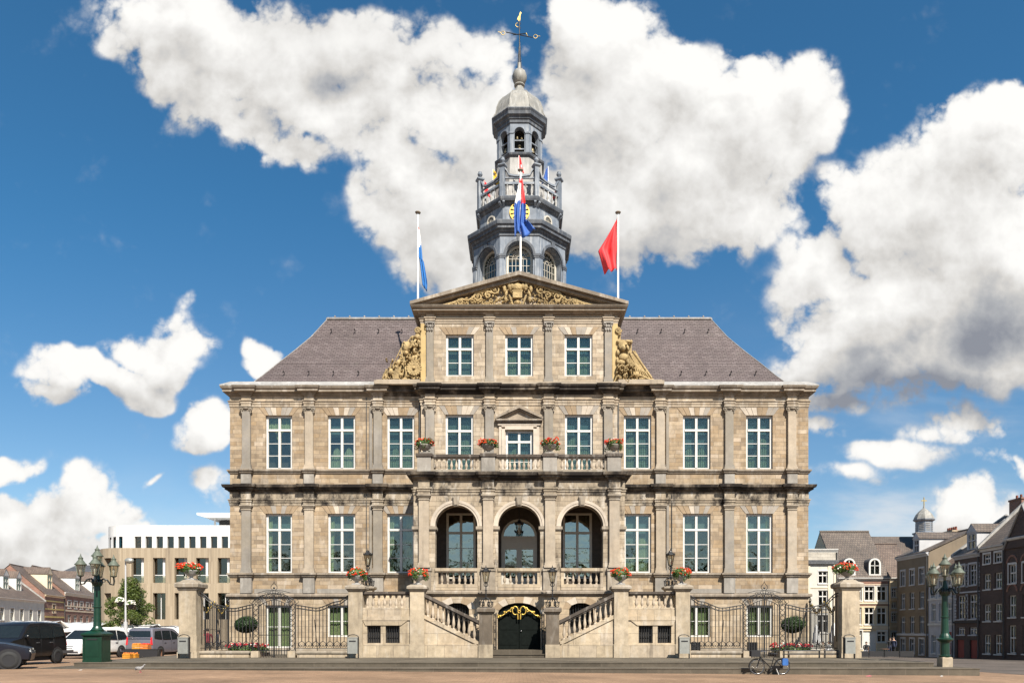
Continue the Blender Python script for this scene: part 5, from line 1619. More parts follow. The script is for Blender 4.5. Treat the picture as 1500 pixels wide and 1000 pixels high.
# gallery
ga = 2.62
gl = MB(); f3 = ga * math.tan(PI / 8)
for k in range(8):
    n0 = len(gl.v)
    gl.box(-f3, f3, -ga - .07, -ga + .09, 29.09, 29.20); gl.box(-f3, f3, -ga - .08, -ga + .10, 29.92, 30.06); gl.box(-f3, f3, -ga - .05, -ga + .07, 30.32, 30.38)
    # swept iron rail climbing to the posts
    pts = [(-f3, -ga, 31.10), (-f3 + .28, -ga, 30.72), (-f3 + .40, -ga, 30.48), (-.25, -ga, 30.40), (.25, -ga, 30.40), (f3 - .40, -ga, 30.48), (f3 - .28, -ga, 30.72), (f3, -ga, 31.10)]
    for a, b in zip(pts, pts[1:]):
        gl.add([(a[0], -ga - .10, a[2]), (b[0], -ga - .10, b[2]), (b[0], -ga + .1, b[2]), (a[0], -ga + .1, a[2]), (a[0], -ga - .10, a[2] + .11), (b[0], -ga - .10, b[2] + .11), (b[0], -ga + .1, b[2] + .11), (a[0], -ga + .1, a[2] + .11)],
               [(0, 3, 2, 1), (4, 5, 6, 7), (0, 1, 5, 4), (1, 2, 6, 5), (2, 3, 7, 6), (3, 0, 4, 7)])
    gl.xf(face_xf(k), n0)
glo = gl.build('gallery_rail', M['lead'], HALL)
sp_ = MB(); sp_.lathe([(.07, 0), (.07, .07), (.04, .10), (.09, .25), (.075, .36), (.04, .55), (.05, .63), (.07, .66), (.07, .72)], seg=8); sp0 = None
for k in range(8):
    for i in range(5):
        p_ = face_xf(k) @ Vector((-f3 + .30 + (2 * f3 - .6) * i / 4, -ga, 29.20))
        if sp0 is None: sp0 = sp_.build('spindle', M['lead_pale'], glo); o = sp0
        else: o = sp0.copy(); COL.objects.link(o)
        o.location = p_
po = MB(); po.box(-.15, .15, -.15, .15, 29.09, 31.08); po.rect_stack(0, 0, [(.17, 31.02), (.24, 31.10), (.24, 31.18), (.12, 31.26)]); po.lathe([(.07, 31.24), (.05, 31.34), (.15, 31.42), (.17, 31.52), (.10, 31.60), (.13, 31.64), (.02, 31.70)], seg=10)
po0 = None
for k in range(8):
    p_ = face_xf(k) @ Vector((f3, -ga, 0))
    if po0 is None: po0 = po.build('gallery_post', M['lead'], HALL); o = po0
    else: o = po0.copy(); COL.objects.link(o)
    o.location = p_; o.rotation_euler = (0, 0, (k + .5) * PI / 4)
dm = MB(); dm.oct([(1.95, 29.1), (1.80, 29.6), (1.62, 30.8), (1.52, 31.9), (1.50, 32.45)], TX, TYC); dm.build('tower_drum', M['lead_pale'], HALL)
tc3 = MB(); tc3.oct([(1.50, 32.40), (1.62, 32.50), (1.66, 32.60), (1.60, 32.68), (1.2, 32.70)], TX, TYC)
la = 1.46; f4 = la * math.tan(PI / 8)
tc3.oct([(la, 34.62), (la + .06, 34.68), (la + .08, 34.86), (la + .14, 34.9), (la + .17, 35.02), (la + .30, 35.10), (la + .33, 35.28), (la + .40, 35.42), (la + .36, 35.50), (1.0, 35.55)], TX, TYC)
build_each(tc3, 'tower_cornice', M['lead_dark'], HALL)
ln = MB()
for k in range(8):
    n0 = len(ln.v)
    ln.arch_wall(-f4, f4, 32.68, 34.70, -la, -la + .30, [(0, .33, 32.68, 34.02, .33)])
    for s in (-1, 1):
        a, b = sorted((s * .40, s * (f4 + .02))); ln.box(a, b, -la - .05, -la, 32.68, 33.96); ln.box(a - .02, b + .02, -la - .09, -la + .1, 33.96, 34.08)
    ln.arc_band(0, 34.04, .34, .43, -la - .05, -la + .02, 14)
    ln.box(-.33, .33, -la + .08, -la + .16, 33.55, 33.61)
    ln.box(-.33, .33, -la + .08, -la + .16, 32.98, 33.05)
    ln.xf(face_xf(k), n0)
ln.build('lantern_stage', M['lead'], HALL)
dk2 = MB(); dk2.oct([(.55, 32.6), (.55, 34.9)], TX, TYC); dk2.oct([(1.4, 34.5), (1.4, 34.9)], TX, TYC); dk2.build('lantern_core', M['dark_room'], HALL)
do = MB(); do.oct([(la + .36, 35.48), (la + .22, 35.62), (1.60, 35.85), (1.52, 36.3), (1.36, 36.72), (1.12, 37.05), (.82, 37.28), (.58, 37.42), (.44, 37.6), (.30, 37.85), (.24, 38.1), (.24, 38.28)], TX, TYC)
for k in range(8):
    a = PI / 8 + k * PI / 4; kk = 1 / math.cos(PI / 8)
    do.tube([(TX + r__ * kk * math.cos(a), TYC + r__ * kk * math.sin(a), z) for r__, z in ((la + .34, 35.5), (1.60, 35.85), (1.52, 36.3), (1.36, 36.72), (1.12, 37.05), (.82, 37.28), (.58, 37.42))], .035, 5)
do.build('dome', M['lead_dome'], HALL)
bf = MB()
n0 = len(bf.v)
bf.lathe([(.22, 38.2), (.30, 38.26), (.42, 38.42), (.50, 38.66), (.50, 38.86), (.40, 39.10), (.26, 39.22), (.15, 39.3), (.12, 39.7)], TX, TYC, 24, 0, True, 0, 1, 1, True, .10)
bf.lathe([(.30, 38.10), (.36, 38.14), (.36, 38.2), (.22, 38.26)], TX, TYC, 16)
bf.build('ribbed_ball', M['lead_dome'], HALL)
wv = MB()
zt = 43.15
wv.tube([(TX, TYC, 39.2), (TX, TYC, zt - .2)], .065, 6, r1=.03)
for k in range(4):
    a = PI / 4 + k * PI / 2; wv.tube([(TX + .17 * math.cos(a), TYC + .17 * math.sin(a), 39.3), (TX + .11 * math.cos(a), TYC + .11 * math.sin(a), 40.2), (TX + .03, TYC, 41.2)], .022, 4)
wv.tube([(TX - .9, TYC - .5, 41.42), (TX + .9, TYC + .5, 41.85)], .03, 5); wv.tube([(TX - .45, TYC + .6, 42.1), (TX + .45, TYC - .6, 41.25)], .03, 5)
for z in (40.3, 40.75, 42.1, 42.4): wv.ring((TX, TYC, z), .09, .014, 'Y', 10, 4)
wvo = wv.build('weather_vane', M['iron'], HALL)
wg = MB()
for s, (x, z) in ((-1, (-1.1, 41.36)), (1, (1.1, 41.92))):
    wg.ring((TX + x, TYC + .5 * s, z), .13, .018, 'Y', 12, 5); wg.tube([(TX + x + s * .15, TYC + .5 * s, z + .02), (TX + x + s * .34, TYC + .55 * s, z + .06)], .025, 5, r1=.01)
wg.tube([(TX + .45, TYC - .6, 41.25), (TX + .55, TYC - .7, 41.0)], .05, 5, r1=.01)
wg.prism([(TX - .05, 42.55), (TX + .05, 42.6), (TX + .06, 42.95), (TX + .14, 43.12), (TX + .05, 43.2), (TX - .02, 42.95), (TX - .11, 42.8), (TX - .15, 42.66), (TX - .08, 42.66)], TYC - .02, TYC + .02)
wg.ring((TX - .12, TYC, 42.3), .14, .025, 'Y', 10, 5, 0, R(90), R(290))
build_each(wg, 'gilt_ornament', M['gilt_dull'], wvo)

# bells hanging in the lantern
def bell(x, y, z, r, label):
    m = MB()
    m.lathe([(r, 0), (r * .98, r * .12), (r * .72, r * .55), (r * .58, r * 1.1), (r * .52, r * 1.5), (r * .34, r * 1.72), (0.01, r * 1.78)], seg=16)
    b = thing('carillon_bell', label, 'bell', (x, y, z), 0, 'bells hanging in the tower lantern')
    m.build('bell_body', M['bronze_bell'], b)
    h = MB(); h.ring((0, 0, r * 1.9), r * .2, r * .07, 'Y', 8, 4); h.build('bell_crown', M['iron'], b)
    c = MB(); c.tube([(0, 0, r * 1.5), (0, 0, r * .1)], r * .05, 5); c.ell((0, 0, r * .05), r * .12, 6, 4); c.build('clapper', M['iron'], b)
bell(TX, TYC - 1.0, 33.08, .22, 'large bronze bell in the front arch of the tower lantern, below two small ones')
bell(TX - .15, TYC - 1.12, 33.78, .12, 'small bronze bell in the front lantern arch, upper left one')
bell(TX + .15, TYC - 1.12, 33.78, .12, 'small bronze bell in the front lantern arch, upper right one')
bell(TX - .86, TYC - .86, 33.0, .22, 'bronze bell in the arch left of the front lantern arch')
bell(TX + .86, TYC - .86, 32.98, .22, 'bronze bell in the arch right of the front lantern arch')
# ------------------------------------------------------------------ flowers, urns
def leafcloud(m, c, r, n, size, rn, mi=0, shell=.55, flat=0.5):
    for _ in range(n):
        while True:
            v = Vector((rn.uniform(-1, 1), rn.uniform(-1, 1), rn.uniform(-1, 1)))
            if 0.05 < v.length < 1: break
        L = v.length; v = v / L * (shell + (1 - shell) * L)
        p = Vector((c[0] + v.x * r[0], c[1] + v.y * r[1], c[2] + v.z * r[2]))
        nrm = (v + Vector((rn.uniform(-1, 1), rn.uniform(-1, 1), rn.uniform(-1, 1))) * flat).normalized()
        a = nrm.orthogonal().normalized(); b = nrm.cross(a); t = rn.uniform(0, 6.28)
        a, b = a * math.cos(t) + b * math.sin(t), b * math.cos(t) - a * math.sin(t)
        s = size * rn.uniform(.6, 1.3)
        m.add([p - a * s * .5, p - b * s * .28, p + a * s * .5, p + b * s * .28], [(0, 1, 2, 3)], mi)
def petals(m, c, r, n, size, rn, mis, zmin=-.3, front=True):
    for _ in range(n):
        th = rn.uniform(0, 2 * PI); zz = rn.uniform(zmin, 1)
        q = math.sqrt(max(0, 1 - zz * zz)); k = rn.uniform(.92, 1.12)
        p = (c[0] + r[0] * q * math.cos(th) * k, c[1] + r[1] * q * math.sin(th) * k, c[2] + r[2] * zz * k)
        s = size * rn.uniform(.7, 1.3)
        m.ell(p, (s, s, s * .8), 5, 3, rn.choice(mis), sm=False)
RED = ['petal_red', 'petal_orange', 'petal_red', 'petal_pink', 'petal_white']
def flower_urn(x, y, z, label, seed, group, s=1.0, pale=True, spread=(.40, .36, .24), mis=(0, 0, 1, 1, 0), off=0.0):
    rn = random.Random(seed)
    t = thing('flower_urn', label, 'flower urn', (x, y, z), 0, group)
    u_ = MB(); u_.box(-.20 * s, .20 * s, -.20 * s, .20 * s, 0, .06 * s)
    u_.lathe([(.15 * s, .06 * s), (.08 * s, .11 * s), (.07 * s, .15 * s), (.14 * s, .19 * s), (.27 * s, .27 * s), (.30 * s, .36 * s), (.34 * s, .40 * s), (.34 * s, .43 * s), (.26 * s, .42 * s)], seg=16)
    u_.build('urn', M['lead_pale' if pale else 'grey_stone'], t)
    lf_ = MB(); c = (off, 0, .52 * s)
    leafcloud(lf_, c, (spread[0] * s, spread[1] * s, spread[2] * s), 260, .11 * s, rn)
    for _ in range(11):
        a = rn.uniform(0, 6.28); q = rn.uniform(.30, .48); leafcloud(lf_, (c[0] + q * s * math.cos(a), q * .85 * s * math.sin(a), rn.uniform(.28, .62) * s), (.11 * s, .11 * s, .16 * s), 26, .10 * s, rn)
    lf_.build('leaves', M['leaf_flower'], t, uv=False)
    f = MB(); petals(f, c, (spread[0] * s, spread[1] * s, spread[2] * s * 1.05), 70, .034 * s, rn, mis)
    for k in range(9):
        a = rn.uniform(0, 6.28); petals(f, (c[0] + spread[0] * s * rn.uniform(.5, 1.0) * math.cos(a), spread[1] * s * .8 * math.sin(a), c[2] + rn.uniform(-.10, .16)), (.11 * s, .11 * s, .11 * s), 12, .034 * s, rn, mis[:4])
    f.ell(c, (spread[0] * s * .97, spread[1] * s * .97, spread[2] * s * .95), 10, 6, 5)
    f.build('flowers', [M[n] for n in RED] + [M['leaf_flower']], t, uv=False)
    return t
for i, (x, nm) in enumerate(((-7.505, 'red geranium urn on the outer stair pier left of the entrance'), (-4.68, 'red geranium urn on the inner stair pier left of the entrance'),
                           (4.68, 'red geranium urn on the inner stair pier right of the entrance'), (7.505, 'red geranium urn on the outer stair pier right of the entrance'))):
    flower_urn(x, PYF + .325, 3.35, nm, 11 + i, 'flower urns on the stair piers', .98, True, (.44, .38, .27), (0, 0, 1, 1, 1, 0, 0, 1, 4))
for i, (x, nm) in enumerate(zip(BX, ('red flower urn on the leftmost balcony pedestal', 'red flower urn on the balcony pedestal just left of the pedimented door', 'red flower urn on the balcony pedestal just right of the pedimented door', 'sparse red flower urn on the rightmost balcony pedestal'))):
    flower_urn(x, LY + .08, 9.70, nm, 31 + i, 'flower urns on the balcony', 1.0, False, (.44, .36, .20) if i < 3 else (.38, .34, .18), (0, 1, 1, 0, 0, 4) )

# ------------------------------------------------------------------ gate piers, fences, gates
FY = -4.35
gcap = [(.41, 0), (.44, .04), (.46, .12), (.54, .16), (.55, .30), (.50, .36), (.36, .42), (.26, .50)]
for s, nm in ((-1, 'tall square stone gate pier at the left end of the iron fence'), (1, 'tall square stone gate pier at the right end of the iron fence')):
    t = thing('gate_pier', nm, 'gate pier', (s * 15.13, FY, 0))
    m = MB(); m.box(-.46, .46, -.46, .46, -.004, .26); m.box(-.43, .43, -.43, .43, .26, 1.0); m.build('pier_base', M['pier_stone'], t)
    m = MB(); m.box(-.40, .40, -.40, .40, 1.0, 3.06); m.build('pier_shaft', M['pier_stone'], t)
    m = MB(); m.rect_stack(0, 0, [(w, 3.06 + z) for w, z in gcap]); m.build('pier_cap', M['cap_stone'], t)
    flower_urn(s * 15.13, FY, 3.56, ('red geranium urn on the left gate pier in front of the concrete building' if s < 0 else 'red geranium urn with a dark bowl on the right gate pier'), 51 + s, 'flower urns on the gate piers', 1.05, s < 0, (.50, .40, .22), (0, 0, 1, 1, 0, 4), -.1)

def seg_plinth(a, b, name, label):
    t = thing(name, label, 'low wall', ((a + b) / 2, FY, 0))
    h = (b - a) / 2
    m = MB(); m.box(-h, h, -.16, .16, -.004, .17); m.build('wall_base', M['stair_stone'], t)
    m = MB(); m.sweep([(h, .17), (-h, .17), (-h, -.17), (h, -.17)], [(-.05, .17), (.03, .18), (.05, .24), (.03, .29), (-.12, .31)], closed=True); m.box(-h + .04, h - .04, -.13, .13, .17, .312); m.build('wall_coping', M['cap_stone'], t)
def lerp_curve(pts):
    def f(x):
        for (x0, z0), (x1, z1) in zip(pts, pts[1:]):
            if x <= x1:
                t = (x - x0) / (x1 - x0); t = t * t * (3 - 2 * t); return z0 + (z1 - z0) * t
        return pts[-1][1]
    return f
_barm = {}
def fence(x0, x1, curve, s, label, group, n, scrolls=True, tall=None):
    """upright bars between a low rail and a swept top rail; x measured outward from the axis"""
    t = thing('iron_fence', label, 'iron fence', (s * (x0 + x1) / 2, FY, 0), 0, group)
    cx = s * (x0 + x1) / 2
    N = 26
    rails = []
    for d in (0, .13):
        m = MB(); m.tube([(s * (x0 + (x1 - x0) * i / N) - cx, 0, curve(x0 + (x1 - x0) * i / N) - d) for i in range(N + 1)], .026, 5); m.build('top_rail', M['iron'], t)
    m = MB(); m.box(-(x1 - x0) / 2, (x1 - x0) / 2, -.018, .018, .42, .45); m.build('bottom_rail', M['iron'], t)
    for i in range(n):
        x = x0 + (x1 - x0) * (i + .5) / n
        b = MB(); top = curve(x) + .03
        zb = .45 if (i % 2 == 0 or not scrolls) else .74
        b.box(-.015, .015, -.015, .015, zb, top)
        o = b.build('bar', M['iron'], t, (s * x - cx, 0, 0))
    if scrolls:
        k = 0
        while True:
            x = x0 + (x1 - x0) * (2 * k + 1.5) / n
            if x > x1 - .1: break
            m = MB(); m.ring((0, 0, .60), .135, .016, 'Y', 14, 5, 0, R(-60), R(240)); m.ring((-.06, 0, .54), .05, .013, 'Y', 8, 4); m.ring((.06, 0, .54), .05, .013, 'Y', 8, 4)
            m.build('scroll', M['iron'], t, (s * x - cx, 0, 0)); k += 1
    # raking stays behind
    for f in (.06, .66):
        x = x0 + (x1 - x0) * f
        m = MB(); m.tube([(0, .02, 1.75), (.0, .62, .02)], .017, 5); m.build('stay', M['iron'], t, (s * x - cx, 0, 0))
    return t
inner = lerp_curve([(7.83, 2.86), (8.35, 2.58), (9.35, 2.28), (10.3, 2.40)])
outer = lerp_curve([(12.3, 2.42), (13.2, 2.26), (13.9, 2.40), (14.73, 2.98)])
for s in (-1, 1):
    sd_ = 'left' if s < 0 else 'right'
    other = 'beside the stair' 
    fence(7.83, 10.28, inner, s, 'black iron railing %s of the stair, between its outer pier and a scrolled gate' % sd_, 'railings beside the stair', 15)
    fence(12.34, 14.73, outer, s, 'black iron railing running to the %s stone gate pier, before a topiary ball' % sd_, 'railings beside the gate piers', 14)
    a, b = sorted((s * 7.86, s * 10.2)); seg_plinth(a, b, 'fence_wall', 'low stone wall under the railing nearest the stair on the %s' % sd_)
    a, b = sorted((s * 12.42, s * 14.66)); seg_plinth(a, b, 'fence_wall', 'low stone wall running up to the %s gate pier' % sd_)
    # scrolled gate
    gc = s * 11.31
    t = thing('iron_gate', 'ornate black iron garden gate with a scrolled arch and spire, %s of the stair' % sd_, 'iron gate', (gc, FY, 0))
    for q in (-1, 1):
        m = MB()
        for xx in (.70, .98): m.box(q * xx - .022, q * xx + .022, -.022, .022, .0, 2.46)
        for j in range(9):
            z = .42 + j * .235; m.ring((q * .84, 0, z), .10, .013, 'Y', 10, 4); m.ring((q * (.84 + .06 * (-1) ** j), 0, z + .11), .06, .012, 'Y', 8, 4, 0, R(-40), R(220))
        m.build('gate_standard', M['iron'], t)
        m = MB(); m.box(q * .84 - .17, q * .84 + .17, -.18, .18, -.004, .30); m.build('gate_footing', M['stair_stone'], t)
        m = MB()
        m.box(*sorted((q * .02, q * .68)), -.016, .016, .30, .34); m.box(*sorted((q * .02, q * .68)), -.015, .015, 1.02, 1.05)
        m.tube([(q * .68, 0, 2.36), (q * .5, 0, 2.50), (q * .3, 0, 2.60), (q * .02, 0, 2.66)], .018, 5)
        lfm = m.build('gate_leaf', M['iron'], t)
        for j in range(5):
            x = q * (.10 + .125 * j)
            m = MB(); m.box(-.014, .014, -.014, .014, .1, 2.66 - .05 * j); m.build('bar', M['iron'], lfm, (x, 0, 0))
    m = MB(); m.box(-.03, .03, -.03, .03, .0, 2.9); m.build('meeting_stile', M['iron'], t)
    m = MB()
    arc = [(1.02 * math.cos(PI * k / 24), 0, 2.42 + .52 * math.sin(PI * k / 24)) for k in range(25)]; m.tube(arc, .016, 5)
    for k in range(1, 24):
        a = PI * k / 24; rr = .86 - .10 * (k % 2)
        m.ring((rr * math.cos(a), 0, 2.42 + (.40 - .05 * (k % 2)) * math.sin(a) + .03), .085 + .02 * (k % 3), .012, 'Y', 9, 4)
    for k in range(7): m.ring((-.36 + .12 * k, 0, 2.98 + .04 * math.cos(k - 3)), .065, .011, 'Y', 8, 4)
    m.tube([(-.75, 0, 2.98), (-.4, 0, 3.07), (0, 0, 3.10), (.4, 0, 3.07), (.75, 0, 2.98)], .013, 4)
    for q in (-1, 1): m.tube([(0, 0, 3.48), (q * .04, 0, 3.40), (q * .14, 0, 3.28), (q * .14, 0, 3.18), (q * .05, 0, 3.10)], .014, 5); m.tube([(q * .98, 0, 2.44), (q * 1.15, 0, 2.56), (q * 1.08, 0, 2.66)], .012, 4)
    m.tube([(0, 0, 3.44), (0, 0, 3.62)], .014, 5, r1=.003); m.ell((0, 0, 3.2), (.05, .02, .05), 6, 4)
    m.build('overthrow', M['iron'], t)
    # side railing with gilt swags
    t = thing('iron_fence', 'black iron railing with gilded swags returning from the %s gate pier to the hall' % sd_, 'iron fence', (s * 15.0, -2.1, 0), 0, 'railings with gilded swags')
    L = 1.85
    def sz(y): u_ = (y + L) / (2 * L); return 2.16 + .42 * abs(math.cos(u_ * PI * 2.0)) ** 1.6 + (.35 * max(0, 1 - u_ * 4) if True else 0)
    for d, r_ in ((0, .022), (.15, .018)):
        m = MB(); m.tube([(0, -L + 2 * L * i / 40, sz(-L + 2 * L * i / 40) - d) for i in range(41)], r_, 5); m.build('top_rail', M['iron'], t)
    m = MB(); m.box(-.018, .018, -L, L, .42, .45); m.build('bottom_rail', M['iron'], t)
    for i in range(22):
        y = -L + 2 * L * (i + .5) / 22
        m = MB(); m.box(-.014, .014, -.014, .014, .3, sz(y) + .12); m.build('bar', M['iron'], t, (0, y, 0))
    gdm = MB()
    gdm.tube([(0, -L + 2 * L * (i + .5) / 30, sz(-L + 2 * L * (i + .5) / 30) - .06) for i in range(30)], .02, 5)
    for i in range(30):
        y = -L + 2 * L * (i + .5) / 30
        gdm.ell((0, y, sz(y) - .06), (.035, .05, .04), 6, 4); 
        if i % 3 == 0: gdm.ell((0, y, sz(y) + .03), (.022, .022, .10), 6, 4)
    gdm.build('gilt_swag', M['gilt_dull'], t)
    m = MB(); m.tube([(0, L, 0), (0, L, 2.75)], .04, 6); m.ring((0, L - .05, 2.8), .09, .025, 'X', 10, 5); m.ell((0, L, 2.72), .07, 8, 5); m.build('end_post', M['iron'], t)
    a0 = MB(); a0.box(-.15, .15, -L, L, -.004, .27); a0.build('side_kerb', M['stair_stone'], t)

# clipped box balls and flower beds behind the fence
for s in (-1, 1):
    sd_ = 'left' if s < 0 else 'right'
    rn = random.Random(70 + s)
    t = thing('topiary', 'clipped round box ball on a thin stem behind the %s railing' % sd_, 'topiary', (s * 13.1, -3.0, 0))
    c = MB(); leafcloud(c, (0, 0, 1.50), (.53, .50, .38), 5200, .075, rn, 0, .80, .9); leafcloud(c, (.1, -.1, 1.58), (.50, .46, .36), 900, .08, rn, 0, .8, .9); c.ell((0, 0, 1.50), (.42, .40, .29), 14, 9)
    c.build('crown', M['leaf_box'], t, uv=False)
    m = MB(); m.tube([(0, 0, .0), (.01, 0, .6), (0, 0, 1.3)], .035, 7); m.build('stem', M['bark'], t)
    t = thing('flower_bed', 'bed of red and white flowers round the stem of the %s topiary ball' % sd_, 'flower bed', (s * 12.9, -3.3, 0))
    m = MB(); m.box(-.92, .92, -.45, .45, -.004, .20); m.build('planter', M['soil'], t)
    m = MB(); leafcloud(m, (0, 0, .34), (.98, .48, .22), 900, .13, rn, 0, .3); m.build('leaves', M['leaf_flower'], t, uv=False)
    f = MB()
    for k in range(13):
        x = -.86 + 1.72 * k / 12; petals(f, (x, rn.uniform(-.3, .15), .52 + rn.uniform(-.05, .07)), (.13, .13, .09), 20, .034, rn, [(0, 0, 0), (1, 1, 0), (0, 0, 2), (2, 2, 0), (0, 0, 3)][k % 5])
    f.build('flowers', [M['petal_crimson'], M['petal_red'], M['petal_white'], M['petal_pink']], t, uv=False)
gv = MB(); gv.box(-14.95, -7.2, -4.2, -.1, -.003, .03); gv.box(7.2, 14.95, -4.2, -.1, -.003, .03)
tag(gv.build('forecourt', M['flagstones']), kind='structure')

# ------------------------------------------------------------------ litter bins
for i, (x, y, nm) in enumerate(((-14.93, -5.55, 'steel litter bin at the foot of the left gate pier'), (-7.42, -5.45, 'steel litter bin at the outer stair pier left of the entrance'),
                                (7.36, -5.45, 'steel litter bin at the outer stair pier right of the entrance'), (14.70, -5.55, 'steel litter bin at the foot of the right gate pier'))):
    t = thing('litter_bin', nm, 'litter bin', (x, y, 0), 0, 'steel litter bins')
    m = MB(); m.box(-.22, .22, -.14, .14, .22, .92); m.box(-.235, .235, -.15, .15, .90, .945); m.build('bin_body', M['bin_steel'], t)
    m = MB(); m.box(-.15, .15, -.146, -.14, .74, .80); m.build('bin_slot', M['black_cloth'], t)
    for q in (-1, 1):
        m = MB(); m.box(q * .235 - .02, q * .235 + .02, -.05, .05, 0, .95); m.build('leg', M['iron'], t)
    m = MB(); m.tube([(.235 * math.cos(PI * k / 12), 0, .95 + .11 * math.sin(PI * k / 12)) for k in range(13)], .02, 6); m.build('handle', M['iron'], t)

# ------------------------------------------------------------------ lamps of the hall
def lantern_head(t, z, h, r, metal, crown=True, gl='glass_lantern'):
    f = MB()
    f.lathe([(r * .45, z), (r * .5, z + .04 * h)], seg=6, sm=False)
    for k in range(6):
        a = PI / 6 + k * PI / 3
        f.tube([(r * .5 * math.cos(a), r * .5 * math.sin(a), z), (r * math.cos(a), r * math.sin(a), z + h * .66)], .012 if h < 1 else .016, 4)
    f.lathe([(r * 1.08, z + h * .64), (r * 1.15, z + h * .68), (r * .95, z + h * .74), (r * .42, z + h * .86), (r * .34, z + h * .90), (r * .38, z + h * .93), (r * .12, z + h * .95), (r * .05, z + h * 1.08)], seg=6, sm=False)
    if crown:
        for k in range(6):
            a = k * PI / 3; f.ell((r * 1.05 * math.cos(a), r * 1.05 * math.sin(a), z + h * .74), (.028, .028, .05), 5, 4)
    lo_ = f.build('lantern', M[metal], t)
    g_ = MB(); g_.lathe([(r * .46, z + .02), (r * .95, z + h * .65)], seg=6, sm=False, cap=False); g_.build('lantern_glass', M[gl], lo_)
    b_ = MB(); b_.lathe([(.02, z + .02), (.03, z + h * .2), (.045, z + h * .3), (.03, z + h * .42), (.005, z + h * .46)], seg=8); b_.build('bulb', M['light_glass'], lo_)
def scroll_cage(t, z, r, h):
    m = MB()
    for k in range(6):
        a = k * PI / 3; c_, s_ = math.cos(a), math.sin(a)
        m.tube([(c_ * r * .55, s_ * r * .55, z), (c_ * r * .95, s_ * r * .95, z + h * .12), (c_ * r, s_ * r, z + h * .42), (c_ * r * .62, s_ * r * .62, z + h * .78), (c_ * .03, s_ * .03, z + h)], .022, 5)
        m.ring((c_ * r * .55, s_ * r * .55, z + h * .36), r * .30, .016, 'Y' if k % 3 == 0 else 'X', 9, 4)
        m.ell((c_ * r * 1.02, s_ * r * 1.02, z + h * .55), (.03, .03, .03), 5, 4)
    m.lathe([(r * .95, z), (r * .95, z + .035)], seg=12)
    m.build('scroll_base', M['iron'], t)
for x, y, z, zl, nm, gr_ in ((-1.535, PYF + .29, 2.30, 3.46, 'black post lantern on the dark pillar left of the black gate', 'lanterns on the gate pillars'),
                      (1.535, PYF + .29, 2.30, 3.46, 'black post lantern on the dark pillar right of the black gate', 'lanterns on the gate pillars'),
                      (-7.45, -2.03, 3.42, 4.42, 'black post lantern on the rear stair pier left of the loggia', 'lanterns on the rear stair piers'),
                      (7.45, -2.03, 3.42, 4.42, 'black post lantern on the rear stair pier right of the loggia', 'lanterns on the rear stair piers')):
    t = thing('post_lantern', nm, 'lantern', (x, y, z), 0, gr_)
    scroll_cage(t, 0, .31, .46)
    m = MB(); m.tube([(0, 0, .3), (0, 0, zl - z)], .028, 6); m.ell((0, 0, .80), (.05, .05, .05), 8, 5); m.ring((0, 0, zl - z - .10), .09, .018, 'Y', 10, 4); m.build('post', M['iron'], t)
    lantern_head(t, zl - z, .74 if z < 3 else .80, .20, 'iron')
t = thing('hanging_lantern', 'black lantern hanging inside the middle arch of the loggia', 'lantern', (0, -1.75, 7.75))
m = MB(); m.tube([(0, 0, 0), (0, 0, -1.0)], .018, 5); m.build('chain', M['iron'], t)
lantern_head(t, -1.78, .80, .20, 'iron', True, 'glass_dark')

# ------------------------------------------------------------------ flags
def flag_mesh(pts_top, rows, mats, name, t, colf):
    """cloth: rows of points from hoist outward"""
    m = MB()
    nr, nc = len(rows), len(rows[0])
    V = [p for r in rows for p in r]
    o = len(m.v); m.v.extend(V)
    for i in range(nr - 1):
        for j in range(nc - 1):
            m.f.append([i * nc + j, i * nc + j + 1, (i + 1) * nc + j + 1, (i + 1) * nc + j]); m.m.append(colf(i / (nr - 1), j / (nc - 1))); m.s.append(True)
    ob = m.build(name, mats, t)
    sol = ob.modifiers.new('thickness', 'SOLIDIFY'); sol.thickness = .006
    return ob
def pole(x, y, z0, z1, label, cat, r=.055, name='flagpole'):
    t = thing(name, label, cat, (x, y, z0))
    m = MB(); m.tube([(0, 0, 0), (0, 0, z1 - z0)], r, 10, r1=r * .8); m.build('pole', M['flag_pole'], t)
    m = MB(); m.lathe([(.03, z1 - z0), (.13, z1 - z0 + .02), (.15, z1 - z0 + .06), (.10, z1 - z0 + .10), (.01, z1 - z0 + .13)], seg=12); m.build('finial', M['cap_stone'], t)
    return t
PZ = 17.95
t = pole(X(612, 38.4), CY - .25, 17.80, Z(312, 38.4), 'white flagpole on the left corner of the pediment with white and blue flag', 'flagpole')
rows = []
H0 = Z(332, 38.4) - 17.80; H1 = Z(418, 38.4) - 17.80
for i in range(25):      # from hoist top down the drooping cloth
    f = i / 24; z = H0 + (H1 - H0) * f
    w = .02 + .42 * f ** .8 if f < .85 else .40 - .5 * (f - .85)
    off = .06 + .36 * max(0, f - .5)
    rows.append([(off * (1 if f > .5 else .3) + w * j / 10 * (1 - .25 * f), -.05 + .07 * math.sin(j * 1.4 + f * 3) * f, z - .35 * (j / 10) * f) for j in range(11)])
flag_mesh(None, rows, [M['flag_white'], M['flag_light_blue'], M['flag_red']], 'flag', t, lambda u_, v_: 2 if u_ < .02 else (0 if u_ < .34 - .10 * v_ else 1))
t = pole(X(905.5, 38.4), CY - .25, 17.80, Z(312, 38.4), 'white flagpole on the right corner of the pediment with red flag', 'flagpole')
rows = []
H0 = Z(318, 38.4) - 17.80; H1 = Z(395, 38.4) - 17.80
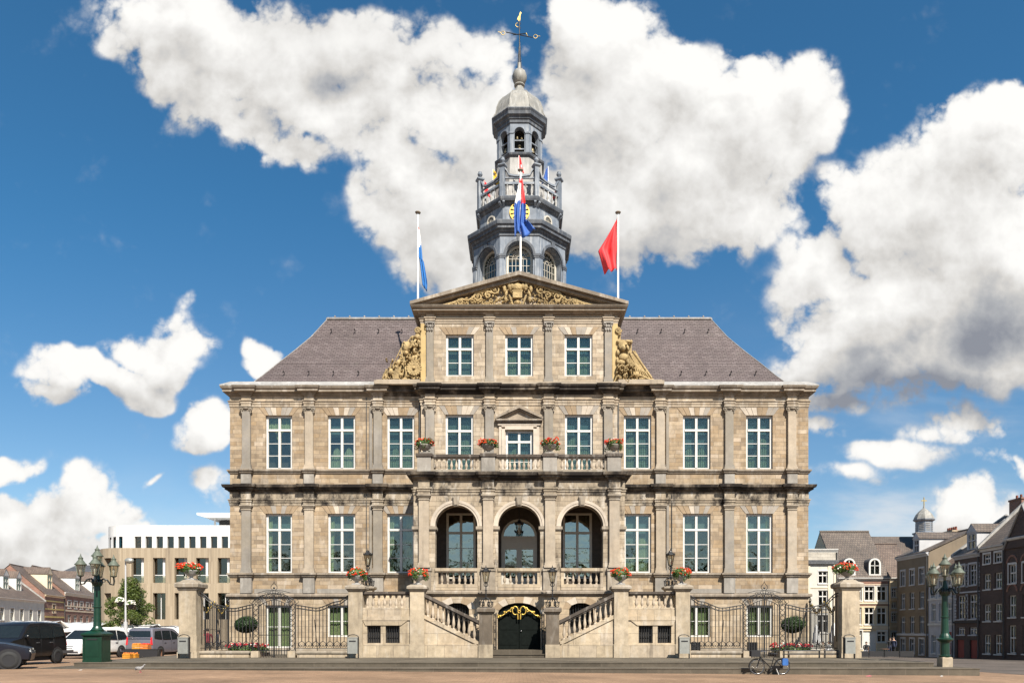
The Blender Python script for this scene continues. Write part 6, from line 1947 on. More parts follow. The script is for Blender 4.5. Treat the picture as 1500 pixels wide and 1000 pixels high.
for i in range(29):
    f = i / 28; z = H0 + (H1 - H0) * f
    w = .05 + .92 * (f / .56) if f < .56 else .97 - .34 * (f - .56) / .44
    rows.append([(-.05 - w * j / 14, .12 * math.sin(j * .9 + f * 2.4) * min(1, f * 1.6 + .1) + .07 * math.sin(j * .35 + f * 9), z - .20 * (j / 14) * (1 - f) + .05 * math.sin(j * .8) * f - .10 * (j / 14) ** 2 * f) for j in range(15)])
flag_mesh(None, rows, [M['flag_red']], 'flag', t, lambda u_, v_: 0)
t = pole(X(762.5, 38.9), .12, 19.35, Z(247, 38.9), 'tall white flagpole behind the pediment peak carrying a red, white and blue flag', 'flagpole', .06)
rows = []
H0 = Z(262, 38.9) - 19.35; H1 = Z(345, 38.9) - 19.35
for i in range(29):
    f = i / 28; z = H0 + (H1 - H0) * f
    rows.append([(.06 + (-.40 + .62 * (j / 16)) * min(1, .25 + f * 1.5) * (1 - .25 * max(0, f - .6)) + (max(0, f - .78) * 4.2 * (j / 16) ** 1.5 * .62), -.14 - .12 * math.sin(j * 1.1 + f * 4), z + .18 * math.sin(j * .55) * f + (.16 * j / 16 if f > .8 else 0)) for j in range(17)])
flag_mesh(None, rows, [M['flag_red'], M['flag_white'], M['flag_blue']], 'flag', t, lambda u_, v_: 0 if (v_ > .62 and u_ < .42) or u_ < .06 else (1 if u_ < .42 - .2 * v_ else 2))
for (px, py, dy, mats, lab, s) in ((722, 258, -1.9, ('flag_yellow', 'black_cloth'), 'small yellow and black flag on the tower gallery, left side', 1), (709, 274, -.8, ('flag_red',), 'small plain red flag at the left edge of the tower gallery', .8),
                                   (760, 238, -2.5, ('flag_red', 'flag_white'), 'small red and white flag at the front of the tower gallery', .6), (803, 254, -1.9, ('flag_blue',), 'small dark blue flag on the tower gallery, right side', -.8), (820, 277, -.8, ('flag_red', 'flag_white'), 'small red flag with a white mark at the right edge of the tower gallery', -1)):
    d = 51 + dy; x = X(px, d); z = Z(py, d)
    t = thing('gallery_flag', lab, 'flag', (x, TYC + dy, 29.25))
    hz_ = z - 29.25
    m = MB(); m.tube([(0, 0, 0 if hz_ > 0 else hz_), (0, 0, hz_ + .45)], .022, 5); m.build('staff', M['flag_pole'], t)
    rows = [[(math.copysign(.03 + (.16 + .36 * f) * j / 8 * abs(s), s), -.05 * math.sin(j * 1.2 + f * 3), hz_ + .42 - .95 * f - .18 * j / 8) for j in range(9)] for f in [k / 10 for k in range(11)]]
    flag_mesh(None, rows, [M[n] for n in mats], 'flag', t, lambda u_, v_, n=len(mats): (1 if (n > 1 and ((.4 < u_ < .62 and .3 < v_ < .75) if mats[0] != 'flag_yellow' else (int(u_ * 5) + int(v_ * 3)) % 3 == 1)) else 0))
# ------------------------------------------------------------------ houses round the square
_hw = {}
def hwin(parent, x, z, w, h, style='cross', mat='trim_white', y=.12, name='window', gl='glass_dark'):
    key = (round(w, 2), round(h, 2), style, mat, gl)
    if key not in _hw:
        fw = .09
        if style == 'cross': fm = win_frame(w, h, .66, 0, fw, .08, top=.08, bot=.08)
        elif style == 'bars': fm = win_frame(w, h, .70, 2, fw, .08, .03, .08, .08)
        elif style == 'sash': fm = win_frame(w, h, .55, 0, fw, .05, top=.08, bot=.08)
        elif style == 'shop': fm = win_frame(w, h, .72, 0, .08, .06, top=.08, bot=.30)
        elif style == 'pane': fm = win_frame(w, h, None, 0, .05, .04, top=.05, bot=.05)
        f = fm.build(name, M[mat], parent)
        pm = MB(); pm.box(-w / 2 + .05, w / 2 - .05, .045, .055, .04, h - .04); pm.build('pane', M[gl], f)
        _hw[key] = f; f.location = (x, y, z); return f
    return copy_tree(_hw[key], parent, (x, y, z))

def house(label, loc, rz, w, eaves, depth, rows, wallm, roofm='pantile', rise=3.0, trim='trim_white', name='house', cat='house', roof='gable', sill=True, cornice=.25, bands=(), dormers=(), chimneys=(), coping=None, arch=False, setb=0.0, doors=()):
    """rows = [(z0, z1, window width, [x centres], style)]"""
    t = thing(name, label, cat, loc, rz)
    hw_ = w / 2
    holes = [(x - ww / 2, x + ww / 2, z0, z1) for (z0, z1, ww, xs, st) in rows for x in xs] + [(x - ww / 2, x + ww / 2, 0.02, h) for (x, ww, h, mm) in doors]
    m = MB(); m.wall(-hw_, hw_, -1.5, eaves, 0, holes, .22)
    m.quad((-hw_, depth, -1.5), (-hw_, 0, -1.5), (-hw_, 0, eaves), (-hw_, depth, eaves)); m.quad((hw_, 0, -1.5), (hw_, depth, -1.5), (hw_, depth, eaves), (hw_, 0, eaves))
    m.quad((hw_, depth, -1.5), (-hw_, depth, -1.5), (-hw_, depth, eaves), (hw_, depth, eaves))
    if roof == 'gable':
        for s in (-1, 1):
            V = [(s * hw_, 0, eaves), (s * hw_, depth, eaves), (s * hw_, depth / 2, eaves + rise)]
            m.add(V, [(0, 1, 2) if s > 0 else (2, 1, 0)])
    m.build('wall', M[wallm], t)
    b = MB(); b.box(-hw_ + .03, hw_ - .03, .55, .6, -1, eaves - .1); build_each(b, 'room_wall', M['dark_room'], t)
    for (z0, z1, ww, xs, st) in rows:
        for x in xs:
            hwin(t, x, z0, ww, z1 - z0, st, trim)
    if sill:
        s0 = {}
        for (z0, z1, ww, xs, st) in rows:
            for x in xs:
                if ww not in s0:
                    sm = MB(); sm.box(-ww / 2 - .08, ww / 2 + .08, -.08, .0, -.10, 0); sm.box(-ww / 2 - .10, ww / 2 + .10, -.035, 0, 0 + (z1 - z0), (z1 - z0) + .16)
                    for q in (-1, 1): sm.box(*sorted((q * (ww / 2 + .002), q * (ww / 2 + .10))), -.03, 0, -.02, z1 - z0)
                    s0[ww] = (sm.build('window_surround', M[trim], t), z1 - z0); s0[ww][0].location = (x, 0, z0)
                elif abs(s0[ww][1] - (z1 - z0)) < .01:
                    c = s0[ww][0].copy(); COL.objects.link(c); c.location = (x, 0, z0)
                else:
                    sm = MB(); sm.box(-ww / 2 - .08, ww / 2 + .08, -.08, .0, -.10, 0); sm.build('window_sill', M[trim], t, (x, 0, z0))
    for (x, ww, h, mm) in doors:
        dm_ = MB(); dm_.box(-ww / 2, ww / 2, .12, .18, 0, h); dm_.box(-ww / 2 + .1, ww / 2 - .1, .10, .12, .2, h * .45); dm_.box(-ww / 2 + .1, ww / 2 - .1, .10, .12, h * .5, h * .78)
        d__ = dm_.build('door', M[mm], t, (x, 0, .02)); k_ = MB(); k_.ell((ww * .36, .08, h * .46), .035, 6, 4); k_.build('handle', M['chrome'], d__)
    for (z0, z1, mm, pr_) in bands:
        bm = MB(); bm.box(-hw_ - .0, hw_, -pr_, 0, z0, z1); bm.build('string_course', M[mm], t)
    if cornice:
        c = MB(); c.sweep([(-hw_, 0), (hw_, 0)], [(0, eaves - .32), (.05, eaves - .30), (.08, eaves - .18), (cornice * .8, eaves - .12), (cornice, eaves - .02), (cornice, eaves + .03), (-.1, eaves + .05)]); c.build('cornice', M[trim], t)
    if roof == 'gable':
        r = MB(); o = .12; th = .12
        sl = rise / (depth / 2)
        for (ya, za, yb, zb) in ((-.22, eaves + .04 - .22 * sl + .05, depth / 2, eaves + rise + .05),):
            r.quad((-hw_, ya, za + th), (hw_, ya, za + th), (hw_, yb, zb + th), (-hw_, yb, zb + th))
            r.quad((hw_, ya, za), (-hw_, ya, za), (-hw_, ya, za + th), (hw_, ya, za + th)) if False else r.quad((-hw_, ya, za), (hw_, ya, za), (hw_, ya, za + th), (-hw_, ya, za + th))
            r.quad((-hw_, depth + .2, eaves - .1), (-hw_, depth / 2, zb + th), (hw_, depth / 2, zb + th), (hw_, depth + .2, eaves - .1))
            for s in (-1, 1): r.add([(s * hw_, ya, za), (s * hw_, ya, za + th), (s * hw_, yb, zb + th), (s * hw_, yb, zb)], [(0, 1, 2, 3)])
        ro = r.build('roof', M[roofm], t)
        rd = MB(); rd.tube([(-hw_, depth / 2, eaves + rise + .2), (hw_, depth / 2, eaves + rise + .2)], .11, 6); rd.build('ridge', M[roofm], ro)
    elif roof == 'hip':
        r = MB(); k = min(hw_ * .7, depth * .35); A_ = [(-hw_ - .2, -.2, eaves), (hw_ + .2, -.2, eaves), (hw_ + .2, depth, eaves), (-hw_ - .2, depth, eaves)]
        B_ = [(-hw_ + k, depth / 2, eaves + rise), (hw_ - k, depth / 2, eaves + rise)]
        r.add(A_ + B_, [(0, 1, 5, 4), (1, 2, 5), (2, 3, 4, 5), (3, 0, 4)]); ro = r.build('roof', M[roofm], t)
    elif roof == 'flat':
        r = MB(); r.box(-hw_ + .02, hw_ - .02, .02, depth - .02, eaves - .05, eaves + .02); ro = r.build('roof', M[roofm], t)
    if cat == 'house' and w < 12:
        m = MB(); m.tube([(hw_ - .12, -.10, 0), (hw_ - .12, -.10, eaves - .3)], .055, 6); m.build('down_pipe', M['pipe_lead'], t)
    if coping:
        for s in coping:
            m = MB(); V = []
            for (y, z) in ((-.25, eaves - .1), (depth / 2, eaves + rise + .25), (depth + .1, eaves)):
                V += [(s * hw_ - .14, y, z), (s * hw_ + .14, y, z), (s * hw_ + .14, y, z + .28), (s * hw_ - .14, y, z + .28)]
            m.add(V, [(0, 1, 2, 3), (0, 4, 5, 1), (1, 5, 6, 2), (2, 6, 7, 3), (3, 7, 4, 0), (4, 8, 9, 5), (5, 9, 10, 6), (6, 10, 11, 7), (7, 11, 8, 4), (8, 11, 10, 9)]); m.build('gable_coping', M['lead_pale'], t)
    for (x, zb, dw, dh, kind) in dormers:
        sl = rise / (depth / 2); yb = (zb - eaves) / sl
        dp_ = dh / sl + .6
        if kind == 'round':
            m = MB(); m.arch_wall(-dw / 2, dw / 2, 0, dh - dw * .0, 0, .14, [(0, dw / 2 - .16, .1, dh - dw / 2, dw / 2 - .16)], back=False)
            m = MB()
            m.arc_band(0, dh - dw / 2, dw / 2 - .17, dw / 2, -.06, .1, 16); m.box(-dw / 2, -dw / 2 + .17, -.06, .1, 0, dh - dw / 2); m.box(dw / 2 - .17, dw / 2, -.06, .1, 0, dh - dw / 2); m.box(-dw / 2, dw / 2, -.08, .1, 0, .12)
            m.box(-.03, .03, 0, .08, .1, dh - .2); m.box(-dw / 2 + .15, dw / 2 - .15, 0, .081, dh * .55, dh * .55 + .06)
            d__ = m.build('dormer', M[trim], t, (x, yb - .1, zb))
            m = MB(); m.box(-dw / 2 + .1, dw / 2 - .1, .05, .06, .05, dh - dw / 2); m.add([(0, .05, dh - dw / 2)] + [((dw / 2 - .1) * math.cos(PI * j / 12), .05, dh - dw / 2 + (dw / 2 - .1) * math.sin(PI * j / 12)) for j in range(13)], [(0, j + 1, j + 2) for j in range(12)], 0, flip=True)
            m.build('pane', M['glass_dark'], d__)
            m = MB(); pr_ = [(-dw / 2 - .03, 0)] + [(-(dw / 2 + .03) * math.cos(PI * j / 12), dh - dw / 2 + (dw / 2 + .03) * math.sin(PI * j / 12)) for j in range(13)] + [(dw / 2 + .03, 0)]
            m.add([(p_[0], .1, p_[1]) for p_ in pr_] + [(p_[0], dp_, p_[1]) for p_ in pr_], [(j, j + 1, j + 1 + len(pr_), j + len(pr_)) for j in range(len(pr_) - 1)], 0, True); m.build('dormer_roof', M['dark_slate'], d__)
        else:
            m = MB(); m.wall(-dw / 2, dw / 2, 0, dh, 0, [(-dw / 2 + .16, dw / 2 - .16, .15, dh - .12)], .08)
            m.quad((-dw / 2, dp_, 0), (-dw / 2, 0, 0), (-dw / 2, 0, dh), (-dw / 2, dp_, dh)); m.quad((dw / 2, 0, 0), (dw / 2, dp_, 0), (dw / 2, dp_, dh), (dw / 2, 0, dh))
            m.prism([(-dw / 2 - .08, dh), (dw / 2 + .08, dh), (0, dh + dw * .5)], -.05, .06)
            d__ = m.build('dormer', M[trim], t, (x, yb - .1, zb))
            hwin(t, x, zb + .15, dw - .32, dh - .27, 'sash', trim, yb - .06)
            m = MB()
            for s in (-1, 1):
                V = [(0, -.08, dh + dw * .5 + .05), (s * (dw / 2 + .14), -.08, dh - .05), (s * (dw / 2 + .14), dp_, dh - .05), (0, dp_ + .6, dh + dw * .5 + .05)]
                m.add(V, [(0, 1, 2, 3)])
            m.build('dormer_roof', M[roofm], d__)
    for (x, y, zb, cw_, cd_, ch_, mm, pots) in chimneys:
        m = MB(); m.box(-cw_ / 2, cw_ / 2, -cd_ / 2, cd_ / 2, 0, ch_); m.box(-cw_ / 2 - .06, cw_ / 2 + .06, -cd_ / 2 - .06, cd_ / 2 + .06, ch_, ch_ + .15)
        c = m.build('chimney', M[mm], t, (x, y, zb))
        for i in range(pots):
            p__ = MB(); p__.lathe([(.11, ch_ + .15), (.09, ch_ + .5), (.10, ch_ + .52)], (-cw_ / 2 + cw_ * (i + .5) / pots), 0, 8); p__.build('chimney_pot', M['pantile_red'], c)
    return t

# --- right-hand side, facing the camera
def px_house(px0, px1, d, **k):
    return X(px0, d), X(px1, d)
D1 = 76.0; y1_ = D1 - CAM_D
xa, xb = X(1176, D1), X(1227, D1); zg = gz(xb, y1_); zz = lambda py, d=D1: Z(py, d) - zg
h1 = house('narrow cream and white house with a grey attic panel next to the town hall', ((xa + xb) / 2, y1_, zg), 0, xb - xa, zz(804), 8,
      [(zz(854), zz(836), .95, [.28], 'cross'), (zz(890), zz(864), .95, [.28], 'cross'), (zz(926), zz(900), 1.0, [.28], 'cross')], 'render_white', 'dark_slate', trim='trim_white', roof='flat', cornice=.2,
      bands=[(zz(826), zz(820), 'dark_slate', .22), (zz(819.8), zz(806), 'stone_rough', .03), (zz(861), zz(859.5), 'trim_buff', .05), (zz(897), zz(895), 'trim_buff', .05)])
m = MB()
for x in (-1.2, .95, 1.52): m.box(x - .17, x + .17, -.06, 0, 0, zz(827))
build_each(m, 'pilaster_strip', M['render_cream'], h1)
xa, xb = X(1227.5, D1), X(1303.5, D1); cxx = (xa + xb) / 2
xs = [X(p, D1) - cxx for p in (1237.5, 1255.8, 1274.2, 1292.5)]
h2 = house('buff shop house with a steep brown roof and two round-topped dormers', (cxx, y1_ + .1, zg), 0, xb - xa, zz(846), 9.0,
      [(zz(879), zz(858), .98, xs, 'cross'), (zz(914), zz(889), .98, xs, 'cross'), (zz(949), zz(923), 1.05, [xs[0], xs[1]], 'shop'), (zz(940), zz(924), .95, [xs[3]], 'cross')], 'render_buff', 'pantile', 5.1, 'trim_white',
      bands=[(zz(857), zz(848.5), 'brick_red', .04), (zz(884), zz(881.5), 'trim_buff', .10), (zz(886.5), zz(884.3), 'brick_red', .03), (zz(920), zz(917), 'trim_buff', .12), (zz(856), zz(855), 'trim_buff', .06)],
      dormers=[(X(1245.5, D1) - cxx, zz(842), 1.22, 1.75, 'round'), (X(1283, D1) - cxx, zz(842), 1.22, 1.75, 'round')], doors=[(xs[2] + .05, 1.35, zz(923) - .05, 'trim_white')],
      chimneys=[(X(1276, D1) - cxx, 4.5, zz(790), .7, .7, .75, 'brick_dark', 0)])
D2 = 79.0; y2_ = D2 - CAM_D
xa, xb = X(1304, D2), X(1345, D2); cxx = (xa + xb) / 2; zg2 = gz(xb, y2_); zz2 = lambda py: Z(py, D2) - zg2
house('narrow buff house with small paned windows in the corner of the square', (cxx, y2_, zg2), 0, xb - xa, zz2(846), 9, [(zz2(874), zz2(861), .55, [-1.05], 'bars'), (zz2(890), zz2(881), .55, [-1.05], 'bars'), (zz2(910), zz2(897), .55, [-1.05], 'bars'), (zz2(949), zz2(925), .6, [-1.05], 'cross')], 'render_buff', 'pantile_brown', 3.9, 'trim_white',
      bands=[(zz2(879), zz2(877), 'trim_buff', .08), (zz2(918), zz2(915), 'trim_buff', .1)])

# --- right-hand row running toward the camera (faces left, in shade)
RX = 38.2
def dpt(px): return RX * F / (px - 760.5)
def row_house(px0, px1, label, eaves_py, rows_py, ww, cols, wallm, roofm, rise, style, trim='trim_white', **k):
    d0, d1 = dpt(px0), dpt(px1); dm = (d0 + d1) / 2; w = d0 - d1; yc = dm - CAM_D
    zg = gz(RX, yc)
    rows = [(Z(b, dm) - zg, Z(a, dm) - zg, ww if not isinstance(ww, dict) else ww[i], [-w / 2 + w * c for c in cols], style) for i, (a, b) in enumerate(rows_py)]
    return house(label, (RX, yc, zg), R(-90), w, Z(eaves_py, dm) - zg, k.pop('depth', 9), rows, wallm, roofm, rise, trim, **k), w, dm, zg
pmid = 1337
h, w, dm, zg = row_house(1314, 1360, 'tan four storey corner house with a broken mansard roof, right of the buff house', 813, [(834, 856), (867, 891), (902, 927), (935, 957)], .85, (.2, .5, .8), 'render_ochre', 'pantile', 2.1, 'cross', 'trim_grey',
      bands=[(Z(863, 72) + 1.25, Z(861, 72) + 1.25, 'render_ochre', .06), (Z(897, 72) + 1.25, Z(895, 72) + 1.25, 'render_ochre', .06), (Z(930, 72) + 1.25, Z(927, 72) + 1.25, 'trim_grey', .10)],
      dormers=[(.5, Z(811, 72) + 1.35, 1.15, 1.45, 'gable')], chimneys=[(-.9, 4.4, 10.2, 1.7, .9, 1.9, 'brick_yellow', 5)])
h, w, dm, zg = row_house(1360.2, 1398, 'grey white house with a white gable edge behind the right street lamp', 842, [(850, 874), (883, 909), (930, 957)], .72, (.2, .5, .8), 'render_grey', 'pantile_brown', 3.3, 'cross', 'trim_white', coping=(-1,),
      bands=[(Z(878, 67) + 1.25, Z(876, 67) + 1.25, 'trim_white', .08), (Z(916, 67) + 1.25, Z(913, 67) + 1.25, 'trim_white', .10)], chimneys=[(-1.0, 4.4, 9.3, 1.6, .9, 1.5, 'brick_yellow', 5)], doors=[(1.2, .9, 2.3, 'shop_red')])
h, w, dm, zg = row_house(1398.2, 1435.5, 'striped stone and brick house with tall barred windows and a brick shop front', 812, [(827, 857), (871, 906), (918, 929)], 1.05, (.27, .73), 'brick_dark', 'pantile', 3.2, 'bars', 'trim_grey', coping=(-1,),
      bands=[(Z(868, 63) + 1.2, Z(866, 63) + 1.2, 'trim_grey', .08), (Z(913, 63) + 1.2, Z(910, 63) + 1.2, 'shop_dark', .12)], dormers=[(0.2, Z(808, 63) + 1.3, 1.4, 1.6, 'gable')], chimneys=[(.2, 4.5, 11.2, 1.6, 1.0, 2.2, 'brick_red', 3)], doors=[(-.95, 1.1, 1.55, 'shop_red'), (.95, 1.1, 1.55, 'shop_red')])
m = MB()
for z0, z1 in ((Z(860, 63) + 1.2, Z(824, 63) + 1.2), (Z(909, 63) + 1.2, Z(869, 63) + 1.2)):
    for x in (-1.72, -.08, .0, 1.62):
        n = 9
        for i in range(n):
            zz_ = z0 + (z1 - z0) * i / n; m.box(x - .02 - .10 * (i % 2), x + .12 + .06 * (i % 2), -.045, 0, zz_, zz_ + (z1 - z0) / n * .82)
build_each(m, 'quoin_strip', M['trim_grey'], h)
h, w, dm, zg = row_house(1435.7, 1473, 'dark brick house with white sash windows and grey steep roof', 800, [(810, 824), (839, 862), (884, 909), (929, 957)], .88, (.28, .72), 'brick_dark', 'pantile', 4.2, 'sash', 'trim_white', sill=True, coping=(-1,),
      chimneys=[(1.2, 4.2, 11.6, 1.7, 1.2, 1.9, 'brick_red', 3)])
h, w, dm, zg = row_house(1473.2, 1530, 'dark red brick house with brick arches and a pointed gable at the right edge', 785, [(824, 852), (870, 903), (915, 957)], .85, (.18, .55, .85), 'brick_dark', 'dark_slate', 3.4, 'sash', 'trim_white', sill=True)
m = MB()
for zc in (Z(824, 55) + 1.3, Z(868, 55) + 1.3):
    for c in (.18, .55, .85): m.arc_band(-w / 2 + w * c, zc, .50, .66, -.05, 0, 12)
build_each(m, 'brick_arch', M['brick_red'], h)
m = MB(); m.prism([(-w / 2, 8.6), (w / 2 - .5, 8.6), (0, 11.6)], -.12, .35); m.build('gable_wall', M['brick_dark'], h)
m = MB(); m.tube([(-w / 2 - .1, -.16, 8.6), (0, -.16, 11.75), (w / 2 - .3, -.16, 8.6)], .09, 5); m.build('gable_edge', M['lead_pale'], h)

# church turret behind the row
TD = 95.0; tx_ = X(1353.5, TD); tg = thing('church_turret', 'small slate church turret with louvres and a gold cross above the roofs', 'turret', (tx_, TD - CAM_D, Z(800, TD)))
zt_ = lambda py: Z(py, TD) - Z(800, TD)
m = MB(); m.oct([(1.08, -8), (1.08, zt_(783)), (1.25, zt_(782)), (1.25, zt_(780)), (.92, zt_(779)), (.90, zt_(764)), (1.15, zt_(762)), (1.18, zt_(760.5)), (.9, zt_(760))], 0, 0); m.build('turret_wall', M['lead'], tg)
m = MB()
for k in range(8):
    n0 = len(m.v)
    for j in range(5): m.box(-.27, .27, -.96, -.88, zt_(777.5) + j * .22, zt_(777.5) + j * .22 + .08)
    m.xf(Matrix.Rotation(k * PI / 4, 4, 'Z'), n0)
m.build('louvre', M['lead_pale'], tg)
m = MB(); m.oct([(1.15, zt_(761)), (1.02, zt_(757)), (.86, zt_(753)), (.55, zt_(748.5)), (.28, zt_(745.5)), (.12, zt_(744)), (.08, zt_(741))], 0, 0); m.build('turret_dome', M['lead_dome'], tg)
m = MB(); m.tube([(0, 0, zt_(742)), (0, 0, zt_(728))], .06, 5); m.box(-.34, .34, -.04, .04, zt_(733.5), zt_(732.3)); m.build('cross', M['gilt_dull'], tg)
m = MB(); m.box(-6, 7, -.5, 6, -14, -1.2); m.build('church_wall', M['brick_red'], tg)
m = MB(); m.prism_x([(-.8, -1.3), (6.3, -1.3), (2.75, 1.6)], -6.2, 7.2); m.build('church_roof', M['pantile'], tg)

# --- left row beyond the market
P0 = Vector((-72.5 * 1.0, 105 - CAM_D)); LD = Vector((-.233, .972))
def left_house(t0, t1, label, eaves_py, wallm, roofm, rise, rows, xs, ww, style, **k):
    tm_ = (t0 + t1) / 2; c = P0 + LD * tm_; d = c.y + CAM_D; zg = gz(c.x, c.y)
    rr = [(Z(b, d) - zg, Z(a, d) - zg, ww, xs, style) for a, b in rows]
    return house(label, (c.x, c.y, zg), math.atan2(LD.y, LD.x), t1 - t0, Z(eaves_py, d) - zg, k.pop('depth', 10), rr, wallm, roofm, rise, **k)
left_house(-9, 16.0, 'long white plastered house with dormers at the left edge of the square', 876, 'render_white', 'pantile_brown', 4.1, [(890, 908), (915, 935)], [-9.8, -6.4, -3.1, .3, 3.7, 7.1, 10.4], 1.35, 'cross', coping=(1,), dormers=[(-4.5, 8.2, 1.9, 2.1, 'gable'), (2.2, 8.2, 1.9, 2.1, 'gable'), (6.8, 8.2, 1.9, 2.1, 'gable')], chimneys=[(4, 5, 11, 4.5, 1.2, 1.8, 'brick_dark', 0)])
left_house(16.2, 25.0, 'brick house with pale stripes and one white dormer, beside the white plastered house', 872, 'brick_red', 'pantile_brown', 4.6, [(885, 897), (908, 930)], [-.4], 1.5, 'cross', trim='trim_buff', bands=[(8.0, 8.25, 'gilt_dull', .05), (7.2, 7.4, 'gilt_dull', .05), (5.9, 6.1, 'gilt_dull', .05), (4.6, 4.85, 'gilt_dull', .06)], dormers=[(.8, 9.3, 2.2, 2.6, 'gable')])
left_house(25.2, 47.0, 'long red brick house with white bands and rows of paired windows behind the green lamp', 871, 'brick_red', 'pantile_brown', 4.3, [(882, 892), (901, 916)], [-8.6, -5.4, -2.2, 1.2, 4.4, 7.6], 1.7, 'bars', bands=[(8.75, 9.0, 'trim_buff', .06), (6.9, 7.1, 'trim_buff', .06), (6.05, 6.3, 'trim_buff', .06)], dormers=[(-2.5, 9.9, 2.4, 2.4, 'gable'), (7, 9.9, 2.4, 2.4, 'gable')])
# roofs further back
def back_roof(px0, px1, d, eaves_py, ridge_py, label, wallm, roofm, depth=12):
    xa, xb = X(px0, d), X(px1, d); c = (xa + xb) / 2; zg = gz(c, d - CAM_D)
    house(label, (c, d - CAM_D, zg), 0, xb - xa, Z(eaves_py, d) - zg, depth, [(2, 4, 1.2, [-(xb - xa) / 4, (xb - xa) / 4], 'cross')], wallm, roofm, Z(ridge_py, d + depth / 2) - Z(eaves_py, d), name='house')
back_roof(28, 62, 150, 862, 838, 'brown roofed house rising behind the white plastered house', 'brick_red', 'pantile_brown')
back_roof(67, 140, 160, 860, 839, 'wide brown roofed building behind the brick houses on the left', 'brick_red', 'pantile_brown')
back_roof(82, 160, 185, 842, 829, 'distant building with a flat topped dark slate roof on the left', 'render_grey', 'dark_slate', 16)

# --- office block with concrete frame and white upper storey
OD = 74.0; oy = OD - CAM_D; ox0, ox1 = X(176, OD), -14.0; oz = gz(-30, oy)
ob = thing('office_block', 'modern concrete framed office block with rounded corner, white top storey and roof canopy', 'office building', (ox0, oy, oz))
L_ = ox1 - ox0
zo = lambda py: Z(py, OD) - oz
pitch = 31.6 * OD / F
cxs = [X(233.2, OD) - ox0 + pitch * i for i in range(-1, 13)]
cxs = [c for c in cxs if 0.2 < c < L_ - 1]
holes = []
for c in cxs:
    holes.append((c - .62, c + .62, zo(853), zo(816.5))); holes.append((c - .62, c + .62, zo(906.5), zo(868)))
m = MB(); m.wall(-.0, L_, 0, zo(802), 0, holes, .42)
m.quad((L_, 0, 0), (L_, 22, 0), (L_, 22, zo(802)), (L_, 0, zo(802)))
# rounded corner with two openings
RR = 3.4; n = 16
pa = [(-RR * math.sin(k * PI / 2 / n), RR - RR * math.cos(k * PI / 2 / n)) for k in range(n + 1)]
zl = [0, zo(906.5), zo(868), zo(853), zo(816.5), zo(802)]
for i in range(n):
    (xA, yA), (xB, yB) = pa[i], pa[i + 1]
    op = i in (3, 4, 5, 9, 10, 11)
    for j in range(5):
        if op and j in (1, 3):
            continue
        m.quad((xB, yB, zl[j]), (xA, yA, zl[j]), (xA, yA, zl[j + 1]), (xB, yB, zl[j + 1]))
for i in (3, 6, 9, 12):
    x, y = pa[i]; k = .82
    for j in (1, 3): m.quad((x, y, zl[j]), (x * k, RR - (RR - y) * k, zl[j]), (x * k, RR - (RR - y) * k, zl[j + 1]), (x, y, zl[j + 1]))
m.quad((-RR, 22, 0), (-RR, RR, 0), (-RR, RR, zo(802)), (-RR, 22, zo(802)))
m.add([(x, y, zo(802)) for x, y in reversed(pa)] + [(L_, 0, zo(802)), (L_, 22, zo(802)), (-RR, 22, zo(802))], [tuple(range(len(pa) + 3))])
m.build('concrete_frame', M['board_concrete'], ob)
m = MB()
for x in [c + pitch / 2 for c in cxs]: m.box(x - .30, x + .30, -.05, 0, zo(921), zo(858))
build_each(m, 'buttress', M['board_concrete'], ob)
m = MB(); m.box(.02, L_ - .1, .46, .50, 0, zo(804)); 
for i in range(n):
    (xA, yA), (xB, yB) = [(x * .83, RR - (RR - y) * .83) for x, y in (pa[i], pa[i + 1])]
    m.quad((xB, yB, 0), (xA, yA, 0), (xA, yA, zo(804)), (xB, yB, zo(804)))
build_each(m, 'glazing', M['glass_office'], ob)
m = MB(); m.box(.3, L_ - .3, 1.6, 1.7, 0, zo(804)); m.box(-RR + .9, .3, RR, RR + .1, 0, zo(804)); build_each(m, 'room_wall', M['dark_room'], ob)
m = MB()
for c in cxs: m.box(c + .18, c + .40, .38, .44, zo(853), zo(816.5)); m.box(c - .61, c + .61, .42, .45, zo(842), zo(841))
for c in cxs: m.box(c - .03, c + .03, .40, .455, zo(906.5), zo(868))
build_each(m, 'mullion', M['panel_white'], ob)
m = MB()
for c in cxs: m.box(c - .615, c + .615, .20, .23, zo(853), zo(843))
build_each(m, 'balustrade_glass', M['glass_lantern'], ob)
# white storey: pierced screen with slots, rounded end
z0_, z1_, z2_ = zo(802.5), zo(784.5), zo(768)
wx0 = X(182, OD) - ox0
hs = []; p2 = 16.0 * OD / F
cc = [X(199, OD) - ox0 + p2 * i for i in range(0, 26)]
cc = [c for c in cc if wx0 + .3 < c < L_ - .6]
m = MB(); m.wall(wx0, L_, z0_, z2_, .4, [(c - .33, c + .33, z0_ + .02, z1_) for c in cc], .22)
n = 12; R2 = 3.0
pb = [(wx0 - R2 * math.sin(k * PI / 2 / n), .4 + R2 - R2 * math.cos(k * PI / 2 / n)) for k in range(n + 1)]
for i in range(n):
    (xA, yA), (xB, yB) = pb[i], pb[i + 1]
    zb = z1_ if i % 2 else z0_
    m.quad((xB, yB, zb), (xA, yA, zb), (xA, yA, z2_), (xB, yB, z2_))
m.quad((wx0 - R2, 20, z0_), (wx0 - R2, .4 + R2, z0_), (wx0 - R2, .4 + R2, z2_), (wx0 - R2, 20, z2_))
m.add([(x, y, z2_) for x, y in reversed(pb)] + [(L_, .4, z2_), (L_, 20, z2_), (wx0 - R2, 20, z2_)], [tuple(range(len(pb) + 3))])
m.build('white_storey', M['panel_white'], ob)
m = MB(); m.box(wx0, L_ - .2, .64, .69, z0_, z1_ + .1)
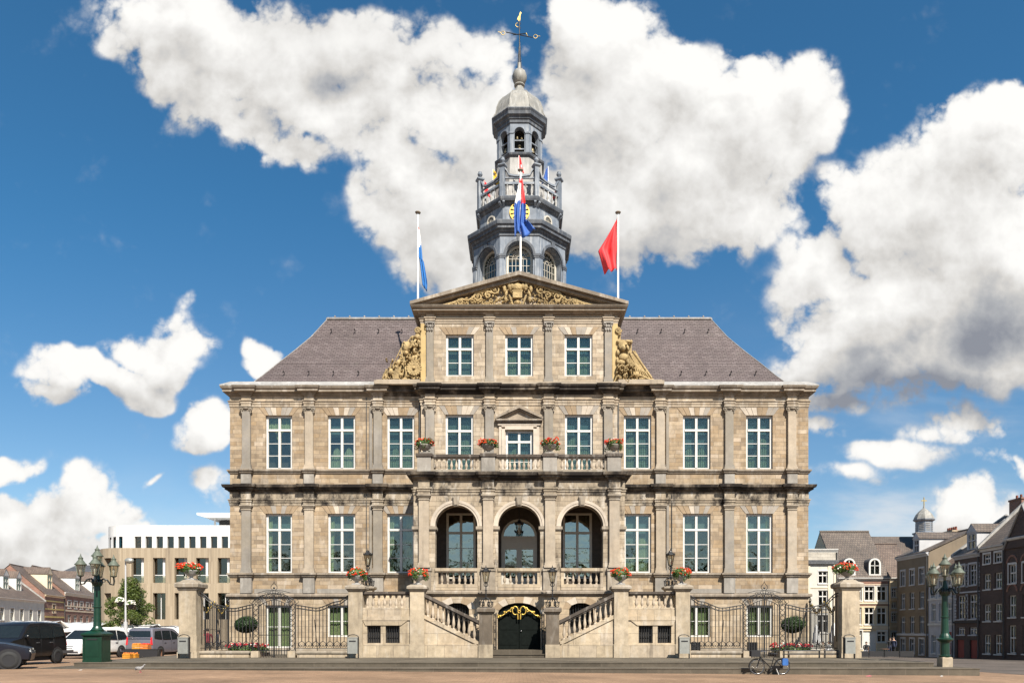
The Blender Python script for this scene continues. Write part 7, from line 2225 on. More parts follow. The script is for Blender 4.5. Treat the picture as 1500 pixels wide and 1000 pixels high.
for i in range(n):
    (xA, yA), (xB, yB) = [(wx0 + (x - wx0) * .8, .4 + R2 - (R2 + .4 - y) * .8) for x, y in (pb[i], pb[i + 1])]
    m.quad((xB, yB, z0_), (xA, yA, z0_), (xA, yA, z1_ + .2), (xB, yB, z1_ + .2))
build_each(m, 'glazing', M['glass_office'], ob)
m = MB(); m.box(wx0, L_ - .3, 2.0, 2.1, z0_, z1_ + .2); build_each(m, 'room_wall', M['dark_room'], ob)
cyy = 6.0; zc = lambda py: Z(py, OD + cyy) - oz
m = MB(); m.prism([(X(288, OD + cyy) - ox0, zc(753.5)), (X(300, OD + cyy) - ox0, zc(757)), (L_ + 3, zc(759)), (L_ + 3, zc(751.5)), (X(288, OD + cyy) - ox0, zc(750.5))], cyy, cyy + 10); m.build('canopy', M['panel_white'], ob)
m = MB(); m.tube([(X(315, OD + cyy + 1) - ox0, cyy + 1, z2_), (X(315, OD + cyy + 1) - ox0, cyy + 1, zc(757))], .12, 8); m.build('canopy_column', M['panel_white'], ob)
m = MB(); m.box(X(321, OD + cyy + 2) - ox0, L_ - 1, cyy + 2, cyy + 9, z2_, zc(758)); m.build('penthouse', M['shop_dark'], ob)

# ------------------------------------------------------------------ tree, slim lamp
rn = random.Random(3)
TDp = 58.0; tx = X(191, TDp); tz = gz(tx, TDp - CAM_D)
t = thing('hornbeam_tree', 'dense green conical street tree in front of the concrete office block', 'tree', (tx, TDp - CAM_D, tz))
m = MB(); m.tube([(0, 0, 0), (.03, 0, 1.0), (0, .05, 2.2), (0, 0, 4.5)], [.13, .11, .09, .03], 8)
for k in range(9):
    a = k * 2.4; z = 1.3 + k * .32; r = 1.5 * (1 - k / 12); m.tube([(0, 0, z), (r * .5 * math.cos(a), r * .5 * math.sin(a), z + .35), (r * math.cos(a), r * math.sin(a), z + .6)], [.05, .035, .015], 5)
m.build('trunk', M['bark'], t)
c = MB()
for k in range(58):
    zf = rn.random() ** 1.25; z = 1.25 + 4.3 * zf
    rmax = 2.75 * (1 - ((z - 1.9) / 3.7) ** 1.5 if z > 1.9 else .55 + .45 * (z - 1.25) / .65)
    a = rn.uniform(0, 6.28); q = math.sqrt(rn.random()) * max(.15, rmax - .25)
    s = rn.uniform(.35, .62)
    leafcloud(c, (q * math.cos(a), q * math.sin(a), z), (s * 1.1, s * 1.1, s * .8), 210, .17, rn, 0, .35, .8)
c.build('crown', M['leaf_tree'], t, uv=False)
c = MB()
for k in range(24): leafcloud(c, (rn.uniform(-9, 9), rn.uniform(-3, 3), rn.uniform(0, 2.6)), (2.2, 2.2, 1.6), 90, .7, rn, 0, .5, .8)
bt = thing('garden_tree', 'green tree top showing between the brown roofs on the left', 'tree', (X(57, 170), 170 - CAM_D, Z(846, 170) - 3))
c.build('crown', M['leaf_far'], bt, uv=False); m = MB(); m.tube([(0, 0, -9), (0, 0, 1)], [.4, .15], 7); m.build('trunk', M['bark'], bt)
SD = 50.0; sx = X(184, SD); szg = gz(sx, SD - CAM_D)
t = thing('slim_lamp_post', 'slim grey lamp post with white flower baskets and a small floodlight on top', 'lamp post', (sx, SD - CAM_D, szg))
zs_ = lambda py: Z(py, SD) - szg
m = MB(); m.tube([(0, 0, 0), (0, 0, zs_(910))], .13, 8); m.tube([(0, 0, zs_(910)), (0, 0, zs_(821))], .065, 8, r1=.05); m.build('pole', M['trim_grey'], t)
m = MB(); m.ell((.30, -.1, zs_(821)), (.32, .2, .2), 10, 6); m.tube([(0, 0, zs_(824)), (.15, -.05, zs_(820)), (.3, -.1, zs_(820))], .04, 6); m.build('floodlight', M['bin_steel'], t)
for s, pz in ((-1, 881), (1, 885)):
    m = MB(); m.tube([(0, 0, zs_(pz - 3)), (s * .3, 0, zs_(pz - 4)), (s * .32, 0, zs_(pz))], .02, 5); m.lathe([(.1, zs_(pz) - .3), (.24, zs_(pz) - .05), (.25, zs_(pz))], s * .36, 0, 10); b = m.build('flower_basket', M['iron'], t)
    f = MB(); f.ell((s * .36, 0, zs_(pz) + .05), (.24, .24, .22), 8, 5, 1); petals(f, (s * .36, 0, zs_(pz) + .05), (.25, .25, .24), 70, .040, rn, [0]); f.build('flowers', [M['petal_white'], M['leaf_flower']], b, uv=False)

# ------------------------------------------------------------------ five-lantern street lamps
def street_lamp(px, d, zb, label, boxed):
    x = X(px, d); t = thing('street_lamp', label, 'street lamp', (x, d - CAM_D, zb))
    zz = lambda py: Z(py, d) - zb
    if boxed:
        m = MB(); m.box(-.38, .38, -.38, .38, .0, .08); m.box(-.345, .345, -.345, .345, .08, 1.0); m.rect_stack(0, 0, [(.345, 1.0), (.42, 1.06), (.42, 1.12), (.36, 1.16), (.20, 1.24)])
        for q in (-1, 1): m.box(q * .345 - .03, q * .345 + .03, -.375, -.31, .08, 1.0)
        m.box(-.26, .26, -.36, -.345, .22, .86)
        m.build('base_cabinet', M['green_paint'], t)
        m = MB(); m.box(-.20, .20, -.365, -.36, .88, .93); m.build('cabinet_slot', M['black_cloth'], t)
        prof = [(.22, 1.2), (.26, 1.26), (.19, 1.34), (.15, 1.42), (.135, 1.6), (.13, 2.15), (.16, 2.17), (.16, 2.2), (.13, 2.22), (.12, 3.0), (.17, 3.05), (.19, 3.15), (.14, 3.22), (.10, 3.4), (.06, 3.6)]
        tops = 3.30; cz = 3.62; R_ = .58
    else:
        m = MB(); m.rect_stack(0, 0, [(.20, -.02), (.20, .34), (.17, .38)]); m.build('stone_plinth', M['pier_stone'], t)
        prof = [(.20, .38), (.21, .44), (.17, .46), (.165, .50), (.165, .92), (.17, .96), (.23, 1.0), (.30, 1.06), (.30, 1.10), (.22, 1.13), (.20, 1.2), (.15, 1.3), (.14, 1.42), (.125, 1.9), (.15, 1.92), (.15, 1.96), (.12, 1.98), (.115, 2.75), (.17, 2.82), (.19, 2.92), (.13, 3.0), (.09, 3.15), (.06, 3.35)]
        tops = 3.05; cz = 3.38; R_ = .60
    m = MB(); m.lathe(prof, seg=14, sm=False); m.build('column', M['green_paint'], t)
    br = MB()
    for k in range(12):
        a = k * PI / 6; z = prof[-5][1]; br.ell((.16 * math.cos(a), .16 * math.sin(a), tops - .12), (.05, .05, .12), 5, 4)
    br.build('collar', M['iron_glossy'], t)
    for k in range(4):
        a = R(22) + k * PI / 2; c_, s_ = math.cos(a), math.sin(a)
        m = MB()
        m.tube([(c_ * r, s_ * r, tops + z) for r, z in ((.08, -.1), (.22, .02), (.36, -.04), (.46, -.20), (.58, -.22), (R_ + .02, -.08), (R_, .08))], .035, 6)
        m.tube([(c_ * r, s_ * r, tops + z) for r, z in ((.12, -.02), (.2, -.14), (.28, -.1), (.26, -.0), (.2, -.02))], .022, 5)
        arm = m.build('lamp_arm', M['iron_glossy'], t)
        hm = MB()
        hm.lathe([(.05, 0), (.11, .03), (.12, .06)], c_ * R_, s_ * R_, 12)
        hd_ = hm.build('lamp_head', M['green_patina'], t, (0, 0, tops + .08))
        lamp_parts(hd_, c_ * R_, s_ * R_, .06)
    hm = MB(); hm.lathe([(.05, -.3), (.05, 0), (.11, .03), (.12, .06)], 0, 0, 12); hd_ = hm.build('lamp_head', M['green_patina'], t, (0, 0, cz + .12)); lamp_parts(hd_, 0, 0, .06)
    return t
def lamp_parts(par, x, y, z):
    g_ = MB(); g_.lathe([(.11, z), (.185, z + .42)], x, y, 12, cap=False); g_.build('lamp_glass', M['glass_lantern'], par)
    f = MB()
    for k in range(6):
        a = k * PI / 3; f.tube([(x + .112 * math.cos(a), y + .112 * math.sin(a), z), (x + .187 * math.cos(a), y + .187 * math.sin(a), z + .42)], .009, 4)
    f.lathe([(.215, z + .40), (.225, z + .43), (.17, z + .48), (.12, z + .56), (.085, z + .60), (.085, z + .66), (.10, z + .68), (.05, z + .72), (.03, z + .76), (.005, z + .86)], x, y, 14)
    f.build('lamp_cap', M['green_patina'], par)
    b = MB(); b.lathe([(.03, z), (.04, z + .12), (.05, z + .2), (.03, z + .28), (.004, z + .3)], x, y, 8); b.build('bulb', M['light_glass'], par)
street_lamp(142.5, 30.0, .0, 'green five-lantern street lamp on a square cabinet base before the white van', True)
street_lamp(1384, 29.3, -.165, 'green five-lantern street lamp on a slim column at the right end of the steps', False)
# ------------------------------------------------------------------ vehicles
def wheel(t, x, y, z, r, w, side):
    m = MB(); m.lathe([(r * .62, -w / 2), (r * .96, -w / 2), (r, -w * .35), (r, w * .35), (r * .96, w / 2), (r * .62, w / 2)], seg=24, cap=False)
    m.xf(Matrix.Rotation(PI / 2, 4, 'X')); wo_ = m.build('wheel', M['rubber'], t, (x, y, z))
    m = MB()
    m.lathe([(0.01, w * .30), (r * .14, w * .36), (r * .16, w * .30), (r * .20, w * .24), (r * .58, w * .34), (r * .66, w * .46), (r * .64, w * .3)], seg=20)
    for k in range(5):
        a = k * 2 * PI / 5; n0 = len(m.v); m.box(r * .12, r * .6, -r * .09, r * .09, w * .26, w * .40); m.xf(Matrix.Rotation(a, 4, 'Z'), n0)
    m.xf(Matrix.Rotation(-PI / 2 if side > 0 else PI / 2, 4, 'X')); m.build('rim', M['alloy'], wo_)
def van(label, loc, rz, L, Wd, prof, belt, paint, win_side, front, rear, wheels, trim='plastic_grey', lower=None, name='parked_van', cat='van', grille=True, wr=.32, rails=False):
    """prof = outline [(x, z)] counter-clockwise seen from the -Y side, x toward the front; local -Y is the vehicle's right side when x is forward"""
    t = thing(name, label, cat, loc, rz)
    hw_ = Wd / 2; zt = max(z for x, z in prof)
    def half(z):      # tumblehome
        if z <= belt: return hw_ - .03 * max(0, (.45 - z) / .45)
        return hw_ - .17 * ((z - belt) / (zt - belt)) ** 1.3
    cx = sum(p[0] for p in prof) / len(prof); cz = sum(p[1] for p in prof) / len(prof)
    def inset(k): return [(cx + (x - cx) * (1 - k / (L / 2)), cz + (z - cz) * (1 - k / (zt / 2.2))) for x, z in prof]
    rings = []
    for (k, dy) in ((.14, 0.0), (.05, .03), (.0, .12)): rings.append([(x, -(half(z) - dy), z) for x, z in inset(k)])
    full = rings + [[(x, -y, z) for x, y, z in r] for r in reversed(rings)]
    n = len(prof); V = [p for r in full for p in r]; Fc = []
    for i in range(len(full) - 1):
        for j in range(n): Fc.append((i * n + j, (i + 1) * n + j, (i + 1) * n + (j + 1) % n, i * n + (j + 1) % n))
    Fc.append(tuple(range(n))); Fc.append(tuple(reversed(range((len(full) - 1) * n, len(full) * n))))
    b = MB(); b.add(V, Fc, 0, True)
    body = b.build('body', M[paint], t)
    # smooth shading limited by angle
    try:
        body.data.set_sharp_from_angle(angle=R(32))
    except Exception: pass
    def side_poly(poly, off, mat, nm, th=.0):
        for s in (-1, 1):
            m = MB(); P_ = [(x, s * (half(z) - .005 + off), z) for x, z in poly]
            if s > 0: P_.reverse()
            Q_ = [(x, y - s * .05, z) for x, y, z in P_]; k = len(P_)
            m.add(P_ + Q_, [tuple(range(k))] + [(i, i + k, (i + 1) % k + k, (i + 1) % k) for i in range(k)])
            m.build(nm, M[mat], t)
    for poly in win_side: side_poly(poly, .004, 'glass_car_solid', 'side_window')
    for (z0, z1) in ([(.42, .56)] if trim else []):
        side_poly([(prof[0][0] - .5 * 0 - .45, z0), (prof[0][0] - .45, z1), (-L / 2 + .45, z1), (-L / 2 + .45, z0)][::-1], .012, trim, 'side_moulding')
    for s in (-1, 1):      # door seams and handles, mirrors
        for xd in wheels['seams']:
            m = MB(); m.box(xd - .006, xd + .006, *sorted((s * (hw_ - .02), s * (hw_ + .001))), .40, belt); m.build('door_seam', M['black_cloth'], t)
        for xd in wheels['handles']:
            m = MB(); m.box(xd - .09, xd + .09, *sorted((s * (hw_ - .01), s * (hw_ + .025))), belt - .16, belt - .12); m.build('door_handle', M[trim], t)
        m = MB(); m.ell((wheels['mirror'], s * (hw_ + .10), belt + .12), (.06, .11, .10), 8, 6); m.tube([(wheels['mirror'], s * (hw_ - .02), belt + .05), (wheels['mirror'], s * (hw_ + .08), belt + .08)], .025, 5); m.build('wing_mirror', M['paint_black'], t)
    def face(poly, nm, mat, dirx):       # polygons on the front / rear given as ((y, z)...) with x from the profile
        xs__ = []
        def xat(z):
            best = None
            for (a, b_) in zip(prof, prof[1:] + prof[:1]):
                z0, z1 = a[1], b_[1]
                if abs(z1 - z0) > 1e-6 and min(z0, z1) - 1e-6 <= z <= max(z0, z1) + 1e-6:
                    x = a[0] + (b_[0] - a[0]) * (z - z0) / (z1 - z0)
                    if best is None or (x - best) * dirx > 0: best = x
            return best if best is not None else dirx * L / 2
        m = MB(); P_ = [(xat(z) + dirx * .006, y, z) for y, z in poly]; Q_ = [(x - dirx * .05, y, z) for x, y, z in P_]; k = len(P_)
        m.add(P_ + Q_, [tuple(range(k)), tuple(reversed(range(k, 2 * k)))] + [(i, i + k, (i + 1) % k + k, (i + 1) % k) for i in range(k)])
        m.build(nm, M[mat], t)
    for poly, nm, mat in front: face(poly, nm, mat, 1)
    for poly, nm, mat in rear: face(poly, nm, mat, -1)
    for xw in wheels['x']:
        for s in (-1, 1):
            m = MB(); m.lathe([(wr * 1.22, -.02), (wr * 1.22, .02)], seg=24); m.xf(Matrix.Rotation(PI / 2, 4, 'X')); m.build('wheel_arch', M['black_cloth'], t, (xw, s * (hw_ - .012), wr + .02))
            wheel(t, xw, s * (hw_ - .08), wr, wr, .20, s)
    m = MB(); m.box(-L / 2 + .25, L / 2 - .25, -hw_ + .12, hw_ - .12, .16, .40); m.build('underbody', M['black_cloth'], t)
    if rails:
        for s in (-1, 1):
            m = MB(); m.tube([(-L / 2 + .45, s * (half(zt) - .04), zt - .02), (-L / 2 + .6, s * (half(zt) - .05), zt + .07), (L * .1, s * (half(zt) - .05), zt + .07), (L * .16, s * (half(zt) - .04), zt - .02)], .025, 5); m.build('roof_rail', M['paint_black'], t)
    return t
# solid tinted car glass (dark cabin behind)
plain('glass_car_solid', (.012, .016, .018), .05, var=.2, spec=.45)
def quad_lr(y0, y1, z0, z1, k=.9): return [(y0, z0), (y1, z0), (y1 * k, z1), (y0 * k, z1)]
TALL = [(2.05, .30), (2.10, .55), (2.06, .86), (1.75, 1.02), (1.15, 1.14), (.55, 1.70), (.30, 1.80), (-.6, 1.85), (-1.7, 1.82), (-1.95, 1.76), (-2.06, 1.20), (-2.10, .60), (-2.06, .30)]
TALL = TALL[::-1]
def lights(W2, z0, z1): return [[(s * (W2 - .38), z0), (s * (W2 - .06), z0 + .02), (s * (W2 - .08), z1), (s * (W2 - .34), z1 - .03)][::(1 if s > 0 else -1)] for s in (-1, 1)]
SIDE_TALL = [[(.98, 1.14), (.50, 1.62), (-.12, 1.66), (-.12, 1.12)], [(-.20, 1.12), (-.20, 1.66), (-1.02, 1.66), (-1.02, 1.14)], [(-1.12, 1.16), (-1.12, 1.66), (-1.74, 1.62), (-1.86, 1.22)]]
SIDE_TALL = [p[::-1] for p in SIDE_TALL]
def tall_front(W2): return [(quad_lr(-W2 + .14, W2 - .14, 1.16, 1.66, .86), 'windscreen', 'glass_car_solid'), ([(-.55, .66), (.55, .66), (.5, .78), (-.5, .78)], 'grille', 'black_cloth'), ([(-.42, .54), (.42, .54), (.45, .60), (-.45, .60)], 'grille', 'black_cloth'), ([(-.75, .34), (.75, .34), (.7, .46), (-.7, .46)], 'bumper', 'plastic_grey')] + [(p, 'headlight', 'light_glass') for p in lights(W2, .70, .92)]
def tall_rear(W2): return [([(-W2 + .14, 1.14), (W2 - .14, 1.14), (W2 - .24, 1.64), (-W2 + .24, 1.64)], 'rear_window', 'glass_car_solid'), ([(-W2 + .03, .32), (W2 - .03, .32), (W2 - .04, .52), (-W2 + .04, .52)], 'bumper', 'plastic_grey')] + [([(s * (W2 - .17), .80), (s * (W2 - .04), .80), (s * (W2 - .09), 1.28), (s * (W2 - .18), 1.22)][::(1 if s > 0 else -1)], 'tail_light', 'light_red') for s in (-1, 1)] + [([(-.26, .62), (.26, .62), (.26, .73), (-.26, .73)], 'number_plate', 'trim_white')]
WH = dict(x=(1.30, -1.32), seams=(.92, -.16, -1.06), handles=(.06, -.85), mirror=.95)
vx, vd = X(27, 32.5), 32.5
van('black people carrier parked nose outward behind the dark blue car, with tinted side windows', (vx, vd - CAM_D, gz(vx, vd - CAM_D)), R(-90), 4.2, 1.78, TALL, 1.08, 'paint_black', SIDE_TALL, tall_front(.89), tall_rear(.89), WH, 'plastic_grey')
MPV = [(2.25, .30), (2.32, .58), (2.22, .82), (1.85, .98), (1.25, 1.08), (.45, 1.66), (.15, 1.76), (-.8, 1.80), (-1.8, 1.74), (-2.15, 1.60), (-2.32, 1.10), (-2.34, .60), (-2.28, .30)][::-1]
SIDE_MPV = [p[::-1] for p in ([(1.02, 1.08), (.42, 1.58), (-.10, 1.62), (-.10, 1.06)], [(-.18, 1.06), (-.18, 1.62), (-1.05, 1.62), (-1.05, 1.06)], [(-1.13, 1.06), (-1.13, 1.62), (-1.82, 1.56), (-2.10, 1.14)])]
vx, vd = X(134, 44), 44
van('white people carrier seen from its front corner behind the green lamp cabinet', (vx, vd - CAM_D, gz(vx, vd - CAM_D)), R(-95), 4.7, 1.86, MPV, 1.02, 'paint_white', SIDE_MPV,
    [(quad_lr(-.80, .80, 1.10, 1.62, .86), 'windscreen', 'glass_car_solid')] + [([(-.5, z), (.5, z), (.48, z + .05), (-.48, z + .05)], 'grille', 'plastic_grey') for z in (.60, .70, .80)] + [(p, 'headlight', 'light_glass') for p in lights(.92, .64, .86)] + [([(-.8, .34), (.8, .34), (.76, .44), (-.76, .44)], 'bumper', 'plastic_grey')],
    tall_rear(.93), dict(x=(1.42, -1.42), seams=(.98, -.14, -1.1), handles=(.0, -.95), mirror=1.0), 'plastic_grey')
vx, vd = X(234, 47), 47
van('grey van with roof rails seen from behind, parked by the left gate pier', (vx, vd - CAM_D, gz(vx, vd - CAM_D)), R(83), 4.2, 1.80, TALL, 1.08, 'paint_grey', SIDE_TALL, tall_front(.90), tall_rear(.90), WH, 'paint_grey', rails=True)
CAR = [(2.05, .30), (2.10, .55), (2.02, .74), (1.35, .92), (.85, .98), (.10, 1.44), (-.2, 1.50), (-1.1, 1.48), (-1.6, 1.36), (-2.0, 1.0), (-2.06, .6), (-2.02, .30)][::-1]
SIDE_CAR = [p[::-1] for p in ([(.70, .98), (.12, 1.38), (-.30, 1.42), (-.30, .96)], [(-.38, .96), (-.38, 1.42), (-1.2, 1.40), (-1.6, 1.02)])]
vx, vd = X(-50, 27.5), 27.5
van('dark blue car cut off by the left edge, its front wheel nearest', (vx, vd - CAM_D, gz(vx, vd - CAM_D)), R(28), 4.1, 1.74, CAR, .94, 'paint_dark', SIDE_CAR,
    [(quad_lr(-.70, .70, 1.0, 1.42, .86), 'windscreen', 'glass_car_solid'), ([(-.5, .55), (.5, .55), (.5, .68), (-.5, .68)], 'grille', 'black_cloth')] + [(p, 'headlight', 'light_glass') for p in lights(.86, .60, .76)],
    tall_rear(.87)[1:2], dict(x=(1.40, -1.28), seams=(.7, -.34), handles=(-.1, -1.0), mirror=.65), 'plastic_grey', name='parked_car', cat='car')

# ------------------------------------------------------------------ market stalls
def stall(px0, px1, d, ztop, slope, label, rz=0.0, dark=False):
    x0, x1 = X(px0, d), X(px1, d); cx = (x0 + x1) / 2; w = (x1 - x0) / 2; zg = gz(cx, d - CAM_D)
    t = thing('market_stall', label, 'market stall', (cx, d - CAM_D, zg), rz, 'market stalls on the left')
    m = MB(); D_ = 2.6; N = 12
    for i in range(N):
        a, b = -w + 2 * w * i / N, -w + 2 * w * (i + 1) / N
        sa = .035 * math.sin(i * 1.7); sb = .035 * math.sin((i + 1) * 1.7)
        m.quad((a, 0, ztop - slope + sa), (b, 0, ztop - slope + sb), (b, D_, ztop + sb), (a, D_, ztop + sa), 0, True)
        m.quad((a, 0, ztop - slope + sa - .16), (b, 0, ztop - slope + sb - .16), (b, 0, ztop - slope + sb), (a, 0, ztop - slope + sa), 0)
        m.quad((b, D_, ztop + sb), (b, D_ + 1.6, ztop - .7 + sb), (a, D_ + 1.6, ztop - .7 + sa), (a, D_, ztop + sa), 0, True)
    aw_ = m.build('awning', M['canvas_white'], t); so = aw_.modifiers.new('thickness', 'SOLIDIFY'); so.thickness = .02
    for a in (-w + .1, w - .1):
        for (y, z) in ((.05, ztop - slope - .02), (D_, ztop - .02)):
            m = MB(); m.tube([(a, y, 0), (a, y, z)], .03, 6); m.build('pole', M['bin_steel'], t)
    m = MB(); m.box(-w + .15, w - .15, .5, 1.5, .72, .78); m.box(-w + .16, w - .16, .52, .54, .05, .72); m.build('counter', M['canvas_dark'], t)
    m = MB(); m.quad((-w + .1, D_ - .05, .1), (w - .1, D_ - .05, .1), (w - .1, D_ - .05, ztop - .1), (-w + .1, D_ - .05, ztop - .1)); so = m.build('back_cloth', M['canvas_dark'], t).modifiers.new('thickness', 'SOLIDIFY'); so.thickness = .01
stall(-20, 56, 52, Z(909, 54) - gz(-34, 13), .55, 'white market awning farthest left, above the black people carrier')
stall(52, 133, 55, Z(911, 57) - gz(-32, 16), .55, 'white market awning over the white people carrier, left of the green lamp')
stall(150, 208, 56, Z(913.5, 58) - gz(-30, 17), .45, 'white market awning right of the green lamp, under the tree')
stall(204, 272, 57, Z(916, 59) - gz(-27, 18), .45, 'white market awning behind the grey van')
# produce crates on a trestle and on the ground
d = 44.0; cx = X(211, d); zg = gz(cx, d - CAM_D)
t = thing('trestle_table', 'dark trestle table carrying orange crates beside the grey van', 'table', (cx, d - CAM_D, zg))
m = MB(); m.box(-.95, .95, -.35, .35, .50, .55); m.box(-.94, .94, -.34, -.33, .08, .50); m.build('tabletop', M['black_cloth'], t)
for q in (-1, 1):
    for q2 in (-1, 1): m = MB(); m.box(q * .88 - .03, q * .88 + .03, q2 * .3 - .03, q2 * .3 + .03, 0, .5); m.build('leg', M['crate_brown'], t)
def crate(px, d, z, w, mat, label, fruit):
    x = X(px, d); t = thing('produce_crate', label, 'crate', (x, d - CAM_D, z), rnd.uniform(-.1, .1), 'orange market crates')
    m = MB()
    for j in range(3): m.box(-w / 2, w / 2, -.2, -.185, .01 + .09 * j, .08 + .09 * j); m.box(-w / 2, w / 2, .185, .2, .01 + .09 * j, .08 + .09 * j); m.box(-w / 2, -w / 2 + .015, -.185, .185, .01 + .09 * j, .08 + .09 * j); m.box(w / 2 - .015, w / 2, -.185, .185, .01 + .09 * j, .08 + .09 * j)
    m.box(-w / 2, w / 2, -.2, .2, 0, .01)
    m.build('crate_box', M[mat], t)
    m = MB(); rr = random.Random(int(px * 7))
    for k in range(14): m.ell((rr.uniform(-w * .4, w * .4), rr.uniform(-.15, .15), .25 + rr.uniform(0, .05)), .055, 7, 5)
    m.build('fruit', M[fruit], t)
crate(201.5, 44, zg + .55, .46, 'crate_yellow', 'yellow crate on the left end of the trestle table', 'crate_orange')
crate(213.5, 44, zg + .55, .46, 'crate_orange', 'orange crate in the middle of the trestle table', 'petal_red')
crate(187, 43, gz(X(187, 43), 43 - CAM_D), .42, 'crate_yellow', 'yellow crate on the ground right of the white people carrier', 'crate_orange')
crate(196.5, 43.5, gz(X(196, 43), 43.5 - CAM_D), .38, 'crate_yellow', 'yellow crate on the ground under the trestle table edge', 'crate_orange')

# ------------------------------------------------------------------ bicycle
BY = -11.42
bz = gz(9.4, BY)
t = thing('bicycle', 'black city bicycle with front crate and blue pannier parked by the kerb', 'bicycle', (X(1127, 27.6), BY, bz))
t.scale = (.84, .84, .84)
def bw(x):
    m = MB(); m.ring((0, 0, 0), .325, .020, 'Y', 30, 6); w = m.build('wheel', M['rubber'], t, (x, 0, .345))
    m = MB(); m.ring((0, 0, 0), .300, .010, 'Y', 28, 4)
    for k in range(16): a = k * PI / 8; m.tube([(.02 * math.cos(a + 1), 0, .02 * math.sin(a + 1)), (.30 * math.cos(a), 0, .30 * math.sin(a))], .0022, 3)
    m.tube([(0, -.05, 0), (0, .05, 0)], .022, 8); m.build('rim', M['chrome'], w)
bw(-.55); bw(.55)
m = MB()
hd0, hd1 = (-.42, 0, .78), (-.46, 0, .92); bbk = (.06, 0, .30); seat_t = (.20, 0, .80)
for a, b, r in ((hd0, bbk, .020), (hd1, hd0, .022), (bbk, seat_t, .019), ((-.41, 0, .72), (.16, 0, .62), .016), ((.55, -.05, .345), bbk, .011), ((.55, .05, .345), bbk, .011), ((.55, -.05, .345), (.18, 0, .72), .010), ((.55, .05, .345), (.18, 0, .72), .010)): m.tube([a, b], r, 6)
m.tube([(-.42, -.045, .76), (-.50, -.05, .5), (-.55, -.05, .345)], .014, 5); m.tube([(-.42, .045, .76), (-.50, .05, .5), (-.55, .05, .345)], .014, 5)
m.build('frame', M['paint_black'], t)
m = MB(); m.tube([hd1, (-.45, 0, 1.02)], .014, 5); m.tube([(-.24, -.28, 1.0), (-.38, -.22, 1.05), (-.46, 0, 1.03), (-.38, .22, 1.05), (-.24, .28, 1.0)], .013, 6); m.build('handlebar', M['chrome'], t)
m = MB(); m.ell((.22, 0, .91), (.14, .09, .035), 10, 6); m.ell((.12, 0, .91), (.12, .035, .03), 8, 5); m.tube([(.20, 0, .8), (.215, 0, .9)], .013, 5); m.build('saddle', M['black_cloth'], t)
m = MB(); m.box(-.84, -.44, -.16, .16, .80, 1.06); m.build('front_crate', M['black_cloth'], t)
m = MB(); m.box(.28, .80, -.06, .06, .70, .715); m.tube([(.72, -.06, .70), (.56, -.06, .36)], .008, 4); m.tube([(.72, .06, .70), (.56, .06, .36)], .008, 4); m.build('luggage_rack', M['iron'], t)
m = MB(); m.rect_stack(.62, -.14, [(.10, .42), (.125, .46), (.125, .66), (.10, .72)], 0, lambda w: .07); m.build('pannier', M['pannier_blue'], t)
m = MB(); m.ring((.06, -.05, .30), .09, .012, 'Y', 16, 5); m.ell((.06, -.05, .30), (.05, .02, .05), 8, 5); m.tube([(.06, -.06, .30), (.0, -.10, .17)], .009, 4); m.box(-.05, .05, -.16, -.08, .15, .17); m.build('crankset', M['iron'], t)
m = MB(); m.box(.04, .56, -.06, -.03, .27, .40); m.build('chain_guard', M['paint_black'], t)
m = MB()
for c in (-.55, .55): m.ring((c, 0, .345), .365, .016, 'Y', 18, 4, 0, R(20), R(185))
m.build('mudguard', M['paint_black'], t)
m = MB(); m.tube([(.28, -.04, .28), (.34, -.20, .0)], .012, 5); m.build('kickstand', M['trim_white'], t)

# ------------------------------------------------------------------ pigeon
pg = thing('pigeon', 'grey and white pigeon walking on the brick square', 'pigeon', (X(205.5, 25.6), 25.6 - CAM_D, gz(-12.9, -13.4)))
me = bpy.data.meshes.new('body')
sk = [((-.19, 0, .10), .012, .035), ((-.11, 0, .125), .035, .04), ((-.03, 0, .14), .062, .06), ((.05, 0, .155), .06, .06), ((.10, 0, .20), .034, .034), ((.125, 0, .245), .026, .026), ((.145, 0, .27), .024, .024), ((.185, 0, .262), .007, .007)]
me.from_pydata([p for p, a, b in sk], [(i, i + 1) for i in range(len(sk) - 1)], [])
po_ = bpy.data.objects.new('body', me); COL.objects.link(po_); po_.parent = pg
me.materials.append(M['pigeon_grey'])
sm_ = po_.modifiers.new('skin', 'SKIN'); sm_.use_smooth_shade = True
for v_, (p, a, b) in zip(me.skin_vertices[0].data if me.skin_vertices else [], sk): v_.radius = (a, b)
po_.modifiers.new('sub', 'SUBSURF').levels = 1; po_.modifiers['sub'].render_levels = 2
for s in (-1, 1):
    m = MB(); m.tube([(.0, s * .03, .09), (.01, s * .03, .045), (.0, s * .03, .006)], .007, 5); m.tube([(-.02, s * .03, .006), (.04, s * .03, .005)], .006, 4); m.build('leg', M['petal_pink'], pg)
    m = MB(); m.ell((-.04, s * .055, .145), (.12, .014, .05), 10, 6, 0, Matrix.Rotation(R(12), 3, 'Y')); m.build('wing', M['pigeon_grey'], pg)

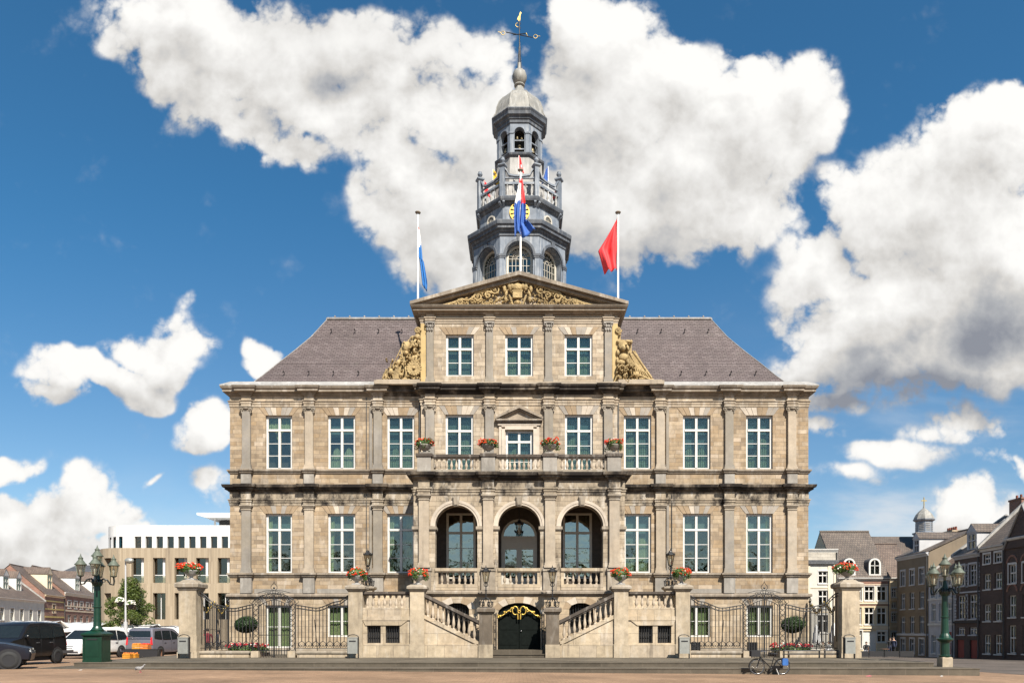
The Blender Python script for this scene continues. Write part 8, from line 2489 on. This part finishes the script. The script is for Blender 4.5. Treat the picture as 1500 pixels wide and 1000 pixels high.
# ------------------------------------------------------------------ people far off
def person(x, y, z, rz, label, top, legs, pose='stand', h=1.72, hairm='hair'):
    t = thing('person', label, 'person', (x, y, z), rz)
    k = h / 1.72
    if pose == 'stand':
        J = [((0, 0, .96), .15, .11), ((0, 0, 1.14), .14, .10), ((0, 0, 1.34), .17, .11), ((0, 0, 1.46), .07, .07), ((0, .0, 1.53), .055, .055), ((0, .02, 1.60), .085, .10), ((0, .02, 1.69), .07, .085),
             ((-.10, 0, .88), .09, .09), ((-.11, .02, .48), .062, .065), ((-.12, -.02, .08), .045, .05), ((-.12, .12, .03), .035, .025),
             ((.10, 0, .88), .09, .09), ((.12, -.06, .48), .062, .065), ((.13, -.16, .10), .045, .05), ((.13, -.03, .03), .035, .025),
             ((-.21, 0, 1.40), .06, .06), ((-.26, -.03, 1.13), .045, .045), ((-.25, .08, .90), .034, .034), ((-.25, .12, .80), .03, .02),
             ((.21, 0, 1.40), .06, .06), ((.26, -.03, 1.13), .045, .045), ((.25, .10, .92), .034, .034), ((.25, .15, .83), .03, .02)]
    else:
        J = [((0, 0, .52), .16, .13), ((0, -.02, .72), .14, .10), ((0, 0, .95), .17, .11), ((0, 0, 1.07), .07, .07), ((0, .02, 1.13), .055, .055), ((0, .04, 1.20), .085, .10), ((0, .04, 1.29), .07, .085),
             ((-.10, .12, .50), .09, .09), ((-.11, .46, .50), .065, .065), ((-.12, .46, .08), .045, .05), ((-.12, .58, .03), .035, .025),
             ((.10, .12, .50), .09, .09), ((.12, .46, .50), .065, .065), ((.13, .48, .08), .045, .05), ((.13, .60, .03), .035, .025),
             ((-.21, 0, 1.01), .06, .06), ((-.26, .02, .76), .045, .045), ((-.18, .24, .70), .034, .034), ((-.14, .32, .70), .03, .02),
             ((.21, 0, 1.01), .06, .06), ((.26, .02, .76), .045, .045), ((.18, .24, .70), .034, .034), ((.14, .32, .70), .03, .02)]
    E = [(0, 1), (1, 2), (2, 3), (3, 4), (4, 5), (5, 6), (0, 7), (7, 8), (8, 9), (9, 10), (0, 11), (11, 12), (12, 13), (13, 14), (2, 15), (15, 16), (16, 17), (17, 18), (2, 19), (19, 20), (20, 21), (21, 22)]
    bm2 = bpy.data.meshes.new('body'); bm2.from_pydata([tuple(c * k for c in p) for p, a, b in J], E, [])
    o = bpy.data.objects.new('body', bm2); COL.objects.link(o); o.parent = t
    md = o.modifiers.new('skin', 'SKIN'); md.use_smooth_shade = True
    if not bm2.skin_vertices: pass
    bpy.context.view_layer.objects.active = o
    for i, (p, a, b) in enumerate(J):
        if bm2.skin_vertices: bm2.skin_vertices[0].data[i].radius = (a * k, b * k); bm2.skin_vertices[0].data[i].use_root = i == 0
    o.modifiers.new('sub', 'SUBSURF').render_levels = 2
    mat = M.get('dress_' + top + legs)
    if mat is None:      # one body, clothes by height on the figure
        mat, nt, out = new_mat('dress_' + top + legs)
        oc = nd(nt, 'ShaderNodeTexCoord').outputs['Object']; z_ = nd(nt, 'ShaderNodeSeparateXYZ', {0: oc}).outputs[2]
        base = {'cloth_navy': (.02, .028, .06), 'cloth_maroon': (.22, .02, .035), 'cloth_grey': (.18, .18, .19), 'cloth_beige': (.5, .42, .32), 'cloth_white': (.72, .72, .72), 'black_cloth': (.015, .015, .017)}
        hd = (1.50 if pose == 'stand' else 1.10) * k; wa = (.95 if pose == 'stand' else .60) * k
        c = mixc(nt, math_(nt, 'GREATER_THAN', z_, wa), base[legs], base[top]); c = mixc(nt, math_(nt, 'GREATER_THAN', z_, hd), c, (.52, .33, .24))
        principled(nt, out, c, .8)
    bm2.materials.append(mat)
    zc = (1.645 if pose == 'stand' else 1.245) * k; yc = .02 if pose == 'stand' else .04
    m = MB(); m.ell((0, yc - .02, zc + .03), (.095 * k, .105 * k, .095 * k), 10, 7); m.build('hair', M[hairm], t)
    return t
def at(px, d): x = X(px, d); return x, d - CAM_D, gz(x, d - CAM_D)
person(*at(304, 43.0), R(30), 'person in a maroon top behind the left railing', 'cloth_maroon', 'black_cloth')
person(*at(318, 46), R(-60), 'person in dark clothes beside the one in maroon, behind the left railing', 'cloth_navy', 'black_cloth', h=1.68)
person(*at(1304, 70), R(170), 'person in dark clothes standing before the buff corner house', 'black_cloth', 'cloth_navy')
person(*at(1309, 68), R(120), 'person in a navy jacket at the foot of the tan corner house', 'cloth_navy', 'black_cloth', h=1.78)
# café terrace between the hall and the houses
for px, d, lab, col, lg_ in ((1269, 68, 'person in black seated at the café tables right of the gate pier', 'black_cloth', 'cloth_grey'), (1205, 66, 'person in a beige top seated behind the right iron railing', 'cloth_beige', 'cloth_navy'), (1214, 62, 'person in white seated under the closed parasol', 'cloth_white', 'cloth_beige')):
    x, y, z = at(px, d); person(x, y, z, R(150), lab, col, lg_, 'sit')
    c = thing('cafe_chair', 'dark café chair under the ' + lab.split(' seated')[0], 'chair', (x, y, z), R(150))
    m = MB(); m.box(-.21, .21, -.2, .22, .36, .40); m.build('seat', M['crate_brown'], c); m = MB(); m.box(-.21, .21, -.24, -.20, .40, .86); m.build('backrest', M['crate_brown'], c)
    for q in (-1, 1):
        for q2 in (-1, 1): m = MB(); m.box(q * .18 - .02, q * .18 + .02, q2 * .17 - .02, q2 * .17 + .02, 0, .36); m.build('leg', M['iron'], c)
for px, d, lab in ((1221, 62, 'pale blue and white closed parasol behind the right gate pier'), (1196, 70, 'closed white parasol farther back by the cream house')):
    x, y, z = at(px, d); t = thing('closed_parasol', lab, 'parasol', (x, y, z))
    m = MB(); m.tube([(0, 0, .06), (0, 0, 3.0)], .03, 6); m.build('pole', M['bin_steel'], t)
    m = MB(); m.lathe([(.36, 1.15), (.40, 1.4), (.30, 2.0), (.18, 2.6), (.04, 2.95)], seg=16, ribs=.25); m.build('canopy', M['cloth_white'], t)
    m = MB(); m.lathe([(.35, 0), (.35, .06), (.1, .1)], seg=14); m.build('base', M['grey_stone'], t)
x, y, z = at(1284, 64); t = thing('cafe_barrier', 'low dark café windbreak along the terrace before the buff house', 'barrier', (x, y, z))
for i in range(5):
    m = MB(); m.box(-3.2 + i * 1.3, -2.0 + i * 1.3, -.02, .02, .08, .55); m.build('panel', M['black_cloth'], t); m = MB(); m.tube([(-3.25 + i * 1.3, 0, 0), (-3.25 + i * 1.3, 0, .65)], .025, 5); m.build('post', M['iron'], t)
for px, d, lab in ((1246, 66, 'small café table near the right gate pier'), (1296, 67, 'small café table near the corner of the square')):
    x, y, z = at(px, d); t = thing('cafe_table', lab, 'table', (x, y, z))
    m = MB(); m.lathe([(.38, .70), (.38, .73)], seg=16); m.build('tabletop', M['crate_brown'], t); m = MB(); m.tube([(0, 0, 0), (0, 0, .7)], .035, 6); m.lathe([(.24, 0), (.2, .03)], seg=12); m.build('pedestal', M['iron'], t)
# low pipe rails by the right pier
for a, b, lab in ((11.9, 13.6, 'low black pipe rail before the flower bed on the right'), (13.75, 14.4, 'short low black pipe rail next to the right litter bin')):
    t = thing('pipe_rail', lab, 'rail', ((a + b) / 2, -5.1, 0)); w = (b - a) / 2
    for z in (.18, .34): m = MB(); m.tube([(-w, 0, z), (w, 0, z)], .03, 6); m.build('rail', M['iron'], t)
    for q in (-1, 1): m = MB(); m.tube([(q * (w - .05), 0, 0), (q * (w - .05), 0, .36)], .035, 6); m.build('post', M['iron'], t)
# ground spotlights behind the right railing
for x, lab in ((8.35, 'black floodlight box behind the right railing next to the stair'), (11.05, 'black floodlight box behind the right iron gate')):
    t = thing('floodlight', lab, 'floodlight', (x, -3.4, .03)); m = MB(); m.box(-.22, .22, -.10, .12, .28, .66); m.build('housing', M['iron'], t)
    m = MB(); m.box(-.19, .19, .12, .13, .31, .63); m.build('lens', M['glass_car_solid'], t); m = MB(); m.tube([(-.2, 0, 0), (-.2, 0, .45)], .02, 5); m.tube([(.2, 0, 0), (.2, 0, .45)], .02, 5); m.build('bracket', M['iron'], t)
# paving litter
for i, (px, d, s, lab) in enumerate(((1272, 26.9, .10, 'scrap of pink paper on the square below the right gate pier'), (1379, 27.3, .05, 'small white scrap on the lowest step at the right'), (118, 27.0, .06, 'small white scrap on the bricks at the left'))):
    x = X(px, d); t = MB(); rr = random.Random(i)
    t.add([(-s, -s * .6, .004), (s, -s * .7, .012), (s * .8, s * .6, .03), (-s * .7, s * .7, .01), (-s, -s * .6, .0), (s, -s * .7, .008), (s * .8, s * .6, .026), (-s * .7, s * .7, .006)], [(0, 1, 2, 3), (7, 6, 5, 4), (0, 4, 5, 1), (1, 5, 6, 2), (2, 6, 7, 3), (3, 7, 4, 0)])
    tag(t.build('litter', M['trim_white'] if i else M['petal_pink'], None, (x, d - CAM_D, gz(x, d - CAM_D) if d < 27.9 else -.165)), lab, 'litter')

# far side of the square behind the viewer: what the lower windows mirror
rn = random.Random(21); c = MB()
for k in range(60):
    x = -95 + k * 3.2; h = 9 + 5 * rn.random() + (4 if k % 7 == 0 else 0)
    c.ell((x, -112, h * .4), (3.2, 2.5, h * .5), 7, 5)
    for j in range(3): leafcloud(c, (x + rn.uniform(-2, 2), -112 + rn.uniform(-4, 4), h * (.25 + .3 * j)), (4.5, 3.5, 4.0), 110, 1.5, rn, 0, .3, .6)
tag(c.build('far_trees', M['leaf_far'], uv=False), 'band of leafy trees along the far side of the square', 'trees', None, 'stuff')
